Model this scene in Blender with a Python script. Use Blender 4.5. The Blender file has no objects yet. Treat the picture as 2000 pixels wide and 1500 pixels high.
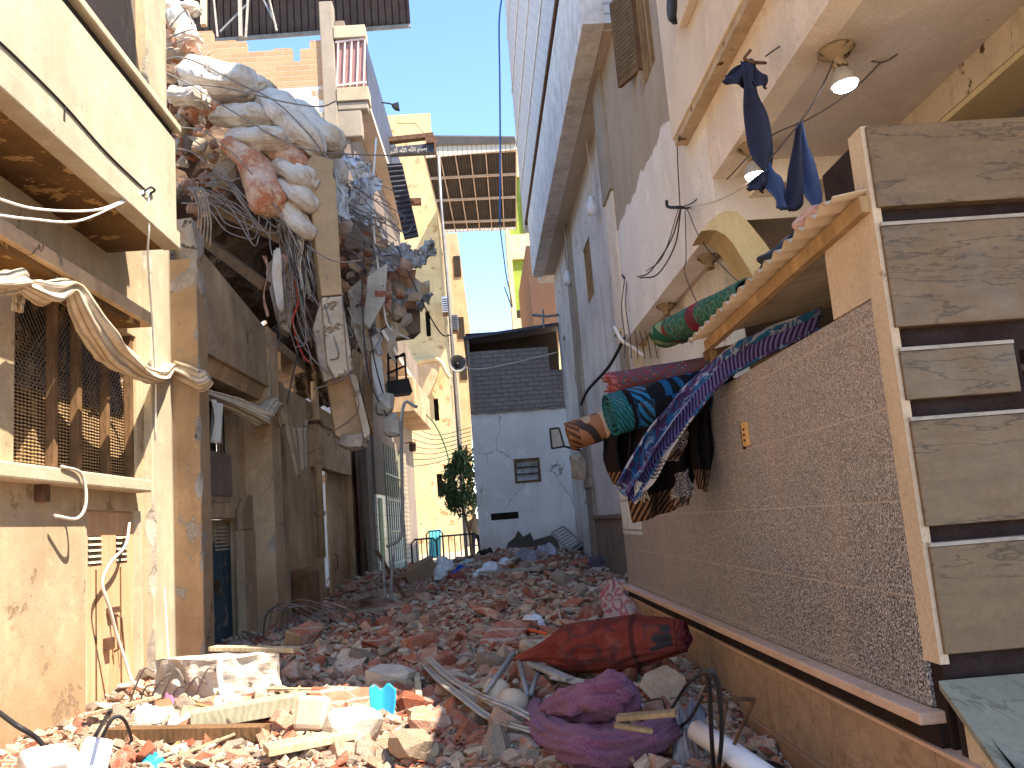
import bpy, bmesh, math, random
from mathutils import Vector, Matrix, noise
R=math.radians
# ---------- camera model (photo pixels are 2000 x 1500) ----------
F_PX=1700.0; CAM=Vector((0,0,1.6)); PITCH=math.atan(268.8/F_PX); YAW=math.atan(76.4*math.cos(PITCH)/F_PX)
CR,SR=math.cos(math.atan(.079)),math.sin(math.atan(.079))
Fv=Vector((math.sin(YAW)*math.cos(PITCH),math.cos(YAW)*math.cos(PITCH),math.sin(PITCH)))
R0=Vector((math.cos(YAW),-math.sin(YAW),0)); U0=R0.cross(Fv)
RC=R0*CR-U0*SR; UC=R0*SR+U0*CR
def ray(u,v):
    return RC*(u-1000)-UC*(v-750)+Fv*F_PX
def pX(u,v,X):
    d=ray(u,v); return CAM+d*((X-CAM.x)/d.x)
def pY(u,v,Y):
    d=ray(u,v); return CAM+d*((Y-CAM.y)/d.y)
def pZ(u,v,Z):
    d=ray(u,v); return CAM+d*((Z-CAM.z)/d.z)
def pix(p):
    d=Vector(p)-CAM; w=d.dot(Fv); return (1000+F_PX*d.dot(RC)/w, 750-F_PX*d.dot(UC)/w)
sc=bpy.context.scene; COL=sc.collection
rnd=random.Random(7); V=Vector
WL={}
def lerp(a,b,t): return a+(b-a)*t
def sst(a,b,x):
    t=max(0,min(1,(x-a)/(b-a))); return t*t*(3-2*t)
def crom(pts,k=6):
    P=[V(p) for p in pts]
    if len(P)<3: return [P[0].lerp(P[-1],i/k) for i in range(k+1)]
    Q=[P[0]*2-P[1]]+P+[P[-1]*2-P[-2]]; out=[]
    for i in range(1,len(Q)-2):
        a,b,c,d=Q[i-1:i+3]
        for j in range(k):
            t=j/k; out.append(.5*((2*b)+(c-a)*t+(2*a-5*b+4*c-d)*t*t+(3*b-a-3*c+d)*t**3))
    out.append(P[-1]); return out
class MB:
    def __init__(s): s.v=[];s.f=[];s.m=[];s.uv=[];s.c=0
    def add(s,vs,fs,uvs=None):
        o=len(s.v); s.v+=[V(p) for p in vs]
        for i,f in enumerate(fs):
            s.f.append([o+j for j in f]); s.m.append(s.c); s.uv.append(uvs[i] if uvs else None)
        return s
    def quad(s,a,b,c,d,uv=None): return s.add([a,b,c,d],[(0,1,2,3)],[uv] if uv else None)
    def hexa(s,p): # 8 points: bottom 0-3, top 4-7
        return s.add(p,[(0,3,2,1),(4,5,6,7),(0,1,5,4),(1,2,6,5),(2,3,7,6),(3,0,4,7)])
    def box(s,x0,x1,y0,y1,z0,z1):
        return s.hexa([(x0,y0,z0),(x1,y0,z0),(x1,y1,z0),(x0,y1,z0),(x0,y0,z1),(x1,y0,z1),(x1,y1,z1),(x0,y1,z1)])
    def obox(s,c,sz,rot=None,j=0,rg=rnd):
        c=V(c); M=rot if rot else Matrix.Identity(3); P=[]
        for k in range(8):
            q=V(((-.5,.5,.5,-.5)[k%4],(-.5,-.5,.5,.5)[k%4],-.5 if k<4 else .5))
            q=V((q.x*sz[0]*(1+rg.uniform(-j,j)),q.y*sz[1]*(1+rg.uniform(-j,j)),q.z*sz[2]*(1+rg.uniform(-j,j))))
            P.append(c+M@q)
        return s.hexa(P)
    def beam(s,p,q,w,h,up=(0,0,1)):
        p=V(p);q=V(q);d=(q-p);L=d.length;d.normalize();u=V(up)
        if abs(d.dot(u))>.98: u=V((1,0,0))
        x=d.cross(u).normalized(); u=x.cross(d)
        return s.obox((p+q)/2,(w,L,h),Matrix((x,d,u)).transposed())
    def tube(s,pts,r,n=6,cap=True,k=0,fl=1.0,closed=False,jit=0,up=(0,0,1),uvs=(1,1)):
        P=crom(pts,k) if k else [V(p) for p in pts]
        N=len(P); rs=r if isinstance(r,(list,tuple)) else [r]*N
        if len(rs)!=N: rs=[lerp(rs[int(i*(len(rs)-1)/(N-1))],rs[min(len(rs)-1,int(i*(len(rs)-1)/(N-1))+1)],(i*(len(rs)-1)/(N-1))%1) for i in range(N)]
        vs=[];x=None;L=0;uv=[]
        for i in range(N):
            d=(P[min(i+1,N-1)]-P[max(i-1,0)])
            if d.length<1e-9: d=V((0,0,1))
            d.normalize()
            if x is None:
                u=V(up)
                if abs(d.dot(u))>.95: u=V((1,0,0))
                x=d.cross(u).normalized()
            else: x=(x-d*x.dot(d)).normalized()
            y=x.cross(d)
            if i: L+=(P[i]-P[i-1]).length
            uv.append(L)
            for a in range(n):
                t=2*math.pi*a/n; q=rs[i]*(1+(noise.noise(P[i]*4+V((a*1.7,0,0)))*jit if jit else 0))
                vs.append(P[i]+x*math.cos(t)*q+y*math.sin(t)*q*fl)
        fs=[];us=[]
        for i in range(N-1):
            for a in range(n):
                b=(a+1)%n; fs.append((i*n+a,i*n+b,i*n+n+b,i*n+n+a))
                us.append([(a/n,uv[i]),((a+1)/n,uv[i]),((a+1)/n,uv[i+1]),(a/n,uv[i+1])])
        if cap:
            fs.append(tuple(range(n))[::-1]); fs.append(tuple((N-1)*n+a for a in range(n))); us+=[[(0,0)]*n]*2
        return s.add(vs,fs,us)
    def prism(s,poly,ext):
        n=len(poly); e=V(ext); P=[V(p) for p in poly]
        return s.add(P+[p+e for p in P],[tuple(range(n))[::-1],tuple(range(n,2*n))]+[(i,(i+1)%n,n+(i+1)%n,n+i) for i in range(n)])
    def grid(s,fn,nu,nv,cu=False):
        vs=[fn(i/nu,j/nv) for j in range(nv+1) for i in range(nu+1)]
        fs=[];us=[]
        for j in range(nv):
            for i in range(nu):
                a=j*(nu+1)+i; fs.append((a,a+1,a+nu+2,a+nu+1))
                us.append([(i/nu,j/nv),((i+1)/nu,j/nv),((i+1)/nu,(j+1)/nv),(i/nu,(j+1)/nv)])
        return s.add(vs,fs,us)
    def lathe(s,prof,c,n=20,M=None):
        c=V(c); M=M or Matrix.Identity(3); vs=[];fs=[]
        for (r,z) in prof:
            for a in range(n): t=2*math.pi*a/n; vs.append(c+M@V((r*math.cos(t),r*math.sin(t),z)))
        for i in range(len(prof)-1):
            for a in range(n): b=(a+1)%n; fs.append((i*n+a,i*n+b,i*n+n+b,i*n+n+a))
        return s.add(vs,fs)
    def rock(s,c,sz,rg,rot=None,n=14,boxy=.6):
        bm=bmesh.new(); M=rot or Matrix.Identity(3)
        for _ in range(n):
            p=V((rg.uniform(-1,1),rg.uniform(-1,1),rg.uniform(-1,1))); m=max(abs(p.x),abs(p.y),abs(p.z)); p=p/m
            p=p*boxy+p.normalized()*(1-boxy); p*=rg.uniform(.8,1)
            bm.verts.new(M@V((p.x*sz[0]/2,p.y*sz[1]/2,p.z*sz[2]/2)))
        bmesh.ops.convex_hull(bm,input=bm.verts[:])
        bm.verts.index_update(); used=[v for v in bm.verts if v.link_faces]; ix={v:i for i,v in enumerate(used)}
        s.add([V(c)+v.co for v in used],[[ix[v] for v in f.verts] for f in bm.faces]); bm.free(); return s
    def panel(s,mp,u0,u1,z0,z1,holes=(),th=.25,back=True,rim=True):
        us=sorted({u0,u1,*[h[0] for h in holes],*[h[1] for h in holes]}); zs=sorted({z0,z1,*[h[2] for h in holes],*[h[3] for h in holes]})
        us=[u for u in us if u0<=u<=u1]; zs=[z for z in zs if z0<=z<=z1]
        for a,b in zip(us,us[1:]):
            for c,d in zip(zs,zs[1:]):
                if any(h[0]<=(a+b)/2<=h[1] and h[2]<=(c+d)/2<=h[3] for h in holes): continue
                s.quad(mp(a,c,0),mp(b,c,0),mp(b,d,0),mp(a,d,0))
                if back: s.quad(mp(b,c,-th),mp(a,c,-th),mp(a,d,-th),mp(b,d,-th))
        def ring(a,b,c,d,fl):
            for p,q in (((a,c),(b,c)),((b,c),(b,d)),((b,d),(a,d)),((a,d),(a,c))):
                if fl: p,q=q,p
                s.quad(mp(p[0],p[1],0),mp(q[0],q[1],0),mp(q[0],q[1],-th),mp(p[0],p[1],-th))
        for h in holes: ring(*h,False)
        if rim: ring(u0,u1,z0,z1,True)
        return s
    def lump(s,amp,scale,seed=0):
        o=V((seed*7.1,seed*3.3,seed*1.7))
        s.v=[p+V((noise.noise(p*scale+o),noise.noise(p*scale+o+V((31,0,0))),noise.noise(p*scale+o+V((0,57,0)))))*amp for p in s.v]; return s
    def build(s,name,mats,parent=None,smooth=False,bevel=0,solid=0,sub=0,origin=None):
        if not isinstance(mats,(list,tuple)): mats=[mats]
        lo=V([min(p[i] for p in s.v) for i in range(3)]); hi=V([max(p[i] for p in s.v) for i in range(3)])
        c=V(origin) if origin is not None else (V(((lo.x+hi.x)/2,(lo.y+hi.y)/2,lo.z)))
        me=bpy.data.meshes.new(name); me.from_pydata([p-c for p in s.v],[],s.f)
        for m in mats: me.materials.append(m)
        me.polygons.foreach_set('material_index',s.m)
        if smooth: me.polygons.foreach_set('use_smooth',[True]*len(s.f))
        if any(s.uv):
            ul=me.uv_layers.new(name='UVMap'); d=[]
            for f,u in zip(s.f,s.uv):
                for k in range(len(f)): d+=list(u[k]) if u and k<len(u) else [0,0]
            ul.data.foreach_set('uv',d)
        me.update()
        o=bpy.data.objects.new(name,me); COL.objects.link(o); WL[o]=c
        if parent: o.parent=parent; o.location=c-WL[parent]
        else: o.location=c
        if bevel:
            b=o.modifiers.new('b','BEVEL'); b.width=bevel; b.segments=2; b.limit_method='ANGLE'; b.angle_limit=R(40)
        if solid:
            b=o.modifiers.new('s','SOLIDIFY'); b.thickness=solid; b.offset=0
        if sub:
            b=o.modifiers.new('u','SUBSURF'); b.levels=sub; b.render_levels=sub
        return o
def tag(o,label,cat,group=None):
    o['label']=label; o['category']=cat
    if group: o['group']=group
    return o
def T(name,label,cat,loc,group=None):
    o=bpy.data.objects.new(name,None); COL.objects.link(o); o.location=loc; WL[o]=V(loc); o.empty_display_size=.1
    return tag(o,label,cat,group)
def S(name,label,cat,mb,mats,group=None,**k): return tag(mb.build(name,mats,**k),label,cat,group)
def K(o,kind): o['kind']=kind; return o
def xw(X):   # mapping for a wall in plane x=X facing +x : (u=y, z, depth)
    return lambda u,z,d: V((X+d,u,z))
def xwn(X): return lambda u,z,d: V((X-d,u,z))
def yw(Y): return lambda u,z,d: V((u,Y-d,z))
def YY(pts): return [pY(u,v,y) for u,v,y in pts]
def rotm(a,b,c): return Matrix.Rotation(c,3,'Z')@Matrix.Rotation(b,3,'Y')@Matrix.Rotation(a,3,'X')

def chipped(x0,x1,y0,y1,z0,z1,seed,amp=.22,base=.012):
    m=MB(); N_=int((z1-z0)/.06); o=seed*3.7
    rows=[]
    for i in range(N_+1):
        z=lerp(z0,z1,i/N_); c=base+max(0,noise.noise(V((z*2.3,o,0)))-.12)*amp+max(0,noise.noise(V((z*9,o,4))))*.02; d=base+max(0,noise.noise(V((z*2.1,o,9)))-.15)*amp+max(0,noise.noise(V((z*8,o,2))))*.02
        rows.append([(x0,y0,z),(x1-c,y0,z),(x1-c*.45,y0+d*.35,z),(x1,y0+d,z),(x1,y1,z),(x0,y1,z)])
    for a,b in zip(rows,rows[1:]):
        for k in range(5):
            m.c=1 if k in (1,2) and (a[3][1]-y0>base+.025 or x1-a[1][0]>base+.03) else 0
            m.quad(a[k],a[k+1],b[k+1],b[k])
    m.c=0; m.add(rows[-1],[tuple(range(6))]); return m
class N:
    def __init__(s,name,rough=.85,spec=.3):
        s.m=bpy.data.materials.new(name); s.m.use_nodes=True; s.t=s.m.node_tree; s.b=s.t.nodes['Principled BSDF']
        s.b.inputs['Roughness'].default_value=rough; s.b.inputs['Specular IOR Level'].default_value=spec
        s.g=None
    def n(s,ty,**k):
        x=s.t.nodes.new('ShaderNode'+ty)
        for a,b in k.items(): setattr(x,a,b)
        return x
    def put(s,sock,v):
        if isinstance(v,bpy.types.NodeSocket): s.t.links.new(v,sock)
        elif isinstance(v,(tuple,list)) and len(v)==3 and sock.type=='RGBA': sock.default_value=(*v,1)
        else: sock.default_value=v
    def pos(s):
        if s.g is None: s.g=s.n('NewGeometry').outputs['Position']
        return s.g
    def obj(s): return s.n('TexCoord').outputs['Object']
    def uv(s): return s.n('TexCoord').outputs['UV']
    def map(s,v,sc=(1,1,1),loc=(0,0,0),rot=(0,0,0)):
        x=s.n('Mapping'); s.put(x.inputs[0],v); x.inputs['Scale'].default_value=sc; x.inputs['Location'].default_value=loc; x.inputs['Rotation'].default_value=rot; return x.outputs[0]
    def noise(s,v,scale,det=4,rough=.55,dist=0):
        x=s.n('TexNoise'); s.put(x.inputs['Vector'],v); x.inputs['Scale'].default_value=scale; x.inputs['Detail'].default_value=det; x.inputs['Roughness'].default_value=rough; x.inputs['Distortion'].default_value=dist; return x.outputs[0]
    def vor(s,v,scale,feat='F1',out='Distance',rand=1):
        x=s.n('TexVoronoi',feature=feat); s.put(x.inputs['Vector'],v); x.inputs['Scale'].default_value=scale; x.inputs['Randomness'].default_value=rand; return x.outputs[out]
    def ma(s,op,a,b=0,c=0):
        x=s.n('Math',operation=op); s.put(x.inputs[0],a); s.put(x.inputs[1],b); s.put(x.inputs[2],c); return x.outputs[0]
    def st(s,v,a,b,lo=0,hi=1):
        x=s.n('MapRange'); x.clamp=True; s.put(x.inputs[0],v); s.put(x.inputs[1],a); s.put(x.inputs[2],b); s.put(x.inputs[3],lo); s.put(x.inputs[4],hi); return x.outputs[0]
    def mix(s,f,a,b,mode='MIX'):
        x=s.n('Mix',data_type='RGBA',blend_type=mode); s.put(x.inputs[0],f); s.put(x.inputs[6],a); s.put(x.inputs[7],b); return x.outputs[2]
    def ramp(s,f,st,interp='LINEAR'):
        x=s.n('ValToRGB'); s.put(x.inputs[0],f); e=x.color_ramp.elements; x.color_ramp.interpolation=interp
        while len(e)<len(st): e.new(.5)
        for q,(p,c) in zip(e,st): q.position=p; q.color=(*c,1)
        return x.outputs[0]
    def sep(s,v):
        x=s.n('SeparateXYZ'); s.put(x.inputs[0],v); return x.outputs
    def comb(s,a,b=0,c=0):
        x=s.n('CombineXYZ'); s.put(x.inputs[0],a); s.put(x.inputs[1],b); s.put(x.inputs[2],c); return x.outputs[0]
    def bump(s,h,st=.4,d=.02,nrm=None):
        x=s.n('Bump'); x.inputs['Strength'].default_value=st; x.inputs['Distance'].default_value=d; s.put(x.inputs['Height'],h)
        if nrm: s.put(x.inputs['Normal'],nrm)
        s.put(s.b.inputs['Normal'],x.outputs[0]); return x.outputs[0]
    def col(s,c): s.put(s.b.inputs['Base Color'],c); return s
    def rnd(s): return s.n('ObjectInfo').outputs['Random']
def mul(c,k): return tuple(min(1,x*k) for x in c)
def plaster(name,base,dark=.7,light=1.15,chip=None,ct=.66,crack=False,streak=.4,bump=.35,rough=.9,sc=1.,obj=False,dirt=None,dz=None,paintz=None):
    n=N(name,rough,.2); p=n.obj() if obj else n.pos()
    a=n.noise(p,.7*sc,7,.62); b=n.ma('ADD',n.ma('MULTIPLY',n.noise(n.map(p,(2.4,2.4,.32)),1.3*sc,8,.68,.4),.6),n.ma('MULTIPLY',n.noise(p,.9*sc,6),.4)); f=n.noise(p,55*sc,3,.6)
    b0=base
    if paintz:
        z=n.sep(p)[2]; zz=n.ma('ADD',z,n.ma('MULTIPLY',n.ma('SUBTRACT',n.noise(p,2.5,5),.5),.35)); b0=n.mix(n.st(zz,paintz[0]-.015,paintz[0]+.015),base,paintz[1])
    c=n.mix(n.st(a,.36,.64),n.mix(1,b0,(dark,dark*.98,dark*.95),'MULTIPLY'),n.mix(1,b0,(light,light*.99,light*.96),'MULTIPLY'))
    c=n.mix(n.st(b,.49,.63,0,streak),c,n.mix(1,b0,dirt or (.5,.42,.34),'MULTIPLY'))
    c=n.mix(n.st(f,.42,.72,0,.38),c,n.mix(1,b0,(.55,.5,.45),'MULTIPLY')); g_=n.noise(p,11*sc,9,.72); c=n.mix(n.st(g_,.62,.67,0,.6),c,n.mix(1,b0,(.35,.29,.23),'MULTIPLY')); c=n.mix(n.st(n.noise(p,2.3*sc,8,.7),.56,.62,0,.35),c,n.mix(1,b0,(1.2,1.17,1.12),'MULTIPLY'))
    h=n.ma('ADD',n.ma('MULTIPLY',f,.35),n.ma('MULTIPLY',n.noise(p,9*sc,5),.65))
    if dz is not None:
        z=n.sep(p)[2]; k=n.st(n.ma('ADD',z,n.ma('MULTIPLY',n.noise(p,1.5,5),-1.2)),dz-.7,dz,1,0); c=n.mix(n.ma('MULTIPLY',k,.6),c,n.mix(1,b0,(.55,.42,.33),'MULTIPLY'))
    if chip:
        q=n.noise(p,1.5*sc,8,.68,.3); k=n.st(q,ct,ct+.012); c=n.mix(k,c,n.mix(n.st(n.noise(p,30,4),.35,.65),mul(chip,.6),chip))
        h=n.ma('SUBTRACT',h,n.ma('MULTIPLY',k,.8))
        e=n.ma('MULTIPLY',n.st(q,ct-.02,ct),n.ma('SUBTRACT',1,k)); c=n.mix(n.ma('MULTIPLY',e,.25),c,mul(chip,.35))
    if crack:
        w=n.map(p,(1,1,1)); d=n.mix(.30,w,n.n('TexNoise').outputs[1]); tn=[x for x in n.t.nodes if x.type=='TEX_NOISE'][-1]; n.put(tn.inputs['Vector'],p); tn.inputs['Scale'].default_value=2.2; tn.inputs['Detail'].default_value=9; tn.inputs['Roughness'].default_value=.65
        v=n.vor(d,.75*sc,'DISTANCE_TO_EDGE'); k=n.ma('MULTIPLY',n.st(v,.002,.006,1,0),n.st(n.noise(p,.55,2),.55,.62)); c=n.mix(n.ma('MULTIPLY',k,.8),c,(.06,.045,.03)); h=n.ma('SUBTRACT',h,k)
    n.col(c); n.bump(h,bump,.015); return n.m
def flat(name,c,rough=.7,var=.25,sc=6,bump=.15,metal=0,spec=.3,dirt=None,dt=.55,obj=True,ior=None):
    n=N(name,rough,spec); p=n.obj() if obj else n.pos(); a=n.noise(p,sc,6,.6); r=n.rnd()
    k=n.mix(n.st(a,.3,.7),mul(c,1-var),mul(c,1+var*.6))
    if dirt: k=n.mix(n.st(n.noise(p,sc*.8+1.3,7,.65),dt,dt+.1),k,dirt)
    n.col(k); n.b.inputs['Metallic'].default_value=metal
    if bump: n.bump(n.noise(p,sc*6,4),bump,.01)
    return n.m
def bricks(name,c1,c2,mortar,rough=.9,row=.075,w=.24,ms=.01,bump=.8,paint=None,pt=None,dust=None,obj=False,wob=.02):
    n=N(name,rough,.2); p=n.obj() if obj else n.pos(); s=n.sep(p); v=n.comb(n.ma('ADD',s[0],s[1]),s[2],0)
    wv=n.mix(wob,v,n.noise(p,2.3,3)); x=n.n('TexNoise'); n.put(x.inputs['Vector'],p); x.inputs['Scale'].default_value=5
    wv=n.mix(wob,v,x.outputs[1],'ADD')
    b=n.n('TexBrick'); n.put(b.inputs['Vector'],wv); b.inputs['Scale'].default_value=1; b.inputs['Brick Width'].default_value=w; b.inputs['Row Height'].default_value=row; b.inputs['Mortar Size'].default_value=ms; b.inputs['Mortar Smooth'].default_value=.3; b.inputs['Bias'].default_value=0
    n.put(b.inputs['Color1'],c1); n.put(b.inputs['Color2'],c2); n.put(b.inputs['Mortar'],mortar)
    c=n.mix(n.st(n.noise(p,14,5),.3,.75,0,.45),b.outputs[0],mul(c1,.5)); h=n.ma('SUBTRACT',n.ma('MULTIPLY',n.noise(p,22,5),.4),b.outputs[1])
    if paint:
        q=n.noise(p,1.1,7,.62)
        c=n.mix(n.st(q,pt or .5,(pt or .5)+.03,0,.93),c,n.mix(n.st(n.noise(p,5,5),.3,.7),mul(paint,.8),paint))
    if dust: c=n.mix(n.st(n.noise(p,2.5,6),.45,.7,0,.6),c,dust)
    n.col(c); n.bump(h,bump,.012); return n.m
def rubblem(name,c,c2,dust,hole=False):
    n=N(name,.92,.15); p=n.obj(); q=n.pos(); r=n.rnd()
    k=n.mix(n.st(n.noise(q,7,6,.65),.3,.7),c,c2); k=n.mix(n.st(n.noise(q,5,7,.75),.49,.60,0,.7),k,dust); k=n.mix(.06,k,(.30,.20,.14)); k=n.mix(n.st(r,.3,1,0,.6),k,mul(c,.4)); k=n.mix(n.st(n.noise(q,60,3),.4,.7,0,.35),k,mul(c,.35))
    h=n.ma('ADD',n.noise(q,25,6,.7),n.noise(q,90,3))
    if hole:
        v=n.vor(n.map(p,(1,1,1)),26,'F1','Distance',.15); d=n.ma('MULTIPLY',n.st(v,.20,.25,1,0),n.st(n.noise(q,3.5,2),.5,.56)); k=n.mix(d,k,mul(c,.15)); h=n.ma('SUBTRACT',h,n.ma('MULTIPLY',d,2))
    n.col(k); n.bump(h,.7,.012); return n.m
def wood(name,c,dark=.5,obj=True,sc=1.):
    n=N(name,.8,.2); p=n.obj() if obj else n.pos(); a=n.noise(n.map(p,(3*sc,3*sc,3*sc)),2,6,.65); s=n.sep(p)
    g=n.n('TexWave',wave_type='BANDS'); n.put(g.inputs['Vector'],n.map(p,(9*sc,9*sc,9*sc))); g.inputs['Distortion'].default_value=9; g.inputs['Detail'].default_value=4; g.inputs['Scale'].default_value=.7
    k=n.mix(n.st(a,.3,.7),mul(c,dark),c); k=n.mix(n.ma('MULTIPLY',g.outputs[1],.35),k,mul(c,.45)); n.col(k); n.bump(n.ma('ADD',g.outputs[1],a),.3,.006); return n.m
def marble(name,c,vein,vs=3.,sc=1.,rough=.45,tz=None,jl=None,ax=0):
    n=N(name,rough,.35); p=n.pos(); s=n.sep(p); h=n.ma('ADD',s[0],s[1])
    q=n.comb(n.ma('MULTIPLY',h,1.1*sc),0,n.ma('MULTIPLY',s[2],vs*sc)) if ax==0 else n.map(p,(1.5*sc,vs*sc,1.5*sc))
    a=n.noise(q,1.7,7,.6,.25); l=n.st(n.ma('ABSOLUTE',n.ma('SUBTRACT',a,.5)),.0,.014,1,0); l2=n.st(n.ma('ABSOLUTE',n.ma('SUBTRACT',a,.41)),.0,.008,1,0)
    k=n.mix(n.st(n.noise(q,4,7,.7),.3,.7),mul(c,.72),mul(c,1.18)); k=n.mix(n.st(n.noise(p,45,3),.4,.75,0,.3),k,mul(c,.5)); k=n.mix(n.ma('MULTIPLY',n.ma('MAXIMUM',l,l2),.7),k,vein)
    if tz:
        d=n.ma('ABSOLUTE',n.ma('SUBTRACT',n.ma('FRACT',n.ma('DIVIDE',h,tz)),.5)); k=n.mix(n.st(d,.494,.497,0,.6),k,mul(vein,.6))
    n.col(k); n.put(n.b.inputs['Roughness'],n.st(n.noise(p,6,5),.3,.7,rough-.1,rough+.2)); n.bump(n.noise(p,30,4),.08,.004); return n.m
# ---- palette
OCH=(.56,.36,.16)
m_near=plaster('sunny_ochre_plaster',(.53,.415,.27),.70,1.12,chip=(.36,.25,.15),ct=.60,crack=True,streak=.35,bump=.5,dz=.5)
m_pill=plaster('orange_ochre_plaster',(.50,.335,.19),.68,1.15,chip=(.42,.36,.29),ct=.60,crack=True,streak=.3,bump=.4)
m_balc=plaster('cream_plaster',(.53,.455,.335),.76,1.08,streak=.35,bump=.4,dirt=(.62,.55,.45))
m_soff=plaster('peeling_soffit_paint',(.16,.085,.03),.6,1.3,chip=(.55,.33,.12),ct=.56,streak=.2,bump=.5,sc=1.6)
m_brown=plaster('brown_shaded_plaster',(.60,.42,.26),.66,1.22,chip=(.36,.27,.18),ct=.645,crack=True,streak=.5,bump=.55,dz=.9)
m_brown2=plaster('dark_brown_plaster',(.46,.325,.205),.64,1.25,chip=(.37,.29,.2),ct=.61,crack=True,streak=.5,bump=.5)
m_greyup=plaster('grey_brown_plaster',(.24,.19,.155),.8,1.1,crack=True,streak=.2,bump=.3)
m_peach=plaster('cream_peach_facade',(.80,.70,.58),.86,1.06,streak=.3,bump=.2,dirt=(.75,.62,.5),paintz=None)
m_far=plaster('white_and_grey_facade',(.84,.79,.73),.92,1.05,streak=.3,bump=.25,dirt=(.6,.5,.42),paintz=(5.66,(.42,.345,.265)))
m_grey=plaster('grey_cement',(.36,.31,.25),.8,1.15,streak=.35,bump=.4,chip=(.45,.3,.18),ct=.71)
m_ceil=plaster('grey_soffit_plaster',(.60,.52,.45),.9,1.06,streak=.1,bump=.35,sc=1.5)
m_dirtband=plaster('dirty_beam_plaster',(.54,.43,.30),.85,1.1,chip=(.10,.05,.02),ct=.62,streak=.3,bump=.4,sc=2.2)
m_arch=plaster('yellow_arch_plaster',(.58,.455,.26),.85,1.08,streak=.25,bump=.2)
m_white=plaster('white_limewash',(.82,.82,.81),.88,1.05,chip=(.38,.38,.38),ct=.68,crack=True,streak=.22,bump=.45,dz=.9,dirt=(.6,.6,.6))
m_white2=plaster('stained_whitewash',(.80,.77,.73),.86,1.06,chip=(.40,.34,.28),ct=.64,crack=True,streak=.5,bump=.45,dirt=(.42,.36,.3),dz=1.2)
m_stucco=plaster('pitted_white_stucco',(.78,.76,.75),.8,1.15,chip=(.10,.09,.08),ct=.66,streak=.2,bump=.7,sc=5)
m_conc=plaster('broken_concrete',(.42,.37,.31),.65,1.25,chip=(.16,.12,.09),ct=.6,streak=.2,bump=1.,sc=3.2,obj=True)
m_concl=plaster('pale_concrete',(.56,.51,.44),.7,1.2,chip=(.2,.15,.1),ct=.64,streak=.2,bump=.9,sc=3,obj=True)
m_slaby=plaster('ochre_slab_plaster',(.47,.35,.22),.76,1.12,chip=(.5,.46,.4),ct=.66,streak=.25,bump=.45,obj=True)
m_slabw=plaster('flaking_slab_plaster',(.60,.54,.44),.7,1.12,chip=(.30,.22,.14),ct=.56,streak=.3,bump=.8,sc=2,obj=True)
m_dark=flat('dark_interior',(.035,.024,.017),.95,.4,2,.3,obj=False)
m_debris=plaster('dark_debris',(.12,.08,.055),.5,1.6,chip=(.28,.17,.10),ct=.58,streak=.4,bump=1.,sc=3)
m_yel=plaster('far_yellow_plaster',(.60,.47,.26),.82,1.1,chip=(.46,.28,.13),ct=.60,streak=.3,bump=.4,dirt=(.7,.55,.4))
m_yels=plaster('far_yellow_shade_side',(.36,.29,.18),.8,1.1,streak=.4,bump=.3)  # darker copy of the yellow plaster, the side wall's shade put into its colour
m_orange=plaster('far_orange_plaster',(.56,.39,.23),.85,1.1,streak=.4,bump=.3)
m_tower=plaster('far_pale_yellow',(.72,.62,.36),.88,1.06,streak=.3,bump=.2)
m_lime=plaster('lime_green_paint',(.28,.36,.06),.8,1.15,streak=.5,bump=.2)
m_peachb=bricks('peach_brick',(.55,.30,.17),(.50,.26,.15),(.42,.28,.19))
m_brick=bricks('bare_brick_wall',(.58,.34,.19),(.50,.27,.15),(.46,.37,.27),row=.17,w=.52,ms=.018)
m_brickw=bricks('painted_brick_wall',(.58,.34,.19),(.50,.27,.15),(.5,.42,.33),row=.17,w=.52,ms=.018,paint=(.76,.76,.77),pt=.36)
m_brickg=bricks('grey_shed_brick',(.27,.23,.20),(.33,.28,.24),(.18,.155,.135),row=.12,w=.34,ms=.014)
m_brickb=bricks('blue_white_brick',(.66,.66,.69),(.72,.72,.74),(.40,.40,.41),row=.15,w=.42,ms=.016)
m_metal=flat('weathered_zinc',(.30,.29,.28),.55,.3,3,.1,.6)
m_tin=flat('dark_tin_roof',(.075,.075,.095),.6,.3,2,.1,.2,obj=False)
m_tinb=flat('brown_tin_roof',(.05,.042,.04),.7,.3,2,.1,0,obj=False)
m_rust=flat('rusty_steel',(.16,.085,.05),.7,.5,8,.3,.5)
m_rebar=flat('steel_bar',(.27,.235,.21),.55,.35,9,.2,.55,dirt=(.22,.10,.05),dt=.58)
m_black=flat('black_rubber',(.018,.018,.02),.55,.2,5,.1)
m_wire=flat('pale_wire',(.58,.52,.43),.6,.2,5,0)
m_wirew=flat('white_wire',(.8,.77,.7),.5,.1,5,0)
m_wired=flat('dark_wire',(.07,.055,.05),.6,.2,5,0)
m_pvc=flat('white_plastic',(.72,.72,.74),.35,.1,2,.05,dirt=(.42,.36,.3),dt=.62)
m_cream=flat('cream_plastic',(.66,.55,.36),.5,.15,3,.1,dirt=(.4,.26,.14),dt=.62)
m_blue=flat('sky_blue_plastic',(.03,.36,.62),.4,.2,4,.05,dirt=(.3,.33,.33),dt=.66)
m_planks=wood('tan_timber',(.46,.29,.14)); m_plankw=wood('grey_timber',(.50,.45,.38)); m_plankd=wood('brown_timber',(.22,.125,.06))
m_plankl=wood('light_timber',(.66,.52,.33))
m_red=rubblem('red_brick_rubble',(.30,.085,.045),(.42,.155,.09),(.58,.44,.34))
m_redh=rubblem('perforated_brick_rubble',(.36,.11,.06),(.46,.17,.09),(.55,.40,.30),True)
m_pink=rubblem('dusty_brick_rubble',(.44,.23,.15),(.55,.32,.22),(.62,.50,.40))
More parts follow.
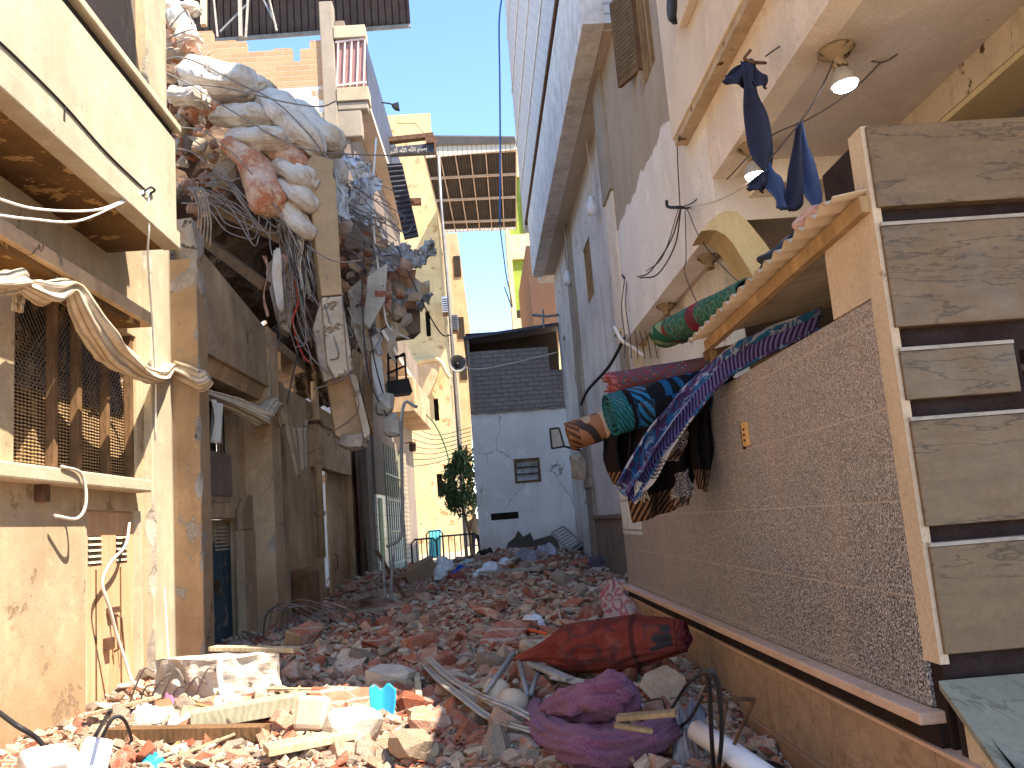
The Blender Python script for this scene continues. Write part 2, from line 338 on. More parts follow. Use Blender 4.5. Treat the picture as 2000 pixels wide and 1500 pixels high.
m_tan=rubblem('mortar_rubble',(.42,.30,.195),(.53,.41,.29),(.55,.45,.35))
m_wht=rubblem('plaster_rubble',(.56,.46,.35),(.66,.57,.46),(.40,.29,.20))
m_gry=rubblem('concrete_rubble',(.25,.195,.145),(.36,.285,.22),(.43,.33,.25))
# ================= LEFT: near plastered house =================
def WX(s): return -3.97+.0385*max(0,s-12)
def Wm(off=0): return lambda s,z,d: V((WX(s)+off+d,s,z))
def sw(u,v,off=0):
    p=pX(u,v,-3.97+off)
    if p.y<12: return p.y,p.z
    d=ray(u,v); t=(-3.97+off-.0385*12)/(d.x-.0385*d.y); p=CAM+d*t; return p.y,p.z
XN=-3.97
hn=T('plaster_house','sunlit ochre plastered house with a mesh window, double doors and a cream balcony','house',(XN,6,0))
mb=MB(); mb.panel(xw(XN),-3,11.2,-.2,9.2,[(4.6,10.28,2.43,4.12),(8.95,10.36,-.2,2.06)],.3)
mb.panel(yw(11.2),-7,XN-.3,-.2,9.2,th=.2)
wall=mb.build('wall',m_near,hn)
# upper wall sheet over the balcony, greyed to put its shade into the colour
mb=MB(); mb.panel(xw(XN+.012),-3,10.35,6.0,9.1,th=.008); mb.build('shade_toned_upper_wall',m_greyup,hn)
chipped(XN+.002,XN+.10,10.5,11.19,-.2,9.1,2,.2).build('corner_pier',(m_balc,m_conc),hn)
mb=MB(); mb.box(XN,-2.75,-3,9.9,9.1,9.3); mb.build('added_shade_slab',m_balc,hn)  # unseen slab added overhead to cast shade on the wall below
# balcony
bal=MB(); bal.box(-3.36,-3.2,-3,9.5,5.10,6.2).box(XN,-3.36,9.36,9.5,5.1,6.2); ba=bal.build('balcony',m_balc,hn,bevel=.012)
MB().box(-3.36,-3.17,-3,9.52,4.90,5.10).build('balcony_rim',m_balc,ba,bevel=.012)
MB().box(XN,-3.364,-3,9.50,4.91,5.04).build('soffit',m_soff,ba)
MB().box(-3.33,-3.225,-3,9.47,6.2,6.29).build('shadow_gap',m_dark,ba)  # dark strip painted in for the shadow under the coping
MB().box(-3.40,-3.14,-3,9.54,6.29,6.38).box(XN,-3.4,9.33,9.54,6.29,6.38).build('coping',m_balc,ba,bevel=.015)
# lintel slab, sill
MB().box(XN,-3.60,1,9.87,4.12,4.27).build('window_canopy',m_brown,hn,bevel=.015)
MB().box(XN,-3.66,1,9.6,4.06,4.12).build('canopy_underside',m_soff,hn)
MB().box(XN,-3.77,1,10.2,2.26,2.40).build('window_sill',m_balc,hn,bevel=.02)
# window
n=N('woven_mesh_screen',.95,.1); p=n.pos(); s_=n.sep(p)
rows=n.ma('SINE',n.ma('MULTIPLY',n.ma('ADD',s_[2],n.ma('MULTIPLY',n.noise(p,9,3),.02)),190)); cols_=n.ma('SINE',n.ma('MULTIPLY',n.ma('ADD',s_[1],n.ma('MULTIPLY',n.noise(p,17,3),.02)),95))
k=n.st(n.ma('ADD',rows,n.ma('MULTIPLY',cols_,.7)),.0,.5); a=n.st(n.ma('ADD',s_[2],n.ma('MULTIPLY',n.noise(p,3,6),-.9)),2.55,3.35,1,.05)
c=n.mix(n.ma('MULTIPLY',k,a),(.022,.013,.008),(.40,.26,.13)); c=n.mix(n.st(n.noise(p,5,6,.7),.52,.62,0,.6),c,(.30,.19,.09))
n.col(c); n.bump(n.ma('ADD',rows,n.noise(p,30,4)),.4,.01); m_mesh=n.m
wn=MB().box(XN-.16,XN-.12,4.6,10.28,2.43,4.12).build('window_screen',m_mesh,hn)
for y0,y1 in ((8.36,8.44),(8.86,8.95),(9.55,9.62),(10.2,10.275)):
    MB().box(XN-.118,XN-.03,y0,y1,2.435,4.115).build('window_post',m_plankd,wn,bevel=.006)
MB().box(XN-.1,XN-.02,4.6,7.62,2.435,4.115).build('side_panel',m_near,wn)
# chain-link in upper half of the screen
mb=MB()
for i in range(34):
    y=7.7+i*.075
    for sg in (1,-1):
        p_=[(XN-.11,y+sg*.09*j,3.15+.09*j) for j in range(11) if 7.66<y+sg*.09*j<10.18]
        if len(p_)>1: mb.tube(p_,.0035,3,cap=False)
mb.build('wire_netting',m_rebar,wn)
# doors
n=N('faded_pink_door_paint',.85,.2); p=n.pos(); c=n.mix(n.st(n.noise(n.map(p,(4,4,.7)),1.5,6),.35,.65),(.50,.31,.16),(.60,.39,.24)); c=n.mix(n.st(n.noise(p,2.2,7,.7),.57,.62,0,.55),c,(.44,.40,.25)); c=n.mix(n.st(n.noise(n.map(p,(9,9,.4)),2,4),.62,.68,0,.5),c,(.22,.13,.07)); n.col(c); n.bump(n.noise(p,18,5),.35,.01); m_door=n.m
MB().box(XN-.06,XN-.01,8.95,9.0,-.2,2.06).build('door_post',m_balc,hn); MB().box(XN-.06,XN+.02,10.27,10.36,-.2,2.06).build('door_post',m_balc,hn)
for y0,y1,l0,l1 in ((9.005,9.60,9.10,9.42),(9.615,10.265,9.78,10.08)):
    mb=MB(); mb.panel(xw(XN-.045),y0,y1,-.2,2.04,[(l0,l1,1.50,1.80)],.04)
    d=mb.build('door',m_door,hn)
    mb=MB()
    for i in range(5):
        z=1.535+i*.06; mb.quad((XN-.03,l0+.005,z-.02),(XN-.03,l1-.005,z-.02),(XN-.075,l1-.005,z+.03),(XN-.075,l0+.005,z+.03)); mb.quad((XN-.035,l0+.005,z-.025),(XN-.08,l0+.005,z+.025),(XN-.08,l1-.005,z+.025),(XN-.035,l1-.005,z-.025))
    mb.build('louver_vent',m_balc,d)
    MB().box(XN-.10,XN-.09,l0-.01,l1+.01,1.49,1.81).build('vent_backing',m_dark,d)
    MB().box(XN-.043,XN-.03,y0+.26,y0+.272,-.1,1.45).build('plank_joint',m_plankd,d)
mb=MB(); mb.tube([(XN-.03,9.57,1.0),(XN+.03,9.58,.97),(XN+.03,9.66,.6),(XN-.02,9.66,.58)],.014,6).tube([(XN-.02,9.72,.95),(XN+.03,9.73,.92),(XN+.03,9.8,.55)],.011,6).box(XN-.04,XN+.02,9.52,9.72,.98,1.04).box(XN-.04,XN+.03,9.44,9.56,.62,.74)
mb.build('door_latch',m_rust,hn)
# pillar
po=chipped(XN-.2,-3.53,11.2,11.6,-.2,5.35,1).build('pillar',(m_pill,m_conc),hn)
mb=MB(); mb.rock((-3.74,11.4,5.55),(.5,.42,.9),random.Random(3),n=40,boxy=.8); mb.rock((-3.72,11.38,5.05),(.5,.44,.5),random.Random(5),n=30,boxy=.85); mb.build('broken_pillar_top',m_conc,po)
# little junction box + loop below sill
p0=pX(72,955,XN)
S('wire_box','small rusty box on the wall under the window sill','wire box',MB().box(XN+.001,XN+.09,p0.y-.05,p0.y+.07,p0.z-.12,p0.z+.10),m_rust,bevel=.008)
S('loose_hose','pale bent hose hooked over the window sill end of the ochre house','hose',MB().tube([(-3.76,8.0,2.41),(-3.74,8.35,2.36),(-3.73,8.42,2.10),(-3.78,8.35,1.95),(-3.88,8.12,1.98)],.016,8,k=6),m_wire,smooth=True)

# ================= LEFT: ground floor of the collapsed house =================
hc=T('collapsed_house','brown plastered ground floor left standing below the collapsed upper storey','house',(XN,15,0))
s1=sw(460,850)[0]; z1=sw(458,768)[1]; z0=sw(458,968)[1]; sd=sw(470,1100)[0]; zd=sw(466,1012)[1]
sP=sw(497,900)[0]; sP2=sw(531,900,.44)[0]
sb0,zb1=sw(548,690); sb1,zb0=sw(574,716); so0=sw(630,1000)[0]; so1=sw(682,1000)[0]; zo=sw(655,918)[1]
mb=MB(); mb.panel(Wm(),11.6,24.4,-.2,4.6,[(11.9,s1,z0,z1),(11.75,sd,-.2,zd),(sb0,sb1,zb0-.25,zb1+.15),(so0,so1,-.2,zo)],.3); hcw=mb.build('wall',m_brown,hc)
# grille window
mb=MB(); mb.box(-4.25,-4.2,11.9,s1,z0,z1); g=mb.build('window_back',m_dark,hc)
mb=MB()
for i in range(13): y=11.95+i*(s1-12)/12; mb.tube([(-4.06,y,z0),(-4.06,y,z1)],.012,5)
for z in (z0+.5,z0+1.2,z1-.35): mb.box(-4.075,-4.05,11.9,s1,z-.02,z+.02)
mb.build('window_bars',m_black,g)
MB().box(-4.05,-3.9,11.85,s1+.05,z0-.12,z0).build('window_ledge',m_brown2,hc)
MB().box(-3.97,-3.88,11.6,s1-.3,z0-.02,z0+.62).build('blocked_panel',m_greyup,hc)
# arched shoulder over window
mb=MB(); mb.prism([(-3.967,s1,z1-.02),(-3.967,s1,z1-.75),(-3.967,s1-.05,z1-.35),(-3.967,s1-.25,z1-.12),(-3.967,s1-.5,z1-.02)],(-.1,0,0)); mb.build('arch_shoulder',m_brown,hc)
# blue door
n=N('worn_blue_paint',.7,.3); p=n.pos(); c=n.mix(n.st(n.noise(n.map(p,(3,3,1)),3,7,.7),.4,.7),(.035,.06,.075),(.085,.125,.14)); z=n.sep(p)[2]
c=n.mix(n.st(n.noise(p,3,8,.7),.58,.62,0,.8),c,(.30,.24,.17)); c=n.mix(n.st(n.ma('ADD',z,n.ma('MULTIPLY',n.noise(p,4,4),.5)),1.85,1.95),c,(.36,.25,.15)); n.col(c); n.bump(n.noise(p,25,5),.3,.01); m_bdoor=n.m
mid=(12.55+sd)/2-.1
for y0,y1 in ((11.76,mid-.01),(mid+.01,sd-.02)):
    d=MB().box(-4.08,-4.03,y0,y1,-.1,zd-.02).build('door',m_bdoor,hc)
    mb=MB()
    for i in range(7): mb.box(-4.032,-4.012,max(y0,12.75)+.1,y1-.12,1.52+i*.055,1.545+i*.055)
    mb.build('louver_vent',m_balc,d)
MB().box(-4.03,-3.96,mid-.06,mid+.07,.95,1.1).tube([(-3.98,mid,.97),(-3.95,mid,.88),(-3.95,mid+.06,.86),(-3.98,mid+.06,.95)],.012,6).build('padlock',m_rust,hc)
# plaster lump / boxed meter beside blue door
a0,_=sw(474,1100,.1); a1,_=sw(520,1100,.1)
mb=MB(); mb.panel(Wm(.13),a0,a1-.05,-.1,sw(500,1035,.13)[1],th=.13); mb.build('boxed_plinth',m_brown2,hc)
mb=MB(); zz=sw(500,1035,.13)[1]
mb.prism([(WX(a0)+.11,a0,zz),(WX(a1)+.11,a1-.05,zz),(WX(a1)+.11,a1-.08,zz+.42),(WX(a1)+.11,a1-.4,zz+.6),(WX(a0)+.11,a0+.3,zz+.55),(WX(a0)+.11,a0,zz+.3)],(-.1,0,0)); mb.build('rounded_plaster',m_brown2,hc,bevel=.03)
# pilaster 2 and beam
chipped(WX(sP2)-.02,WX(sP2)+.45,sP2,sP2+.65,-.2,5.2,3,.3).build('pilaster',(m_brown,m_conc),hc)
mb=MB(); mb.hexa([(-3.97,11.6,4.15),(-3.53,11.6,4.15),(WX(sP2)+.44,sP2,4.15),(WX(sP2),sP2,4.15),(-3.97,11.6,5.6),(-3.58,11.6,5.6),(WX(sP2)+.40,sP2,5.2),(WX(sP2),sP2,5.2)]); mb.build('beam',m_brown2,hc,bevel=.02)
mb=MB(); mb.hexa([(-3.97,11.6,3.95),(-3.7,11.6,3.95),(WX(sP2)+.27,sP2,3.95),(WX(sP2),sP2,3.95),(-3.97,11.6,4.15),(-3.6,11.6,4.149),(WX(sP2)+.37,sP2,4.149),(WX(sP2),sP2,4.15)]); mb.build('beam_haunch',m_brown,hc)
# second shallow pilasters
for u,wd,of in ((556,.25,.10),(690,.8,.12)):
    s0=sw(u,1000,of)[0]; mb=MB(); mb.panel(Wm(of),s0,s0+wd,-.2,4.6,th=of); mb.build('pilaster',m_brown2,hc)
MB().box(-4.25,-4.2,sb0,sb1,zb0-.3,zb1+.2).build('small_window',m_dark,hc)
# door opening, leaf ajar, panel above
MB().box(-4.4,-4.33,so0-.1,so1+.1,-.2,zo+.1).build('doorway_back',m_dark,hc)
mb=MB(); mb.panel(Wm(-.06),so0+.9,so1,-.1,zo-.05,th=.05); d=mb.build('door',m_brown,hc)
mb=MB(); yy=so0+1.3; mb.tube([(WX(yy)-.05,yy,.8),(WX(yy)+.02,yy,.82),(WX(yy)+.02,yy,1.15),(WX(yy)-.05,yy,1.17)],.015,5); mb.build('handle',m_rust,d)
s0=sw(622,900,.2)[0]; s9=sw(688,920,.2)[0]; zA=sw(650,918,.2)[1]
mb=MB(); mb.panel(Wm(.18),s0,s9,zA,zA+.95,th=.18); mb.build('fascia_box',m_brown,hc,bevel=.02)
mb=MB(); mb.panel(Wm(.24),s0,s9+.1,zA+.95,zA+1.05,th=.24); mb.build('fascia_cap',m_brown2,hc)
# things on this facade
s0,zt=sw(613,745,.15); zb=sw(613,1092,.15)[1]
px_=WX(s0)+.16
t=T('downpipe','rust stained drainpipe running down to a brown block on the left facade','drainpipe',(px_,s0,zb))
MB().tube([(px_,s0,zb),(px_,s0,zt)],.085,12).build('pipe',m_brown,t,smooth=True)
for z in (zb+.9,zb+2.0): MB().tube([(px_,s0,z),(px_,s0,z+.09)],.12,12).build('collar',m_brown2,t)
MB().box(px_-.2,px_+.13,s0-.17,s0+.17,zb+2.9,zb+2.97).build('bracket',m_rust,t)
sa=sw(602,1150,.35)[0]
mb=MB().hexa([(WX(sa)-.02,sa,-.1),(WX(sa)+.36,sa,-.1),(WX(sa)+.36,sa+1.2,-.1),(WX(sa)-.02,sa+1.2,-.1),(WX(sa)-.02,sa,1.02),(WX(sa)+.36,sa,1.02),(WX(sa)+.36,sa+1.2,1.02),(WX(sa)-.02,sa+1.2,1.02)])
S('padded_block','rounded brown block standing at the foot of the drainpipe','block',mb,flat('rust_brown_felt',(.22,.105,.045),.95,.4,3,.6,dirt=(.34,.2,.1),dt=.6),bevel=.09)
s0,z0=sw(694,900,.25); s9=sw(716,900,.25)[0]
S('dark_tarp','dark brown sheet hanging beside the doorway on the left facade','tarp',MB().grid(lambda a,b:V((WX(s0)+.22+.06*math.sin(a*15+b*2),s0+a*(s9-s0)*(1-.2*b),.3+(3.6)*(1-b)+.1*a)),24,10),flat('brown_tarp',(.10,.05,.03),.8,.4,3,.2),smooth=True,solid=.012)

# ================= cloth swags =================
n=N('striped_dirty_cloth',.95,.1); uv=n.sep(n.uv()); p=n.obj()
k=n.st(n.ma('SINE',n.ma('MULTIPLY',n.ma('ADD',uv[0],n.ma('MULTIPLY',n.noise(p,2,3),.05)),75)),.3,.8); c=n.mix(n.ma('MULTIPLY',k,.65),(.60,.50,.36),(.20,.155,.12)); c=n.mix(n.st(n.noise(p,3,6,.7),.5,.65,0,.6),c,(.36,.25,.14)); n.col(c); n.bump(k,.5,.02); m_cloth=n.m
def swag(pts,rs,seed,k=8,n=40):
    P=crom(pts,k); m=MB(); m.tube(P,rs,n,fl=.75)
    rr=random.Random(seed); o=V((seed,0,0)); vs=[]
    for i,v in enumerate(m.v):
        a=i%n; j=i//n; c=P[min(j,len(P)-1)]; f=1+.22*math.sin(a*2*math.pi*5/n+j*.12+seed)+.15*noise.noise(v*6+o); vs.append(c+(v-c)*f)
    m.v=vs; return m
XS=-3.56
A=[pX(u,v,x) for u,v,x in ((-60,560,XS),(0,555,XS),(30,548,XS),(45,556,XS),(90,572,XS),(138,560,XS),(160,600,XS),(200,665,XS),(240,705,XS),(280,730,XS),(312,735,XS-.02))]
A+= [pY(u,v,11.15) for u,v in ((330,718),(362,728),(392,742),(408,735))]
S('cloth_swag','long twisted striped cloth strung under the window canopy to the pillar','cloth',swag(A,[.10,.10,.12,.07,.13,.07,.12,.15,.14,.10,.09,.09,.13,.15,.10],1),m_cloth,smooth=True)
def tail(u0,v0,u1,v1,Y,w,name,lab):
    a=pY(u0,v0,Y);b=pY(u1,v1,Y)
    return S(name,lab,'cloth',MB().grid(lambda s,t:a.lerp(b,t)+V((w*(s-.5)*(1-.3*t),.05*math.sin(s*9+t*3),.02*math.sin(t*20))),16,14),m_cloth,smooth=True,solid=.012)
tail(34,560,36,610,7.05,.14,'cloth_tail','short cloth end hanging from the swag near the left edge')
tail(290,745,287,860,10.6,.12,'cloth_tail','frayed pale cloth end hanging below the swag knot by the pillar')
Bp=[(WX(12)+.2,12.1,sw(420,790)[1]),(WX(13.)+.3,13.1,sw(450,800)[1]-.05)]+[V((WX(sP2)+.50,s,z)) for s,z in (sw(490,815,.4),sw(510,815,.5),sw(535,790,.5),sw(550,830,.5))]
S('cloth_swag','drooping beige cloth strung across the window bars of the collapsed house','cloth',swag(Bp,[.08,.13,.16,.15,.13,.08],3),m_cloth,smooth=True)
q0=[sw(u,v,.45) for u,v in ((548,800),(606,818),(598,905),(578,935))]; q0=[V((WX(s)+.45,s,z)) for s,z in q0]
S('hanging_cloth','torn grey cloth hanging in a point beside the drainpipe','cloth',MB().grid(lambda a,b:q0[0].lerp(q0[1],a).lerp(q0[3].lerp(q0[2],a),b)+V((.08*math.sin(a*12),0,-.25*math.sin(a*math.pi)*(1-b))),22,16),m_cloth,smooth=True,solid=.012)
q1=[sw(u,v,.35) for u,v in ((412,780),(430,790),(433,870),(413,862))]; q1=[V((WX(s)+.35,s,z)) for s,z in q1]
S('hanging_cloth','white cloth rectangle hanging in front of the barred window','cloth',MB().grid(lambda a,b:q1[0].lerp(q1[1],a).lerp(q1[3].lerp(q1[2],a),b)+V((.05*math.sin(a*9+b*3),0,0)),14,12),flat('dusty_white_cloth',(.6,.55,.47),.9,.2,4,.2),smooth=True,solid=.012)

# ================= neighbour building behind the collapse (C) =================
YC=24.5; XC=-3.45
hb=T('brick_house','tall brick house with a broken stepped wall and tin roof behind the collapse','house',(-6,YC,0))
top=[(-9.5,16.9),(-7.4,16.9),(-7.1,16.55),(-6.4,16.5),(-6.1,16.15),(-5.3,16.2),(-4.75,15.75),(-4.5,16.15),(-4.2,16.4),(-3.85,16.5),(-3.8,16.8)]
mb=MB()
for (x0,z0_),(x1,z1_) in zip(top,top[1:]):
    mb.box(x0,x1,YC,YC+.25,14.9,z0_)
mb.build('brick_wall',m_brick,hb)
mb=MB(); mb.box(-9.5,-3.8,YC+.003,YC+.25,0,14.9); mb.build('painted_wall',m_brickw,hb)
MB().box(-3.86,-3.45,YC-.12,YC+.3,0,17.6).build('column',m_grey,hb,bevel=.03)
MB().box(-9.5,-2.75,YC-.08,YC+.3,13.2,14.05).box(-3.45,-2.55,YC-.1,YC+.3,14.05,14.3).build('concrete_beam',m_grey,hb,bevel=.04)
MB().panel(Wm(.35),YC,36,0,17,[(27,28.5,9,10.5),(31,32.5,9,10.5),(26.2,27.6,12,13.4)],.3).build('side_wall',m_greyup,hb)
# projecting balconies : soffits + outer faces
for zb,hh in ((14.3,2.2),(10.7,1.3),(7.3,1.1)):
    b=MB().hexa([(-3.5,YC+.1,zb),(-2.55,YC+.1,zb),(-2.3,36,zb),(-3.2,36,zb),(-3.5,YC+.1,zb+.2),(-2.55,YC+.1,zb+.2),(-2.3,36,zb+.2),(-3.2,36,zb+.2)]).build('balcony',m_ceil,hb)
    MB().hexa([(-2.68,YC+.3,zb+.2),(-2.55,YC+.3,zb+.2),(-2.3,36,zb+.2),(-2.43,36,zb+.2),(-2.68,YC+.3,zb+hh),(-2.55,YC+.3,zb+hh),(-2.3,36,zb+hh),(-2.43,36,zb+hh)]).build('parapet',m_tin if zb>14 else m_greyup,b)
# white cornered balcony box with pink lattice
a=YC-.05
bx=MB().box(-3.45,-2.50,a-.1,a+.5,16.35,16.75).build('loggia_cap',m_balc,hb,bevel=.02); MB().box(-3.45,-2.50,a-.1,a+.5,14.32,14.75).build('loggia_slab',m_balc,hb,bevel=.02)
MB().box(-3.42,-2.56,a+.02,a+.08,14.75,16.35).build('pink_screen',flat('pink_screen',(.34,.19,.18),.8,.2,4,.1),bx)
mb=MB()
for i in range(5):
    x=-3.42+i*.2; mb.beam((x-.02,a-.02,14.8),(x+.1,a-.02,16.3),.05,.05)
for z in (14.85,16.25): mb.beam((-3.42,a-.03,z),(-2.55,a-.03,z+.06),.05,.06)
mb.build('lattice',flat('pale_pink_paint',(.66,.52,.48),.8,.1,3,.1),bx)
# tin roof over it
far=[pY(u,v,28.5) for u,v in ((250,92),(802,50))]; near=[pY(u,v,25.2) for u,v in ((250,-140),(788,-150))]
def roofp(a,b): return far[0].lerp(far[1],a).lerp(near[0].lerp(near[1],a),b)
mb=MB(); mb.grid(lambda a,b:roofp(a,b)+V((0,0,.06*(abs((a*40)%1-.5)<.12))),320,2)
rf=mb.build('tin_roof',m_tin,hb,solid=.01)
mb=MB()
for b in (.02,.45,.9): mb.beam(roofp(0,b)-V((0,0,.08)),roofp(1,b)-V((0,0,.08)),.1,.12)
mb.build('roof_purlin',m_metal,rf)
for k_,(u,v,u2,ww) in enumerate(((398,50,398,.16),(470,72,467,.10),(480,74,488,.06),(425,72,412,.05),(540,60,512,.05))):
    mb=MB().beam(pY(u,v,YC+.3),pY(u2,-60,YC+.6),ww,ww); mb.build('roof_post',m_plankw if k_ else m_balc,rf)
mb=MB().beam(pY(430,62,YC+.5),pY(486,5,YC+.5),.05,.05).beam(pY(540,50,YC+.5),pY(505,-20,YC+.5),.05,.05); mb.build('roof_brace',m_metal,rf)
# sloping gutter face right edge
# ground-floor green gate, door jambs, tiles, brick jamb
s0,zt=sw(722,868); s9=sw(757,868)[0]
n=N('green_gate_paint',.6,.3); p=n.obj(); c=n.mix(n.st(n.noise(p,2,6),.35,.65),(.075,.115,.075),(.15,.19,.125)); c=n.mix(n.st(n.noise(p,5,7,.7),.56,.62,0,.7),c,(.30,.27,.19)); n.col(c); m_gate=n.m
gz=T('metal_gate','green sheet metal gate set in the left facade past the drainpipe','gate',(WX(s0)+.36,s0,0))
mb=MB(); mb.panel(Wm(.40),s0,s9,.1,zt,th=.04); mb.build('panel',m_gate,gz)
mb=MB()
for i in range(9):
    y=s0+i*(s9-s0)/8; mb.beam((WX(y)+.43,y,.1),(WX(y)+.43,y,zt),.07,.05)
for z in (.6,1.6,2.6,3.4): mb.beam((WX(s0)+.43,s0,z),(WX(s9)+.43,s9,z),.05,.06)
mb.build('frame',flat('pale_green_paint',(.27,.31,.22),.6,.2,4,.1),gz)
mb=MB(); mb.panel(Wm(.44),sw(741,1000,.44)[0],sw(748,1000,.44)[0],.2,2.6,th=.03); mb.build('wicket_door',flat('bright_green_paint',(.04,.20,.10),.6,.2,4,.1),gz)
n=N('white_wall_tile',.35,.4); p=n.pos(); b=n.n('TexBrick'); s_=n.sep(p); n.put(b.inputs[0],n.comb(s_[1],s_[2],0)); b.offset=0; b.inputs['Scale'].default_value=1; b.inputs['Brick Width'].default_value=.5; b.inputs['Row Height'].default_value=.35; b.inputs['Mortar Size'].default_value=.012
n.put(b.inputs['Color1'],(.6,.6,.57)); n.put(b.inputs['Color2'],(.55,.56,.54)); n.put(b.inputs['Mortar'],(.2,.18,.16)); n.col(n.mix(n.st(n.noise(p,2,6),.5,.7,0,.6),b.outputs[0],(.33,.28,.22))); m_tile=n.m
sA=sw(770,1000,.6)[0]; sB=sw(795,1000,.6)[0]
mb=MB(); mb.panel(Wm(.42),sA-2.2,sB,-.1,2.7,th=.3); mb.build('tiled_dado',m_tile,hb)
mb=MB(); mb.panel(Wm(.42),sA-2.2,sB,2.7,4.6,th=.3); mb.build('shop_wall',m_greyup,hb)
mb=MB(); mb.panel(Wm(.5),sB,sB+1.4,-.1,4.4,th=.5); mb.build('brick_jamb',bricks('grey_tan_brick',(.36,.28,.21),(.42,.33,.24),(.22,.17,.13),row=.16,w=.42,ms=.02),hb)
# low projecting balcony near px (790,800)
YB=31.5
q=[pY(u,v,YB) for u,v in ((752,800),(818,825))]
b=MB().hexa([(-4,YB-1.5,q[0].z-.35),(q[1].x,YB-1.5,q[0].z-.35),(q[1].x+.2,36,q[0].z-.35),(-4,36,q[0].z-.35),(-4,YB-1.5,q[0].z+1.0),(q[1].x,YB-1.5,q[0].z+.9),(q[1].x+.2,36,q[0].z+.9),(-4,36,q[0].z+1.)]).build('low_balcony',m_brown2,hb,bevel=.03)
# ================= the collapsed upper storey =================
def blob(mb,c,r,amp,sc_,seed,nu=60,nv=36):
    c=V(c);o=V((seed*3.7,seed,0))
    def fn(a,b):
        t=a*2*math.pi; f=(b-.5)*math.pi; d=V((math.cos(f)*math.cos(t),math.cos(f)*math.sin(t),math.sin(f)))
        q=1+amp*(noise.noise(d*sc_+o)+.5*noise.noise(d*sc_*2.3+o)+.3*noise.noise(d*sc_*6+o))
        return c+V((d.x*r[0]*q,d.y*r[1]*q,d.z*r[2]*q))
    mb.grid(fn,nu,nv)
mb=MB()
blob(mb,(-5.2,16.6,7.9),(1.9,2.4,2.0),.22,2.2,1)
blob(mb,(-3.6,18.8,8.0),(1.3,2.6,1.6),.25,2.4,2)
blob(mb,(-3.5,20.5,6.3),(1.2,2.6,1.5),.28,2.6,3)
blob(mb,(-6.0,16,10.2),(1.5,1.6,1.3),.2,2.2,4)
K(mb.build('debris_mass',m_debris),'stuff')
# tilted floor slab under the pile and timber joists
mb=MB().hexa([(-8,12.4,5.9),(-4.05,12.6,5.5),(-3.4,22.5,5.0),(-8,22.5,5.9),(-8,12.4,6.15),(-4.05,12.6,5.7),(-3.4,22.5,5.25),(-8,22.5,6.1)])
S('floor_slab','dark tilted floor slab under the pile of sacks of the collapsed storey','slab',mb,m_brown2,bevel=.03)
MBb=[((400,470),(520,560),13.2,'dark timber beam sticking out under the broken floor by the pillar'),((415,405),(555,470),13.3,'round timber joist sagging below the stained sacks')]
for (a,b,Y,l) in MBb: S('timber_beam',l,'beam',MB().beam(pY(*a,Y+.6),pY(*b,Y),.16,.16),m_plankd,bevel=.02)
# --- sacks
n=N('woven_sack',.9,.1); p=n.obj(); r=n.rnd(); a=n.noise(p,3.2,6,.65)
c=n.mix(n.st(n.noise(p,1.7,4),.35,.7),(.80,.75,.68),(.62,.54,.45)); c=n.mix(n.st(a,.54,.68,0,.8),c,(.42,.29,.19)); c=n.mix(n.st(n.noise(p,9,5),.6,.7,0,.4),c,(.25,.17,.11)); c=n.mix(.25,c,(.45,.36,.27))
w_=n.noise(n.map(p,(2,2,9)),2,5,.6,1.2); n.col(c); u_=n.map(n.uv(),(1,1,1)); sx=n.sep(u_); an_=n.ma('MULTIPLY',sx[0],6.2832); cr=n.comb(n.ma('MULTIPLY',n.ma('COSINE',an_),2.6),n.ma('MULTIPLY',n.ma('SINE',an_),2.6),n.ma('MULTIPLY',sx[1],2.2)); rg1=n.ma('ABSOLUTE',n.ma('SUBTRACT',n.noise(cr,1.5,4,.55,.5),.5)); rg2=n.st(rg1,0,.09); n.bump(n.ma('ADD',rg2,n.ma('MULTIPLY',n.noise(p,17,4),.35)),.45,.05); m_sack=n.m
n=N('pink_stained_sack',.9,.1); p=n.obj(); z=n.noise(p,2.2,6,.65)
c=n.mix(n.st(z,.38,.55),(.70,.52,.42),(.50,.20,.11)); c=n.mix(n.st(n.noise(p,6,6,.7),.5,.62,0,.8),c,(.66,.50,.33)); n.col(c); n.bump(n.ma('ADD',n.noise(n.map(p,(2,2,8)),2,5,.6,1.),n.noise(p,20,4)),.9,.04); m_sackp=n.m
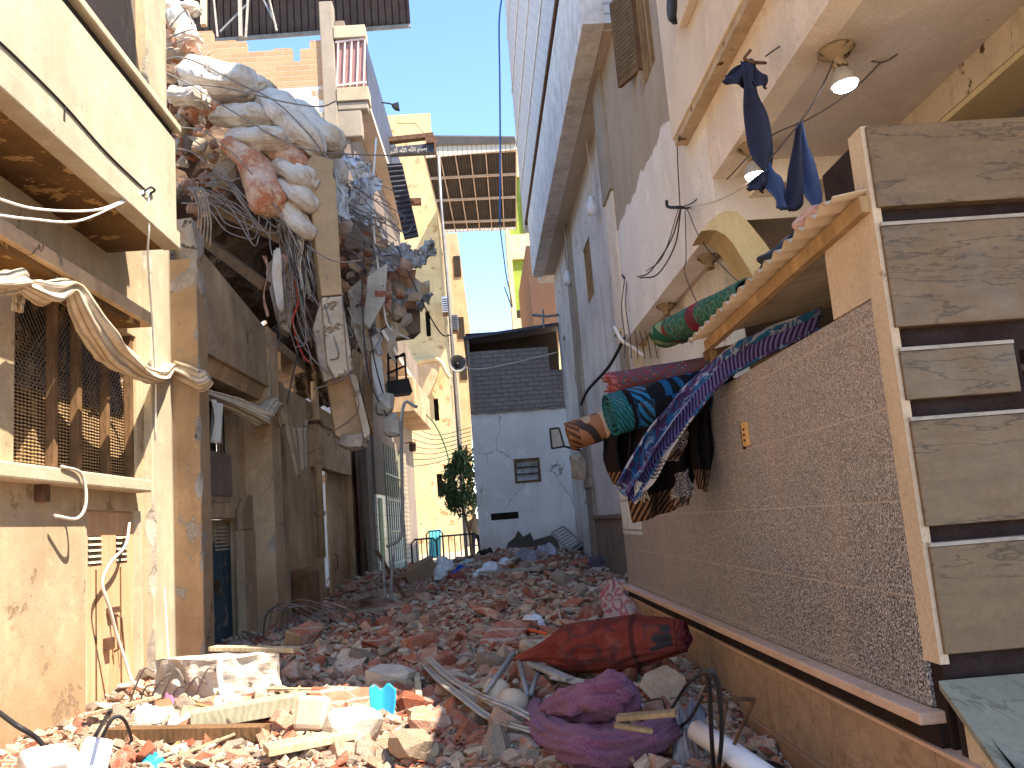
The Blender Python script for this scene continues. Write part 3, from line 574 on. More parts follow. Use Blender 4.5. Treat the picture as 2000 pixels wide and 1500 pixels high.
def sackm(p,q,r,seed,fl=.8,tie=0,n=44,m=56):
    p=V(p);q=V(q);d=q-p;L=d.length; mb=MB(); pts=[];rs=[]; ex=r*.8; dn=d.normalized(); A=p-dn*ex; B=q+dn*ex; rr=random.Random(seed)
    up=V((0,0,1)); sd=dn.cross(up).normalized()
    for i in range(m+1):
        t=i/m; e=abs(2*t-1); f=max(.03,(1-e**4.5))**.5
        if tie and t>.84: f=max(.14,f*lerp(1,.25,sst(.84,.92,t))) if t<.93 else lerp(.18,.42,sst(.93,1,t))
        bend=up*(-.13*L*math.sin(t*math.pi)*(1 if seed%2 else -.3))+sd*(.06*L*math.sin(t*4+seed))
        pts.append(A.lerp(B,t)+bend); rs.append(r*f*(1+.10*math.sin(t*6+seed)))
    mb.tube(pts,rs,n,fl=fl); o=V((seed*5.3,seed*2.1,0)); vs=[]
    for i,v in enumerate(mb.v):
        j=min(i//n,m); c=pts[j]; a=i%n; an=a*2*math.pi/n; t=j/m; e=abs(2*t-1)
        g=noise.noise(v*(.75/r)+o)*.30
        w=V((math.cos(an)*1.7,math.sin(an)*1.7,t*1.1))+o
        g-=.20*max(0,.35-abs(noise.noise(w*1.1)))/.35*(.4+.6*abs(noise.noise(w*.7+V((9,0,0)))))   # creases
        g+=.08*(1-2*abs(noise.noise(w*2.1)))+.025*(1-2*abs(noise.noise(w*4.5)))
        g+=.16*e**3*math.sin(an*7+seed+2*noise.noise(w))
        dd=v-c
        if dd.dot(up)<-.35*r: g-=.12
        vs.append(v+dd*g)
    mb.v=vs; return mb
SK=[ # u0,v0,u1,v1, r px, Y, mat, label
(392,150,468,160,52,13.6,0,'biggest white sack, bright on top of the pile beside the near house'),
(350,192,388,194,28,13.3,0,'small bright sack wedged below the biggest white sack at the pile left edge'),
(430,192,500,168,38,13.8,0,'shaded sack with a dark fold right below the biggest white sack'),
(425,228,520,236,32,13.5,0,'long lying sack in the second row of the pile'),
(462,262,565,272,34,13.4,0,'tied white sack with a grey underside above the pink stained sack'),
(528,210,608,285,44,13.5,0,'long slanting clean white sack in the middle of the pile'),
(575,222,640,268,48,13.8,0,'grey white sack with a pointed ear at the right end of the pile'),
(458,290,505,340,32,13.3,1,'folded pinkish sack mouth above the brown stained sack'),
(492,320,522,388,44,13.15,1,'brick stained sack hanging over the edge with rods below it'),
(530,298,588,330,32,13.45,1,'pale pink sack squeezed between the white sacks'),
(555,318,606,352,34,13.35,0,'grey sack with torn strings left of the hanging slab'),
(565,368,602,398,32,13.3,0,'wrinkled sack pressed against the hanging slab'),
(566,402,600,448,27,13.25,0,'lowest drooping sack next to the hanging slab'),
(352,36,366,82,30,13.9,0,'dusty tan sack high at the top left of the pile'),
(335,8,376,14,22,14.0,0,'flattened sack at the very top of the pile'),
(640,305,655,345,30,14.4,0,'white sack just right of the top of the hanging slab'),
(500,160,530,180,24,14.6,2,'dark grey stone filled bag behind the slanting white sack'),
(365,230,420,215,24,13.7,1,'reddish brown bag under the small bright sack at the pile left edge'),
(660,390,668,440,24,14.6,0,'torn white sack hanging low behind the hanging slab'),
]
for i,(u0,v0,u1,v1,rp,Y,mi,lb) in enumerate(SK):
    d=sackm(pY(u0,v0,Y-.1),pY(u1,v1,Y-.3),rp*.9*Y/F_PX,i+1,.85,i%3==1)
    S('sack',lb,'sack',d,(m_sack,m_sackp,m_conc)[mi],'filled sacks piled on the collapsed storey',smooth=True)
# torn white plastic sheets
def sheet(quad,Y,seed,amp=.12,nu=26,nv=26,rag=.1,dy=.0):
    P=[pY(u,v,Y+k) for (u,v),k in zip(quad,(0,dy,dy,0))]; o=V((seed*9.1,0,0))
    def fn(a,b):
        p=P[0].lerp(P[1],a).lerp(P[3].lerp(P[2],a),b); e=max(abs(2*a-1),abs(2*b-1))**6
        return p+V((noise.noise(V((a*3,b*3,seed)))*amp+e*rag*noise.noise(V((a*14,b*14,seed+5))),(noise.noise(V((a*5,b*4,seed+9)))+.5*noise.noise(V((a*11,b*9,seed))))*amp*1.5,noise.noise(V((a*3,b*4,seed+3)))*amp+e*rag*noise.noise(V((a*15,b*13,seed+8)))))
    return MB().grid(fn,nu,nv)
n=N('torn_plastic_sheet',.55,.35); p=n.obj(); n.col(n.mix(n.st(n.noise(p,4,7,.7),.5,.62,0,.8),(.74,.76,.80),(.34,.30,.27))); n.bump(n.noise(p,9,6,.7),.8,.05); m_sheet=n.m
n=N('grey_plastic_sheet',.5,.35); p=n.obj(); n.col(n.mix(n.st(n.noise(p,3,7,.7),.45,.6,0,.8),(.52,.55,.60),(.22,.20,.19))); n.bump(n.noise(p,8,6,.7),.8,.05); m_sheetg=n.m
SH=[(((622,335),(662,330),(690,425),(652,440)),13.9,m_sheet,'shredded white plastic sheet hanging right of the hanging slab'),
(((655,290),(722,322),(728,352),(665,330)),14.6,m_sheet,'pale flat sheet over the bar cluster'),
(((720,490),(800,478),(822,520),(730,535)),15.2,m_sheetg,'grey crumpled plastic sheet jutting from the broken slab'),
(((800,500),(842,470),(848,482),(822,525)),15.2,m_sheetg,'twisted grey sheet tip pointing out over the alley'),
(((690,330),(745,350),(720,440),(680,420)),15.2,m_sheet,'bluish white sheet behind the tangled bars'),
(((765,575),(842,572),(828,602),(772,600)),15.6,m_sheetg,'dark glossy sheet draped over the lowest broken slab')]
for i,(q_,Y,m_,l_) in enumerate(SH): S('plastic_sheet',l_,'plastic sheet',sheet(q_,Y,i+1),m_,smooth=True,solid=.01)
# --- hanging slabs
def slab(pts,Y,th,dirv=(0,1,0),dys=None):
    P=[pY(u,v,Y+(dys[i] if dys else 0)) for i,(u,v) in enumerate(pts)]; return MB().prism(P,V(dirv)*th)
t=T('hanging_slab','long narrow slab hanging on edge in front of the pile, ochre above and grey below','slab',pY(650,730,13.0))
d=(-.35,.94,0)
slab([(598,318),(612,300),(652,312),(650,345),(656,352),(668,575),(628,578)],13.0,.30,d).build('plastered_part',m_slaby,t,bevel=.012)
slab([(628,581),(668,578),(686,690),(690,722),(672,735),(655,738),(640,712)],13.0,.28,d).build('bare_part',m_slabw,t,bevel=.012)
slab([(612,640),(628,582),(640,712),(652,738),(634,745),(622,700)],13.1,.12,d).build('torn_side',m_conc,t,bevel=.01)
t=T('hanging_slab','lower dark slab hanging tilted below the long narrow slab','slab',pY(700,870,13.6))
slab([(638,745),(682,725),(722,858),(700,880),(655,850)],13.6,.28,(-.2,.95,0)).build('slab',m_brown2,t,bevel=.02)
slab([(682,722),(692,718),(722,838),(722,862),(712,858)],13.45,.3,(-.2,.95,0)).build('white_edge',m_slabw,t,bevel=.01)
mb=MB(); mb.rock(pY(690,862,13.6),(.5,.4,.32),random.Random(8),n=40,boxy=.5); mb.build('crumbled_end',m_conc,t)
CH=[ # broken slab pieces: polygon px, Y, thick, mat, label
(((688,560),(735,520),(742,600),(715,640),(692,632)),15.0,.5,m_conc,'dark broken concrete piece with a rough face right of the hanging slab'),
(((718,540),(758,512),(752,590),(722,642),(712,630)),14.8,.35,m_concl,'pale cut concrete piece leaning beside the dark broken one'),
(((760,540),(790,525),(828,555),(838,575),(775,572)),15.7,.35,m_concl,'upper white topped slab piece jutting to the right'),
(((735,575),(790,580),(795,612),(745,640)),15.6,.6,m_brown,'peach plastered wall chunk under the jutting slab pieces'),
(((770,610),(820,592),(822,650),(785,655)),15.9,.7,m_greyup,'dark box shaped wall piece overhanging the alley'),
(((762,625),(785,632),(800,655),(775,660)),15.5,.15,m_yel,'small yellow board in the overhanging debris'),
(((722,660),(742,648),(758,850),(728,735)),15.4,.06,m_white,'white panel hanging upright below the broken slab'),
(((694,640),(712,635),(735,680),(712,690)),15.2,.3,m_concl,'short grey post fragment behind the hanging slab'),
(((655,440),(722,432),(730,480),(662,490)),15.2,.5,m_greyup,'square wall remnant behind the hanging slab'),
(((716,510),(770,470),(772,520),(742,535)),15.4,.4,m_concl,'cracked slab corner under the tangle of bars'),
(((690,680),(705,690),(700,780),(688,780)),15.6,.2,m_brown2,'thin hanging plaster strip beside the lower slab'),
(((705,690),(728,690),(730,850),(712,800)),16.2,.4,m_brown2,'shaded wall strip between the lower slab and the white panel'),
(((640,420),(655,400),(668,470),(650,500)),14.6,.4,m_brown2,'dark stump of wall touching the hanging slab'),
(((520,520),(560,470),(580,560),(566,650),(548,640)),13.7,.5,m_conc,'rough concrete lump hanging above the small dark window'),
]
for pg,Y,th,m_,l_ in CH: S('concrete_piece',l_,'concrete piece',slab(pg,Y,th,(-.25,.95,.05)),m_,bevel=.015)
for i,(u,v,r_,l_) in enumerate(((752,790,24,'upper of two pitted concrete lumps hanging on a cable'),(767,832,24,'lower of two pitted concrete lumps hanging on a cable'))):
    S('concrete_lump',l_,'concrete lump',MB().rock(pY(u,v,15.),(r_*2*15/F_PX*.9,.4,r_*2.2*15/F_PX),random.Random(i+20),n=60,boxy=.25).lump(.05,5,i),m_concl)
S('concrete_lump','round stony concrete lump stuck left of the brown stained sack','concrete lump',MB().rock(pY(445,338,13.3),(.42,.4,.5),random.Random(31),n=60,boxy=.3).lump(.05,5,2),m_tan)
# brick chunks sticking in the pile
pile=[]
def inpoly(u,v,P):
    c=False
    for i in range(len(P)):
        a,b=P[i],P[i-1]
        if (a[1]>v)!=(b[1]>v) and u<(b[0]-a[0])*(v-a[1])/(b[1]-a[1])+a[0]: c=not c
    return c
RG=random.Random(11)
RK=[]
for i in range(14):
    mb=MB().rock((0,0,0),(.24*RG.uniform(.5,1),.14*RG.uniform(.8,1.2),.11*RG.uniform(.7,1.1)),RG,n=18,boxy=.9); RK.append(mb)
reg=[(((325,20),(400,90),(350,120),(440,300),(450,400),(345,420),(318,200)),13.4,52,'broken brick caught in the left flank of the sack pile'),
     (((640,450),(780,470),(835,560),(800,640),(700,600),(640,560)),15.1,46,'brick fragment lodged in the overhanging slab debris')]
protos={}
for P,Y,cnt,lb in reg:
    us=[p[0] for p in P];vs=[p[1] for p in P]; k=0
    while k<cnt:
        u,v=RG.uniform(min(us),max(us)),RG.uniform(min(vs),max(vs))
        if not inpoly(u,v,P): continue
        k+=1; ki=RG.randrange(14); mi=RG.choice((5,5,1,2,3,4)); key=(ki,mi)
        if key not in protos:
            o=tag(RK[ki].build('brick_fragment',(m_red,m_redh,m_tan,m_wht,m_gry,m_pink)[mi],origin=(0,0,0)),lb,'brick',lb); protos[key]=o
        else:
            o=protos[key].copy(); COL.objects.link(o)
        o['label']=lb; o['group']='brick fragments in the collapsed storey' if Y<14 else 'brick fragments in the overhanging debris'
        o.location=pY(u,v,Y+RG.uniform(-.2,.4)); o.rotation_euler=(RG.uniform(0,6),RG.uniform(0,6),RG.uniform(0,6)); s=RG.uniform(.8,2.2); o.scale=(s,s,s)
# --- bent steel bars
def bar(pts,lab,grp,r=.011,Yj=0,m_=None): return S('steel_bar',lab,'steel bar',MB().tube(YY(pts),r,5,k=5),m_ or m_rebar,grp,smooth=True)
RG=random.Random(5)
g1='bars dangling left of the hanging slab'
for i in range(26):
    u=RG.uniform(520,600); v=RG.uniform(395,440); l=RG.uniform(120,300); dx=RG.uniform(10,95)
    pts=[(u,v,13.3+RG.uniform(-.2,.2))]; uu=u
    for j in range(1,5): uu=u+dx*(j/4)**RG.uniform(.8,1.6)+RG.uniform(-9,9); pts.append((uu,v+l*j/4,13.2+RG.uniform(-.25,.3)))
    if RG.random()<.6: pts.append((uu+RG.uniform(-25,8),v+l+RG.uniform(-12,14),13.0))
    bar(pts,'bent steel bar dangling from the floor edge left of the hanging slab',g1)
g2='tangled bars right of the hanging slab'
for i in range(34):
    v=RG.uniform(330,480); u=RG.uniform(655,690); Y=15+RG.uniform(-.3,.4); sl=RG.uniform(.25,1.0); L_=RG.uniform(50,120)
    pts=[(u,v,Y)]+[(u+L_*t+RG.uniform(-4,4),v+L_*t*sl+RG.uniform(-6,6),Y+RG.uniform(-.15,.15)) for t in (.35,.7,1)]
    if RG.random()<.5: pts.append((pts[-1][0]+RG.uniform(-8,14),pts[-1][1]+RG.uniform(-25,20),Y))
    bar(pts,'thin bent bar in the tangle right of the hanging slab',g2,.010)
g3='bars hanging under the sack pile'
for i in range(16):
    u=RG.uniform(355,420); v=RG.uniform(335,400); pts=[(u,v,13.1+RG.uniform(-.2,.2)),(u+RG.uniform(30,50),v+RG.uniform(-8,14),12.9),(u+RG.uniform(70,110),v+RG.uniform(25,60),12.9),(u+RG.uniform(110,150),v+RG.uniform(50,110),12.9)]
    if i%2: pts.append((pts[-1][0]+12,pts[-1][1]-18,12.9))
    bar(pts,'bent bar jutting out under the sack pile beside the pillar',g3)
for pts,l in (
 ([(318,118,12.9),(352,112,12.8),(400,128,12.8),(470,165,12.8),(540,200,12.8),(610,270,13),(640,320,13.2)],'long bowed bar running over the biggest white sack'),
 ([(345,168,12.8),(400,166,12.8),(470,178,12.8),(560,200,12.8),(625,208,12.9),(655,198,13)],'long bar crossing the pile below the biggest white sack'),
 ([(320,140,12.9),(380,170,12.8),(450,215,12.8),(560,278,12.8),(640,298,13),(770,304,14)],'longest bar slanting over the pile towards the far balconies'),
 ([(345,290,12.9),(380,300,12.8),(440,350,12.8),(470,348,12.8)],'bowed bar over the round concrete lump'),
 ([(352,248,12.9),(400,258,12.8),(455,300,12.7),(500,350,12.7),(555,430,12.7),(590,500,12.7)],'bar running down beside the brown stained sack'),
 ([(398,128,13),(410,140,12.9),(385,90,12.9)],'small hook of bar beside the top sacks'),
 ([(330,55,13.2),(362,20,13.1),(375,48,13.1)],'hooked bar above the near pillar'),
 ([(326,75,13.2),(375,58,13.1),(392,72,13.1)],'short bar end above the near pillar'),
 ([(322,90,13.2),(372,74,13.1)],'straight bar stub above the near pillar'),
 ([(600,480,12.8),(640,505,12.7),(672,512,12.7),(708,508,12.7)],'white bar curving in front of the hanging slab'),
 ([(668,575,12.8),(680,720,12.9),(700,800,13),(640,850,13.2)],'bar bent below the end of the hanging slab'),
 ([(612,760,13),(660,745,12.9),(688,722,12.9),(700,735,13)],'bar hooked round the foot of the hanging slab'),
 ([(680,600,13),(700,660,13),(690,700,13.1)],'twisted bar on the right edge of the hanging slab'),
 ([(560,560,13.2),(575,640,13.1),(610,700,13.1),(660,742,13)],'curved bar between the dark window and the hanging slab'),
 ): S('steel_bar',l,'steel bar',MB().tube(YY(pts),.012,6,k=6),m_rebar,smooth=True)
S('red_cable','red cable hanging in the dark gap left of the hanging slab','cable',MB().tube(YY([(575,545,13.2),(582,590,13.1),(572,630,13.1),(590,690,13.2),(612,715,13.2)]),.014,5,k=6),flat('red_cable',(.45,.05,.03),.5,.2,4,0),smooth=True)
S('white_conduit','long white conduit hanging down past the overhanging debris','conduit',MB().tube(YY([(735,270,15.3),(728,380,15.2),(732,470,15.),(745,560,15),(755,630,15),(775,650,15),(800,662,15.2)]),.02,6,k=5),m_wirew,smooth=True)
for i,pts in enumerate(([(720,640,14.9),(735,720,14.9),(752,780,14.9)],[(712,470,14.8),(708,600,14.8),(722,740,14.8),(766,830,14.9)],[(775,480,15),(820,580,15),(860,650,16),(880,655,17)],[(640,660,13.6),(600,640,13.6),(575,720,13.5),(560,790,13.4)])):
    S('hanging_cable',('cable carrying the upper concrete lump','cable running down from the tangle to the lower concrete lump','thin brown cable sagging from the grey sheet to the far pole','loose cable looping in front of the small dark window')[i],'cable',MB().tube(YY(pts),.013,5,k=6),m_wired,smooth=True)
# bars & bent reinforcement at the broken pillar top
for i in range(5):
    u=378+i*6; S('steel_bar','bar bent over from the broken top of the near pillar','steel bar',MB().tube(YY([(u-10,365,11.3),(u,378,11.1),(u+10,410+i*6,11.1),(u+8,450+i*8,11.15)]),.013,5,k=5),m_rebar,'bars of the broken pillar',smooth=True)
# balcony frame of black metal, high tin clad strip, white downpipe
t=T('metal_balcony','black metal balcony frame with a dark plate hanging below the overhanging debris','balcony',pY(775,770,17))
mb=MB()
for (a,b) in (((756,700),(790,694)),((756,730),(790,715)),((758,690),(760,765)),((790,690),(795,762)),((774,695),(776,760)),((772,700),(790,690))): mb.beam(pY(*a,17),pY(*b,17),.04,.04)
mb.build('rails',m_black,t)
slab([(756,745),(798,738),(806,765),(762,770)],17,.5,(-.2,.95,0)).build('plate',m_black,t)
zt=[pY(u,v,23.5) for u,v in ((815,795),(786,800),(786,1000),(782,1050),(755,1068))]
S('white_drainpipe','white plastic drainpipe bending at the bottom beside the green gate','drainpipe',MB().tube(zt,.045,8,k=5),m_wire,smooth=True)
# corrugated strip high beside the far yellow house
P=[pY(u,v,27) for u,v in ((755,320),(785,318),(818,462),(790,468))]
S('tin_awning','dark corrugated tin strip hanging off the brick house balconies','awning',MB().grid(lambda a,b:P[0].lerp(P[1],a).lerp(P[3].lerp(P[2],a),b)+V((0,.05*math.sin(b*95),0)),4,140),m_tin,solid=.01)

RG=random.Random(77)
for i in range(18):
    if i<10: u,v,Y,lb,g=RG.uniform(500,606),RG.uniform(410,520),13.1,'torn cloth strip dangling among the bars left of the hanging slab','cloth strips left of the hanging slab'
    else: u,v,Y,lb,g=RG.uniform(690,790),RG.uniform(560,680),15.1,'torn cloth strip dangling from the overhanging debris','cloth strips on the overhanging debris'
    a=pY(u,v,Y+RG.uniform(-.2,.3)); L_=RG.uniform(.35,1.1); w_=RG.uniform(.06,.2); tw=RG.uniform(0,3); sd_=RG.uniform(0,9)
    S('cloth_strip',lb,'cloth strip',MB().grid(lambda s,t:a+V((math.cos(tw+t*2)*w_*(s-.5)*(1-.5*t)+.10*noise.noise(V((t*2,sd_,0))),math.sin(tw+t*2)*w_*(s-.5)+.10*noise.noise(V((t*2,sd_,5))),-L_*t+.05*noise.noise(V((s*5,t*3,sd_))))),6,22),(m_sack,m_sheet,m_sackp,m_cloth)[i%4],g,smooth=True,solid=.008)
# ================= far buildings =================
YD=46
def PD(u,v): return pY(u,v,YD)
hd=T('yellow_house','tall sunlit yellow house with an arched balcony at the end of the alley','house',(-3.5,YD,0))
xr=-1.35
mb=MB(); z9=PD(815,222).z
mb.panel(yw(YD),-9,xr,-.2,z9,[(-2.35,-2.1,11.8,13.2),(-2.2,-1.95,7.2,8.4),(-2.3,-2.0,3.2,4.4)],.3); mb.build('front_wall',m_yel,hd)
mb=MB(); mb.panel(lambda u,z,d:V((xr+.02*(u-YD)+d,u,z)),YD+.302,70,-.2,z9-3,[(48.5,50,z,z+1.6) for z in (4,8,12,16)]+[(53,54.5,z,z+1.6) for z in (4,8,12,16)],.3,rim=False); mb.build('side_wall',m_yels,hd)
MB().box(-9,xr-.4,YD+.5,YD+.6,0,z9-1).build('dark_rooms',m_dark,hd)
mb=MB(); mb.prism([(-3.2,YD-.02,z9-.05),(-2.0,YD-.02,z9-.05),(xr,YD-.02,z9-.9),(xr,YD-.02,z9-1.8),(-2.2,YD-.02,z9-.55),(-3.2,YD-.02,z9-.5)],(0,.4,0)); mb.build('curved_cornice',m_yel,hd)
# arched brown balcony bracket
c=PD(800,713); e=PD(862,800)
pts=[PD(u,v) for u,v in ((788,722),(848,708),(860,716),(855,740),(838,775),(815,790),(800,810),(788,815))]
mb=MB(); mb.prism([p-V((0,.6,0)) for p in pts],(0,.6,0)); mb.build('arched_bracket',m_orange,hd)
mb=MB().tube([PD(u,v)-V((0,.62,0)) for u,v in ((786,718),(845,706),(862,712),(872,730),(880,742))],.14,6,k=4); mb.build('bracket_moulding',m_yel,hd)
for y,z in ((62,19.5),):
    ho=T('orange_house','sunlit orange house beyond the yellow one','house',(0,62,0))
    mb=MB(); P=[pY(u,v,62) for u,v in ((862,455),(893,455),(918,640),(922,1060),(862,1060))]; mb.prism(P,(0,8,0)); mb.build('wall',m_orange,ho)
    for u,v in ((893,520),(900,640),(905,720)):
        mb=MB(); a=pY(u,v,61.9); mb.box(a.x-.25,a.x+.25,61.92,61.98,a.z-.8,a.z+.8); mb.build('window',m_dark,ho)
# AC units, speaker pole
for i,(u,v,l) in enumerate(((871,597,'upper grey air conditioner on the side of the yellow house'),(888,632,'lower dark air conditioner on the side of the yellow house'))):
    a=pY(u,v,45.5 if i==0 else 47); t=T('air_conditioner',l,'air conditioner',a)
    MB().box(a.x-.2,a.x+.2,a.y-.35,a.y+.35,a.z-.42,a.z+.42).build('housing',m_metal if i else m_pvc,t,bevel=.03)
    mb=MB(); 
    for k in range(6): mb.box(a.x-.17,a.x+.17,a.y-.38,a.y-.352,a.z-.36+k*.12,a.z-.31+k*.12)
    mb.build('grille',m_tin,t)
    MB().box(a.x-.2,a.x+.2,a.y-.3,a.y+.3,a.z-.52,a.z-.46).build('bracket',m_rust,t)
YP=30
a=pY(884,590,YP); b=pY(897,880,YP)
S('utility_pole','slim grey pole standing in front of the yellow house','pole',MB().tube([V((b.x,YP,.2)),V((b.x,YP,a.z)),V((b.x-.05,YP,a.z+3.6)),V((b.x-.02,YP,a.z+5.5))],.055,8),m_metal,smooth=True)
a=pY(893,713,29.4)
t=T('horn_speaker','grey horn loudspeaker on the pole above the shed roof','loudspeaker',a)
Mh=rotm(R(88),0,R(6))
MB().lathe([(.29,.22),(.27,.215),(.20,.08),(.12,-.02),(.06,-.1),(.05,-.3),(0,-.3)],a,28,Mh).build('horn',flat('grey_speaker',(.20,.20,.19),.5,.2,3,.05),t,smooth=True)
MB().lathe([(0,.17),(.06,.15),(.075,.05),(.06,-.02)],a,16,Mh).build('driver',m_black,t,smooth=True)
MB().lathe([(.30,.235),(.31,.22),(.29,.205)],a,28,Mh).build('rim',m_metal,t,smooth=True)
# bridging canopy
YCp=45
tc=T('canopy_roof','brown tin canopy on a steel grid bridging the far street','canopy',pY(930,360,YCp))
Q=[pY(u,v,y) for u,v,y in ((828,300,41.5),(1008,290,41.5),(1008,447,48),(866,452,48))]
def cp(a,b): return Q[0].lerp(Q[1],a).lerp(Q[3].lerp(Q[2],a),b)
mb=MB().grid(lambda a,b:cp(a,b)+V((0,0,.10+.04*(abs((a*30)%1-.5)<.2))),240,2); mb.build('roof_sheet',m_tinb,tc,solid=.01)
mb=MB()
for i in range(7): a=i/6; mb.beam(cp(a,0),cp(a,1),.06,.10)
for b in (.0,.27,.55,.85): mb.beam(cp(0,b)-V((0,0,.1)),cp(1,b)-V((0,0,.1)),.08,.12)
mb.build('steel_grid',flat('dusty_steel_pink',(.42,.33,.28),.6,.2,3,.05),tc)
n=N('ribbed_pale_panel',.6,.3); p=n.obj(); s_=n.sep(p); n.col(n.mix(n.st(n.ma('SINE',n.ma('MULTIPLY',s_[0],26)),.7,.9),(.46,.41,.34),(.24,.21,.18))); m_rib=n.m
P=[pY(u,v,41.3) for u,v in ((828,285),(1008,268),(1010,292),(832,308))]; MB().prism(P,(0,.08,0)).build('valance',m_rib,tc)
P=[pY(u,v,41.2) for u,v in ((836,266),(1006,268),(1008,279),(832,284))]; MB().prism(P,(0,.3,.2)).build('top_edge',m_tinb,tc)
P=[pY(u,v,48.2) for u,v in ((864,435),(1006,432),(1006,448),(866,453))]; MB().prism(P,(0,.08,0)).build('far_valance',m_rib,tc)
# right pale tower with green recesses
YT=52
ht=T('pale_tower','pale yellow tower with green recessed loggias beside the canopy','building',(4,YT,0))
X0=pY(979,350,YT).x; X1=X0+4.5; zt=pY(985,292,YT).z
def tz(v): return pY(1005,v,YT).z
h1=(X0+.28,X0+1.25,tz(458),tz(345)); h2=(X0+.28,X0+1.2,tz(622),tz(506))
mb=MB(); mb.panel(yw(YT),X0,X1,0,zt,[h1,h2],1.2); mb.build('wall',m_tower,ht)
for h in (h1,h2): MB().box(h[0],h[1],YT+.25,YT+.3,h[2],h[3]).build('loggia_wall',m_lime,ht)
MB().box(h2[0],h2[1],YT+.02,YT+.08,h2[2],h2[2]+.5).build('loggia_rail',m_dark,ht)
# peach brick wall right above shed
hp=T('peach_house','peach brick house squeezed between the shed and the pale tower','house',(2,27,0))
mb=MB(); P=[pY(u,v,27) for u,v in ((1027,480),(1090,480),(1092,720),(1050,720))]; mb.prism(P,(0,6,0)); mb.build('wall',m_peachb,hp)
# channel beams with calligraphy sticking out of brick house
tb=T('steel_channel','upper rusty steel channel jutting from the brick house towards the yellow house','steel beam',pY(800,270,30))
P=[pY(u,v,30) for u,v in ((752,268),(846,258),(846,266),(752,277))]; MB().prism(P,(0,.3,0)).build('channel',m_rust,tb)
MB().box(*(lambda a:(a.x-.08,a.x+.3,29.9,30.3,a.z-.1,a.z+.12))(pY(836,276,30))).build('end_plate',m_rust,tb)
ts=T('steel_channel','lower steel channel carrying raised calligraphy lettering','steel beam',pY(800,288,30))
P=[pY(u,v,30) for u,v in ((735,290),(848,279),(850,296),(735,302))]; MB().prism(P,(0,.3,0)).build('channel',m_tin,ts)
mb=MB(); mb.beam(pY(849,276,29.9),pY(852,306,29.9),.06,.06); mb.build('hook',m_rust,ts)
ar='\uFEAE\uFE92\uFEDB\uFE83 \uFDF2 \uFDF2 \uFEE2\uFEB4\uFE91'
fc=bpy.data.curves.new('lettering','FONT'); fc.body=ar; fc.size=.34; fc.extrude=.01; fc.align_x='CENTER'
fo=bpy.data.objects.new('tmp',fc); COL.objects.link(fo); bpy.context.view_layer.update()
me=bpy.data.meshes.new_from_object(fo.evaluated_get(bpy.context.evaluated_depsgraph_get())); bpy.data.objects.remove(fo)
lo=bpy.data.objects.new('lettering',me); COL.objects.link(lo); me.materials.clear(); me.materials.append(flat('lettering_paint',(.6,.55,.45),.6,.1,3,0)); WL[lo]=V((0,0,0))
a=pY(798,296,29.93); b=pY(840,292,29.93); lo.parent=ts; lo.location=a-WL[ts]; lo.rotation_euler=(R(90),-math.atan2(b.z-a.z,b.x-a.x)*1,0)
w0=max((v.co.x for v in me.vertices),default=1)-min((v.co.x for v in me.vertices),default=0); lo.scale=(1.35/max(w0,.1),)*3
P=[pY(u,v,31) for u,v in ((776,388),(822,386),(822,396),(776,398))]
S('steel_channel','short rusty steel channel sticking out below the lettered one','steel beam',MB().prism(P,(0,.3,0)),m_rust)
a=pY(745,200,26); b=pY(772,205,26)
t=T('floodlight','small black floodlight on an arm at the brick house roof edge','floodlight',b)
MB().tube([a,pY(760,202,26),b],.025,6).build('arm',m_black,t); mb=MB(); mb.prism([pY(u,v,25.9) for u,v in ((764,203),(778,199),(780,212),(770,210))],(0,.2,0)); mb.build('lamp_head',m_black,t)
# cables and pipe in front of sky
S('hanging_pipe','blue plastic hose hanging down beside the painted brick overhang','hose',MB().tube(YY([(983,-20,20),(975,40,20),(976,150,20),(977,300,20),(976,440,20)]),.022,7,k=6),flat('blue_hose',(.05,.12,.34),.5,.2,3,0),smooth=True)
S('loose_cable','thin cable curling below the canopy beside the lime green loggia','cable',MB().tube(YY([(976,440,40),(985,510,40),(990,545,40),(996,570,40),(1000,600,40),(985,560,40)]),.03,5,k=6),m_black,smooth=True)
for i in range(7):
    S('street_wire','thin wire strung low in front of the yellow house','wire',MB().tube(YY([(800,828+i*14,40),(850,850+i*9,38),(920,835+i*8,36)]),.016,4,k=6),m_wired,'wires before the yellow house')
S('green_cable','green cable curving down from the low balcony to the yellow house','cable',MB().tube(YY([(822,800,34),(850,830,34),(872,880,34),(880,930,34)]),.03,5,k=6),flat('green_cable',(.05,.12,.05),.6,.1,3,0),smooth=True)
mb=MB().rock(pY(806,873,30),(.32,.3,.42),random.Random(4),n=40,boxy=.2); S('hanging_pot','dark round pot hanging off the wall beside the drainpipe','pot',mb.tube(YY([(790,865,30),(806,862,30)]),.03,5),m_rust)
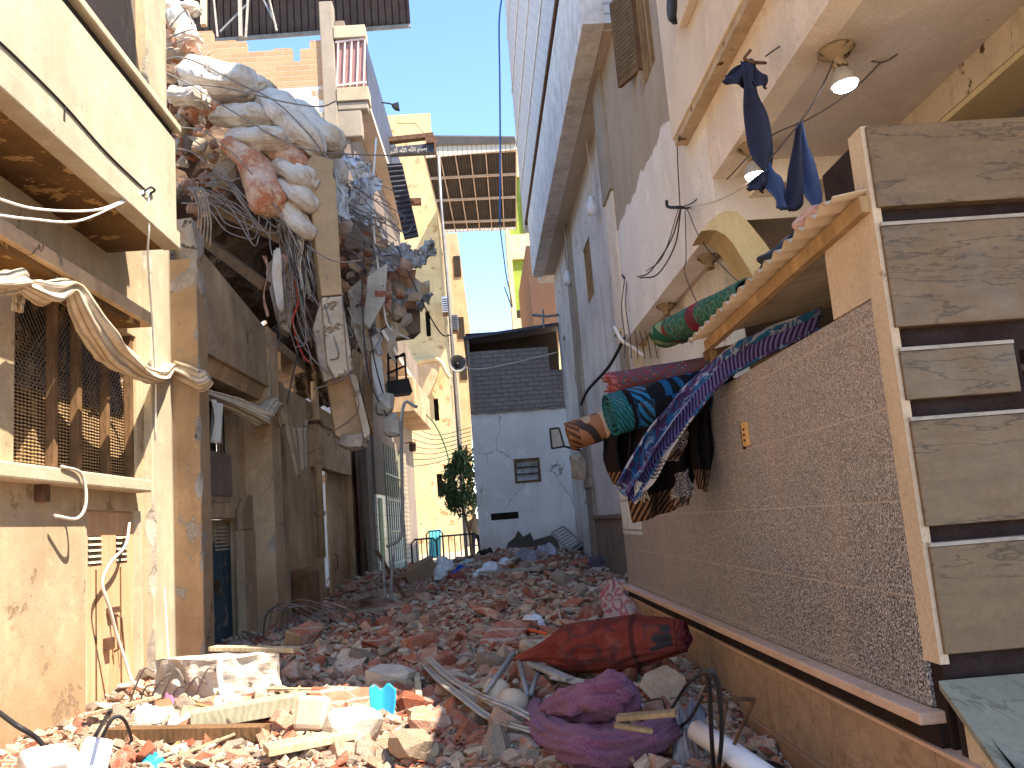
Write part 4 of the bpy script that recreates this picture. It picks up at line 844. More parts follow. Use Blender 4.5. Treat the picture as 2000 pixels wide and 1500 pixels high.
# street beyond: barrier, tree, person, wall tiles
def barrier(u0,u1,vt0,vb0,vt1,vb1,Y,lab):
    a=pY(u0,vt0,Y);b=pY(u1,vt1,Y);gz=.36; t=T('crowd_barrier',lab,'barrier',V(((a.x+b.x)/2,Y,gz)),'barriers across the far street'); zt=(a.z+b.z)/2
    m_=flat('dark_iron',(.05,.045,.04),.6,.3,4,.1)
    MB().tube([V((a.x,Y,gz)),V((a.x,Y,zt-.12)),V((a.x+.1,Y,zt)),V((b.x-.1,Y,zt)),V((b.x,Y,zt-.12)),V((b.x,Y,gz))],.03,6).build('frame',m_,t)
    mb=MB(); nb=max(5,int((b.x-a.x)/.17))
    for i in range(1,nb): x=lerp(a.x,b.x,i/nb); mb.tube([V((x,Y,gz+.18)),V((x,Y,zt))],.014,4)
    mb.beam((a.x,Y,gz+.18),(b.x,Y,gz+.18),.03,.03); mb.build('bars',m_,t)
barrier(803,852,1055,1114,1050,1112,26,'left crowd barrier standing across the far street')
barrier(852,934,1048,1110,1042,1104,26.2,'right crowd barrier beside the white shed wall')
barrier(832,864,1038,1090,1036,1090,33,'arched barrier further back by the sunlit wall')
def leaves(mb,c,r,nb,size,rg):
    for _ in range(nb):
        d=V((rg.gauss(0,1),rg.gauss(0,1),rg.gauss(0,1))); d.normalize(); q=rg.uniform(.35,1)**.5*(1+.35*noise.noise(d*2.1)); p=V(c)+V((d.x*r[0]*q,d.y*r[1]*q,d.z*r[2]*q))
        if noise.noise(p*2.2)<-.12: continue
        M_=rotm(rg.uniform(0,6),rg.uniform(0,6),rg.uniform(0,6)); s=size*rg.uniform(.6,1.3)
        mb.add([p+M_@V((-s,0,0)),p+M_@V((0,-s*.35,.02)),p+M_@V((s,0,0)),p+M_@V((0,s*.35,.02))],[(0,1,2,3)])
a=pY(905,940,29)
tr=T('street_tree','small dark leafy tree growing beside the white shed','tree',V((a.x+.15,29,.3)))
rg=random.Random(2); mb=MB()
leaves(mb,(a.x+.1,29.2,a.z-.1),(.85,.8,1.05),2600,.11,rg); leaves(mb,(a.x-.3,29.0,a.z-.35),(.5,.5,.5),900,.10,rg); leaves(mb,(a.x+.1,29.2,a.z+.75),(.5,.5,.45),700,.10,rg)
n=N('dark_leaves',.6,.3); p=n.pos(); n.col(n.mix(n.st(n.noise(p,3,5),.35,.65),(.03,.06,.018),(.10,.15,.05))); mb.build('crown',n.m,tr)
MB().tube([V((a.x+.15,29,.2)),V((a.x+.1,29,1.3)),V((a.x-.1,29.1,2.3))],[.08,.06,.03],8).tube([V((a.x+.1,29,1.4)),V((a.x+.4,29,2.4))],[.05,.02],6).build('trunk',m_plankd,tr)
# person far beyond, by the shed corner (skin modifier figure)
def person(base,h,lab,shirt,trous,skin=(.22,.12,.07)):
    B=V(base); t=T('person',lab,'person',B); k=h/1.72
    J=[((0,0,.92),.13),((0,0,1.12),.135),((0,0,1.36),.15),((0,0,1.48),.06),((0,0.01,1.56),.085),((0,.01,1.66),.085),
       ((.09,0,.88),.095),((.10,.02,.48),.065),((.10,0,.07),.045),((.11,-.13,.03),.035),((-.09,0,.88),.095),((-.10,-.02,.48),.065),((-.10,.02,.07),.045),((-.11,-.11,.03),.035),
       ((.19,0,1.40),.06),((.23,.02,1.12),.045),((.23,-.08,.88),.035),((-.19,0,1.40),.06),((-.24,.02,1.12),.045),((-.20,-.14,.94),.035)]
    E_=[(0,1),(1,2),(2,3),(3,4),(4,5),(0,6),(6,7),(7,8),(8,9),(0,10),(10,11),(11,12),(12,13),(2,14),(14,15),(15,16),(2,17),(17,18),(18,19)]
    me=bpy.data.meshes.new('body'); me.from_pydata([V(j[0])*k for j in J],E_,[]); o=bpy.data.objects.new('body',me); COL.objects.link(o); o.parent=t
    m=o.modifiers.new('skin','SKIN'); m.use_smooth_shade=True; s=o.modifiers.new('sub','SUBSURF'); s.levels=s.render_levels=2
    lay=me.skin_vertices[0].data
    for i,j in enumerate(J): lay[i].radius=(j[1]*k,j[1]*k*.85)
    lay[0].use_root=True
    n=N('clothed_figure',.8,.2); z=n.sep(n.obj())[2]; x=n.ma('ABSOLUTE',n.sep(n.obj())[0]); c=n.mix(n.st(z,.93*k,.95*k),trous,shirt); c=n.mix(n.st(z,1.49*k,1.5*k),c,skin); c=n.mix(n.st(z,1.64*k,1.66*k),c,(.02,.015,.012)); n.col(c); me.materials.append(n.m)
    return t
a=pY(924,1010,30); person((a.x+.05,30,.35),1.7,'distant person in a tan top standing behind the barrier by the tree',(.32,.22,.15),(.05,.05,.07))
S('turquoise_board','turquoise board leaning on the sunlit wall behind the barriers','board',MB().beam(pY(848,1075,36)+V((0,0,-.3)),pY(850,1035,36.4),.5,.05),flat('turquoise_paint',(.10,.48,.52),.6,.2,3,.1))
# --- shed
YS=23
hs=T('white_shed','white limewashed shed with a bare brick upper half closing the alley','shed',(1.1,YS,0))
x0=-.14;x1=2.42
w1=(.93,1.56,2.63,3.19); w2=(.2,.92,1.68,1.86)
mb=MB(); mb.panel(yw(YS),x0,x1,-.2,4.5,[w1,w2],.25); mb.panel(xwn(x0),YS+.252,28,-.2,4.5,th=.2,rim=False); mb.build('wall',m_white,hs)
sl=.06
mb=MB(); mb.panel(yw(YS+.05),x0+.05,x1-.35,4.5,6.2,th=.2); mb.panel(yw(YS+.05),x1-.35,x1,4.5,5.55,th=.2); mb.panel(xwn(x0+.05),YS+.252,28,4.503,6.5,th=.19,rim=False); mb.build('brick_upper',m_brickg,hs)
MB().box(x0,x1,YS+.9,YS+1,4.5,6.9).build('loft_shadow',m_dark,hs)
mb=MB().hexa([(x0-.05,YS-.12,6.52),(x1+.03,YS-.12,6.74),(x1+.03,28,6.9),(x0-.05,28,6.7),(x0-.05,YS-.12,6.60),(x1+.03,YS-.12,6.82),(x1+.03,28,6.98),(x0-.05,28,6.78)]); mb.build('roof',m_tin,hs)
mb=MB(); mb.box(x0+.02,x0+.09,YS-.02,YS+.2,4.55,6.55); mb.build('corner_post',m_grey,hs)
mb=MB()
for i in range(16):
    mb.obox((x0+.15+i*.145,YS+.02,4.53),(.15,.16,.05+.05*rnd.random()),rotm(0,0,rnd.uniform(-.2,.2)),.2)
mb.build('rough_course',m_brickg,hs)
f=MB(); 
for a_,b_ in ((w1[0]-.03,w1[0]+.03),(w1[1]-.03,w1[1]+.03)): f.box(a_,b_,YS-.02,YS+.1,w1[2],w1[3])
f.box(w1[0]-.03,w1[1]+.03,YS-.018,YS+.1,w1[2]-.04,w1[2]+.02).box(w1[0]-.03,w1[1]+.03,YS-.018,YS+.1,w1[3]-.02,w1[3]+.04)
wo=f.build('window',m_plankd,hs); MB().box(w1[0],w1[1],YS+.12,YS+.16,w1[2],w1[3]).build('plastic_cover',m_sheetg,wo)
mb=MB()
for z in (.18,.36): mb.box(w1[0],w1[1],YS+.06,YS+.09,w1[2]+z,w1[2]+z+.03)
mb.build('window_bars',m_black,wo)
MB().box(w2[0],w2[1],YS+.14,YS+.18,w2[2],w2[3]).box(w2[0],w2[1],YS+.04,YS+.07,w2[2]+.07,w2[2]+.1).build('vent_slot',m_dark,hs)
mb=MB(); P=[pY(u,v,YS-.004) for u,v in ((983,1085),(992,1060),(1005,1050),(1012,1036),(1022,1048),(1036,1040),(1042,1055),(1060,1050),(1085,1042),(1100,1090))]
mb.prism(P,(0,.003,0)); mb.build('bare_patch',plaster('damp_render',(.12,.10,.085),.7,1.3,streak=.2,bump=.6),hs)
S('slack_wire','pale wire sagging across the bare brick of the shed','wire',MB().tube(YY([(905,722,22.8),(960,718,22.8),(1040,700,22.8),(1088,688,22.8)]),.018,5,k=6),m_wire,smooth=True)
# slatted crate panel, pillow bundles, planks at shed base
c=pY(1108,1052,21.5)
t=T('slatted_panel','grey slatted panel leaning against the shed corner','panel',c-V((0,0,.35)))
ax=(pY(1120,1030,21.5)-pY(1085,1048,21.5)).normalized(); A_=[pY(u,v,21.4) for u,v in ((1100,1028),(1140,1062),(1115,1078),(1077,1042))]
mb=MB()
for i in range(9): a=i/8; mb.beam(A_[0].lerp(A_[1],a),A_[3].lerp(A_[2],a),.045,.03)
mb.build('slats',m_metal,t); mb=MB(); 
for i in range(4): mb.beam(A_[i],A_[(i+1)%4],.05,.05)
mb.build('frame',m_metal,t)
# ================= RIGHT: boundary wall =================
XR=1.72
n=N('speckled_granite',.35,.45); p=n.pos(); s_=n.sep(p)
q=n.map(p,(1,1,.62)); a=n.noise(q,150,2,.5); b=n.noise(q,66,3,.6); v=n.ma('ADD',n.ma('MULTIPLY',a,.72),n.ma('MULTIPLY',b,.28))
c=n.ramp(v,[(.42,(.022,.02,.02)),(.47,(.115,.11,.112)),(.53,(.265,.255,.255)),(.59,(.55,.53,.53))])
g=n.st(n.ma('ADD',s_[1],n.ma('MULTIPLY',n.noise(p,.9,5),3)),6.0,10.5); h=n.st(n.ma('ADD',s_[2],n.ma('MULTIPLY',n.noise(p,1.3,4),.7)),1.5,2.3)
f=n.ma('MAXIMUM',g,n.ma('MULTIPLY',h,.75)); c=n.mix(n.ma('MULTIPLY',f,.42),c,(.36,.275,.225))
c=n.mix(n.st(n.noise(n.map(p,(1,2,.3)),1.6,5),.55,.75,0,.4),c,(.42,.29,.20))
j=n.ma('ABSOLUTE',n.ma('SUBTRACT',n.ma('FRACT',n.ma('DIVIDE',n.ma('SUBTRACT',s_[2],.79),.385)),.5)); jl=n.st(j,.4885,.4925); jv=n.ma('ABSOLUTE',n.ma('SUBTRACT',n.ma('FRACT',n.ma('DIVIDE',s_[1],1.18)),.5)); jl=n.ma('MAXIMUM',jl,n.ma('MULTIPLY',n.st(jv,.4955,.497),.5)); sc_=n.ma('MULTIPLY',n.st(n.noise(n.map(p,(1,3,1),(0,0,0),(.5,0,0)),2.6,7,.7),.62,.66),.35); c=n.mix(sc_,c,(.20,.13,.09)); c=n.mix(n.ma('MULTIPLY',jl,.55),c,(.46,.37,.30)); n.col(c)
n.put(n.b.inputs['Roughness'],n.mix(f,(.32,.32,.32),(.75,.75,.75))); n.bump(n.ma('SUBTRACT',n.ma('MULTIPLY',n.noise(p,60,3),.15),jl),.3,.006); m_gran=n.m
m_dado=marble('orange_brown_marble',(.40,.265,.165),(.20,.10,.05),2.2,1.3,.5,tz=1.05)
n=m_dado.node_tree
m_base=plaster('brown_skirting',(.33,.20,.12),.75,1.15,streak=.5,bump=.3,dirt=(.5,.4,.32))
m_band=marble('dark_red_marble',(.016,.005,.004),(.03,.015,.012),3,2,.8)
m_ledge=plaster('dusty_pink_ledge',(.60,.42,.32),.85,1.1,streak=.2,bump=.3,chip=(.4,.24,.15),ct=.68)
m_slab=marble('brown_veined_marble',(.155,.102,.056),(.022,.014,.010),5.5,.55,.42)
m_slabl=marble('pale_slab_edge',(.34,.30,.26),(.2,.17,.14),4,1,.5)
m_green=marble('green_grey_marble',(.235,.235,.185),(.08,.08,.055),1.,1.,.38)
m_cream=plaster('cream_marble_side',(.55,.45,.34),.9,1.08,streak=.2,bump=.15)
hw=T('boundary_wall','long boundary wall clad in speckled granite over an orange brown marble dado','wall',(XR,7,0))
MB().box(XR,XR+.24,3.56,10.9,.745,2.42).build('granite_cladding',m_gran,hw,bevel=.006)
MB().box(XR-.085,XR+.1,3.5,10.92,.695,.742).build('ledge',m_ledge,hw,bevel=.008)
MB().box(XR-.012,XR+.2,3.5,10.9,.60,.693).build('dark_band',m_band,hw)
MB().box(XR-.02,XR+.2,2.9,10.9,.20,.598).build('marble_dado',m_dado,hw)
MB().box(XR-.03,XR+.2,2.9,10.9,.588,.604).build('dado_bead',m_ledge,hw)
MB().box(XR-.045,XR+.2,2.6,10.9,-.3,.198).build('skirting',m_base,hw,bevel=.006)
MB().box(XR-.004,XR+.1,9.6,10.9,1.35,2.415).build('tiled_end',m_tile,hw)
a=pX(1459,848,XR)
t=T('wall_socket','orange switch plate set in the granite wall','socket',a); MB().box(XR-.018,XR,a.y-.055,a.y+.055,a.z-.075,a.z+.075).build('plate',flat('amber_plate',(.62,.36,.13),.5,.2,6,.05),t,bevel=.004)
for k in range(3): MB().box(XR-.024,XR-.018,a.y-.012,a.y+.012,a.z-.045+k*.035,a.z-.032+k*.035).build('switch',m_dark,t)
MB().box(XR-.012,XR,a.y+.055,a.y+.09,a.z-.09,a.z+.07).build('cutout_shadow',m_black,t)
# ---- stone clad gate pillar with lintel
hp_=T('stone_pillar','stone clad gate pillar with brown veined slabs between dark bands','pillar',(2,3.5,0))
YP_=3.44
MB().box(XR+.02,2.26,YP_+.03,3.92,.0,2.14).box(XR+.02,6,YP_+.03,3.92,2.14,3.12).build('core',m_band,hp_)
MB().box(XR-.006,XR+.03,YP_-.012,3.556,.93,3.14).build('cream_edge',m_cream,hp_)
MB().box(XR-.004,XR+.03,3.558,3.96,2.422,2.84).build('cream_side',m_cream,hp_)
def slabface(v0,v1,xe,u=1700):
    z1=pY(u+ (v0-250)*.144,v0,YP_).z; z0=pY(u+(v1-250)*.144,v1,YP_).z
    return z0,z1,xe
for v0,v1,xe in ((246,408,6),(440,641,6),(683,782,2.205),(818,1028,2.235),(1062,1276,2.25)):
    z0,z1,_=slabface(v0,v1,xe); o=MB().box(XR+.012,xe,YP_-.03,YP_+.03,z0,z1-.012).build('slab',m_slab,hp_,bevel=.004)
    if v0>300: MB().box(XR+.012,xe,YP_-.034,YP_+.03,z1-.011,z1+.004).build('slab_edge',m_slabl,o)
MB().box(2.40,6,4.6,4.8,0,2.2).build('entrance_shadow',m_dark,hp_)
# sloped stair parapet
t=T('stair_parapet','sloping stair parapet with a green grey marble cap and striped marble side','parapet',(1.9,3,0))
def capz(y): return .93-(3.5-y)*.675
y0,y1=1.2,3.42
MB().hexa([(XR-.03,y0,capz(y0)-.035),(2.16,y0,capz(y0)-.035),(2.09,y1,capz(y1)-.035),(XR-.03,y1,capz(y1)-.035),(XR-.03,y0,capz(y0)),(2.16,y0,capz(y0)),(2.09,y1,capz(y1)),(XR-.03,y1,capz(y1))]).build('cap',m_green,t,bevel=.005)
b=MB().hexa([(XR+.012,y0,-.3),(2.08,y0,-.3),(2.05,3.40,-.3),(XR+.012,3.40,-.3),(XR+.012,y0,capz(y0)-.036),(2.08,y0,capz(y0)-.036),(2.05,3.40,capz(3.40)-.036),(XR+.012,3.40,capz(3.40)-.036)]).build('core',m_band,t)
for a_,c_ in ((2.99,3.33),(2.62,2.93),(2.2,2.56),(1.7,2.14)):
    MB().hexa([(XR,a_,-.3),(XR+.05,a_,-.3),(XR+.05,c_,-.3),(XR,c_,-.3),(XR,a_,capz(a_)-.037),(XR+.05,a_,capz(a_)-.037),(XR+.05,c_,capz(c_)-.037),(XR,c_,capz(c_)-.037)]).build('marble_strip',m_cream,t)
# ================= RIGHT: concrete house with overhanging upper floor =================
XF=2.23
hr=T('concrete_house','cream concrete house overhanging the granite wall, with lit lamps under its soffit','house',(4,5,0))
mb=MB(); mb.panel(xwn(XF),7.25,12.75,4.05,9.0,[(8.77,9.62,6.45,8.1)],.25); mb.build('far_facade',m_far,hr)
MB().box(XF+.25,9,7.25,12.75,4.06,4.2).box(XF+.02,9,7.25,7.4,4.2,4.46).build('bay_soffit',m_ceil,hr)
MB().box(XF+.005,8,7.246,7.25,4.05,4.455).build('end_face',m_greyup if False else m_ceil,hr)
mb=MB(); mb.panel(xwn(XF),-1,7.25,4.45,5.1,th=.2); mb.build('near_facade',m_peach,hr)
MB().box(XF-.14,XF+.2,5.3,7.93,5.13,9.0).box(XF-.14,XF+.2,-1,5.3,5.13,5.2).build('upper_band',m_peach,hr,bevel=.01)
MB().box(XF-.12,XF+.1,-1,7.9,5.06,5.128).build('dirty_drip_edge',m_dirtband,hr)
MB().box(XF-.22,XF-.14,5.35,7.0,5.75,9.0).build('upper_box',m_peach,hr,bevel=.01)
MB().box(XF+.2,9,-1,7.25,4.452,4.7).build('soffit',m_ceil,hr)
MB().box(3.5,3.95,-1,7.245,4.18,4.45).build('soffit_beam',m_arch,hr)
MB().box(3.488,3.499,-1,7.24,4.22,4.45).build('dirty_beam_side',m_dirtband,hr)
MB().box(XF+.2,9,-1,5.3,4.7,5.2).box(XF+.2,9,5.3,6.9,4.7,9.0).box(XF+.26,9,6.9,12.75,9.01,20.2).box(XF+.3,9,6.9,12.7,4.25,9).build('stepped_shade_storeys',m_peach,hr)  # unseen blocks, heights stepped to shape where sun and shadow fall across the alley
mb=MB(); mb.panel(xwn(XF),6.9,12.75,9.0,20.2,[(8,9,11,12.5),(10.5,11.5,11,12.5)],.25); mb.build('unseen_shade_facade',m_far,hr)  # unseen front of the tall block added to shade the far alley
MB().box(5.2,5.4,3.9,13,-.2,4.45).build('porch_back_wall',m_ceil,hr)
MB().box(2.9,5.3,13,13.2,-.2,4.1).build('porch_far_wall',m_brown2,hr)
MB().box(2.55,2.7,8.3,12.9,-.2,4.06).build('ground_floor_wall',m_white2,hr)
# pilaster
MB().box(XF-.06,XF+.2,12.0,12.74,6.26,9.3).build('grey_pilaster',m_grey,hr,bevel=.01)
MB().box(XF-.03,XF+.2,12.05,12.745,4.1,6.255).build('white_pilaster',m_peach,hr)
# arches
def c3(pts): return [(1050+.35*x,400+.35*y) for x,y in pts]
A1=c3([(910,148),(960,92),(1000,55),(1050,32),(1110,38),(1160,80),(1200,125),(1260,200),(1297,252),(1205,405),(1180,360),(1130,280),(1090,215),(1050,172),(1000,143),(955,140)])
mb=MB(); mb.prism([pY(u,v,7.24) for u,v in A1],(.02,.42,0)); mb.build('arch_bracket',m_arch,hr)
A2=c3([(440,705),(480,675),(525,655),(590,690),(660,780),(740,885),(690,900),(640,820),(600,765),(555,725),(500,708)])
mb=MB(); mb.prism([pY(u,v,12.3) for u,v in A2],(.02,.4,0)); mb.build('arch_bracket',m_arch,hr)
mb=MB(); mb.prism([pY(u,v,7.7) for u,v in c3([(930,150),(1000,148),(1060,185),(1130,285),(1205,405),(1240,480),(930,480)])],(0,.05,0))
# window with shutter
hx=T('shutter_window','weathered window with one open louvred shutter high on the cream house','window',(XF,9.2,6.45)) if False else None
w_=MB().box(XF+.16,XF+.2,8.77,9.62,6.45,8.3).build('window',m_plankd,hr)
mb=MB()
for y in (8.77,9.16,9.56): mb.box(XF+.05,XF+.14,y,y+.06,6.45,8.3)
mb.box(XF+.05,XF+.14,8.77,9.62,6.45,6.51); mb.build('frame',m_planks,w_)
hz0=(XF+.03,9.60); hz1=(XF-.16,10.02)
def shp(a,z,o=0): return V((lerp(hz0[0],hz1[0],a)-o*.93,lerp(hz0[1],hz1[1],a)-o*.37,z))
mb=MB()
for a_ in (0.03,.97): mb.beam(shp(a_,6.80),shp(a_,7.92),.05,.06)
for z in (6.83,7.89): mb.beam(shp(0,z),shp(1,z),.05,.07)
sh=mb.build('shutter',m_plankd,w_)
mb=MB()
for i in range(17):
    z=6.90+i*.056; p,q=shp(.06,z),shp(.94,z); mb.hexa([p+V((.03,.01,-.02)),q+V((.03,.01,-.02)),q+V((-.03,-.01,.03)),p+V((-.03,-.01,.03)),p+V((.03,.01,-.008)),q+V((.03,.01,-.008)),q+V((-.03,-.01,.042)),p+V((-.03,-.01,.042))])
mb.build('slats',wood('grey_brown_timber',(.24,.19,.14)),sh)
# rough broken lump beside, AC shroud at top
S('plaster_scar','ragged grey scar of broken render on the cream house wall','scar',MB().rock((XF-.01,8.15,6.9),(.12,.35,1.3),random.Random(2),n=60,boxy=.6).lump(.06,5,1),m_conc)
a=pX(1330,10,XF-.15); S('cable_drum','dark round vent on the cream house at the top of the photo','vent',MB().lathe([(.15,0),(.16,.06),(.13,.10),(0,.10)],a,24,rotm(0,R(-90),0)),m_black,smooth=True)
# lamps
m_lit=bpy.data.materials.new('lit_bulb'); m_lit.use_nodes=True; bb=m_lit.node_tree.nodes['Principled BSDF']; bb.inputs['Base Color'].default_value=(.9,.9,.9,1); bb.inputs['Emission Color'].default_value=(.88,.94,1,1); bb.inputs['Emission Strength'].default_value=14
m_rose=plaster('dirty_carved_plaster',(.40,.31,.20),.7,1.2,chip=(.10,.06,.03),ct=.52,streak=.2,bump=.8,sc=4,obj=True)
m_bulb=flat('bulb_plastic',(.40,.38,.34),.45,.2,6,0,dirt=(.2,.16,.12),dt=.58)
def lamp(u,v,zc,lab,lit,bulb=True,tilt=0):
    a=pZ(u,v,zc); t=T('ceiling_lamp',lab,'lamp',a); M_=rotm(0,tilt,0)
    mb=MB().lathe([(0,0),(.115,-.003),(.12,-.02),(.10,-.035),(.075,-.06),(.04,-.075),(.036,-.10),(.045,-.115),(.042,-.14),(0,-.14)],a,26,M_); mb.lump(.012,38,u); mb.build('rosette',m_rose,t,smooth=True)
    if bulb:
        MB().lathe([(.032,-.13),(.045,-.15),(.07,-.185),(.085,-.225),(.084,-.25)],a,22,M_).build('bulb_housing',m_bulb,t,smooth=True)
        MB().lathe([(.078,-.251),(.074,-.27),(.055,-.285),(.03,-.292),(0,-.294)],a,22,M_).build('glowing_diffuser',m_lit if lit else m_bulb,t,smooth=True)
lamp(1632,95,4.45,'nearest lit ceiling lamp, hanging clear below its carved rosette',True,True,R(-6))
lamp(1468,285,4.45,'second lit ceiling lamp, partly behind the dark blue ribbon',True)
lamp(1384,500,4.05,'bare ceiling rosette without a bulb behind the near arch',False,False)
lamp(1300,595,4.05,'bare ceiling rosette just above the green carpet roll',False,False)
# pendant bulbs over the far overhang
for (u0,v0,u1,v1,l) in ((1144,272,1156,405,'nearest white pendant bulb hanging under the high overhang'),(1100,440,1109,545,'middle white pendant bulb hanging under the high overhang')):
    a=pZ(u0,v0,8.12); Y=a.y; b=pY(u1,v1,Y); t=T('pendant_bulb',l,'lamp',a)
    MB().tube([a,a.lerp(b,.5)+V((.03,0,0)),b+V((0,0,.16))],.012,5,k=4).build('cord',m_wire,t)
    MB().lathe([(.03,.2),(.05,.17),(.05,.1),(.085,.06),(.095,-.05),(.07,-.13),(0,-.16)],b,16).build('bulb',m_pvc,t,smooth=True)
# ribbons
m_rib=flat('navy_velvet',(.020,.024,.055),.9,.4,3,.3); m_rib2=flat('navy_velvet_sheen',(.035,.06,.16),.85,.35,3,.3)
def ribbon(pts,w,tw,name,lab,m_=None):
    P=crom(YY(pts),10); n_=len(P)
    def fn(a,b):
        i=min(n_-1,int(b*(n_-1)+.5)); ww=w[0] if False else lerp(1,1,0); f=b*(len(w)-1); k=min(len(w)-2,int(f)); W=lerp(w[k],w[k+1],f-k); an=tw[0]+tw[1]*b+.5*math.sin(b*9)
        return P[i]+V((math.cos(an)*W*(a-.5),math.sin(an)*W*(a-.5)+.02*math.sin(a*8),0))
    return S(name,lab,'ribbon',MB().grid(fn,8,n_-1),m_ or m_rib,smooth=True,solid=.012)
Yb=5.3
ribbon([(1462,118,Yb),(1468,180,Yb),(1480,240,Yb),(1492,320,Yb),(1498,335,Yb)],[.10,.13,.16,.17,.03],(0,.5),'ribbon','long navy ribbon hanging from the wall hook past the second lit lamp')
ribbon([(1500,320,Yb),(1510,350,Yb),(1532,408,Yb)],[.04,.12,.14],(0,.3),'ribbon','navy blue ribbon slanting down below the second lit lamp',m_rib2)
ribbon([(1532,408,Yb),(1548,400,Yb),(1556,330,Yb),(1562,240,Yb)],[.06,.14,.10,.03],(0,-.4),'ribbon','dark ribbon loop rising to the cord right of the second lit lamp')
ribbon([(1563,238,Yb),(1575,300,Yb),(1590,380,Yb),(1602,420,Yb)],[.03,.09,.12,.13],(0,.3),'ribbon','blue ribbon tail dropping on the canopy junk',m_rib2)
ribbon([(1460,125,Yb+.05),(1445,140,Yb),(1434,165,Yb)],[.05,.16,.20],(0,.2),'ribbon','left loop of the navy bow on the wall hook')
ribbon([(1466,125,Yb+.05),(1480,150,Yb),(1486,168,Yb)],[.05,.13,.12],(0,.2),'ribbon','right loop of the navy bow on the wall hook')
ribbon([(1496,335,Yb),(1482,355,Yb),(1476,372,Yb)],[.04,.12,.15],(0,.2),'ribbon','short dark ribbon end below the second lit lamp')
a=pX(1462,112,XF-.14)
S('wall_hook','rusty iron hook on the cream facade carrying the navy bow','hook',MB().tube([pY(1495,123,5.6),pY(1475,122,Yb),pY(1458,118,Yb),pY(1455,112,Yb),pY(1466,98,Yb)],.012,6,k=5),m_rust,smooth=True)
def wire(pts,lab,r=.006,m_=None,name='electric_wire',cat='wire'): return S(name,lab,cat,MB().tube(YY(pts),r,5,k=7),m_ or m_wired,smooth=True)
wire([(1590,0,5.4),(1560,60,5.4),(1495,110,5.4)],'thin wire rising from the wall hook to the top of the photo')
wire([(1672,0,5.0),(1640,90,5.1),(1600,180,5.2),(1563,238,5.25),(1500,315,5.3)],'straight cord passing the nearest lit lamp and holding the ribbon')
wire([(1820,0,5.2),(1790,70,5.2),(1760,100,5.25),(1720,122,5.3),(1665,105,5.4)],'twisted flex running from the nearest lit lamp rosette to the upper right')
wire([(1720,122,5.3),(1660,180,5.4),(1580,232,5.6),(1500,270,6),(1420,350,6.6)],'thin flex running along the soffit between the two lit lamps')
wire([(1318,20,8),(1320,120,8),(1323,300,8),(1328,402,8)],'vertical wire down the cream facade to the bent hook')
wire([(1500,330,6.3),(1440,372,6.8),(1390,395,7.3),(1330,405,7.8)],'pale cord from the second lit lamp to the bent hook',.007,m_wire)
wire([(1393,340,7.6),(1360,390,7.8),(1330,405,7.9)],'short kinked wire above the bent hook')
S('bent_hook','black bent iron hook on the cream facade with wires hanging from it','hook',MB().tube([pX(1302,392,XF-.25),pX(1305,404,XF-.25),pX(1330,405,XF-.2),pX(1345,405,XF-.01)],.016,6,k=4),m_black)
for k_,pts in enumerate(([(1330,405,7.9),(1310,470,8.2),(1270,530,8.8),(1245,541,9)],[(1330,407,7.9),(1318,480,8.2),(1285,535,8.8),(1250,543,9)],[(1338,408,7.9),(1340,500,7.8),(1338,535,7.7),(1365,600,7.5)],[(1342,408,7.9),(1370,470,7.6),(1420,530,7.2),(1455,560,7)],[(1326,405,7.9),(1295,500,8.4),(1262,530,8.9)])):
    wire(pts,('thick black wire looping from the bent hook to the lower bracket','second black wire looping from the bent hook to the lower bracket','wire dropping straight from the bent hook under the bay','wire slanting from the bent hook to the canopy edge','thin grey wire looping left from the bent hook')[k_],.008 if k_<2 else .005)
S('wire_bracket','small black wire bracket low on the cream facade corner','bracket',MB().tube(YY([(1216,537,12),(1222,543,11.8),(1245,541,11.8)]),.02,6,k=3),m_black)
for k_ in range(6):
    u=1220+k_*5; wire([(u,545,11.7),(u-6+k_*3,600,11.7),(u+k_*6,660,11.6),(u+8*k_,700,11.5)],'loose wire end dangling from the low wire bracket',.007).__setitem__('group','wires dangling from the low bracket')
wire([(1200,638,12),(1215,665,11.9),(1235,678,11.9),(1258,695,11.8)],'thick white cable curling under the far arch',.03,m_wirew,'white_cable','cable')
wire([(1220,660,12),(1190,715,12.5),(1150,760,13.5),(1135,790,14)],'black cable bundle running down the whitewashed wall behind the carpets',.025,m_black)
wire([(1385,0,7.6),(1392,60,7.6),(1388,75,7.6),(1350,80,7.9),(1315,72,8)],'string of black fairy lights drooping on the cream facade',.007,m_black)
wire([(1405,0,7.3),(1385,60,7.5),(1372,100,7.6),(1362,150,7.7),(1335,190,7.9),(1330,170,8)],'kinked black wire hanging down the cream facade',.007,m_black)
# ================= whitewashed house + overhang =================
hq=T('whitewashed_house','stained whitewashed house with a high brick overhang beyond the cream house','house',(3,18,0))
mb=MB(); mb.panel(xwn(2.4),12.76,23.2,-.2,8.12,[(15.95,17.0,5.75,6.9),(19.9,21.4,-.2,3.1),(21.6,22.2,5.6,6.2)],.25); mb.build('wall',m_white2,hq)
wq=MB().box(2.5,2.55,15.95,17.0,5.75,6.9).box(2.5,2.55,21.5,22.3,5.5,6.3).build('window',m_plankd,hq)
mb=MB(); [mb.box(2.42,2.46,15.95+k*.2,15.99+k*.2,5.75,6.9) for k in range(6)]; mb.build('window_bars',m_planks,wq)
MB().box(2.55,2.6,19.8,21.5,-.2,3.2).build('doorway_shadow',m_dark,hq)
for y0,y1,x in ((18.6,19.5,2.33),(13.0,13.5,2.33)): MB().box(x,2.41,y0,y1,-.2,8.11).build('pilaster',m_grey,hq,bevel=.01)
MB().box(2.29,2.41,18.55,19.55,2.2,2.4).build('pilaster_moulding',m_grey,hq,bevel=.015)
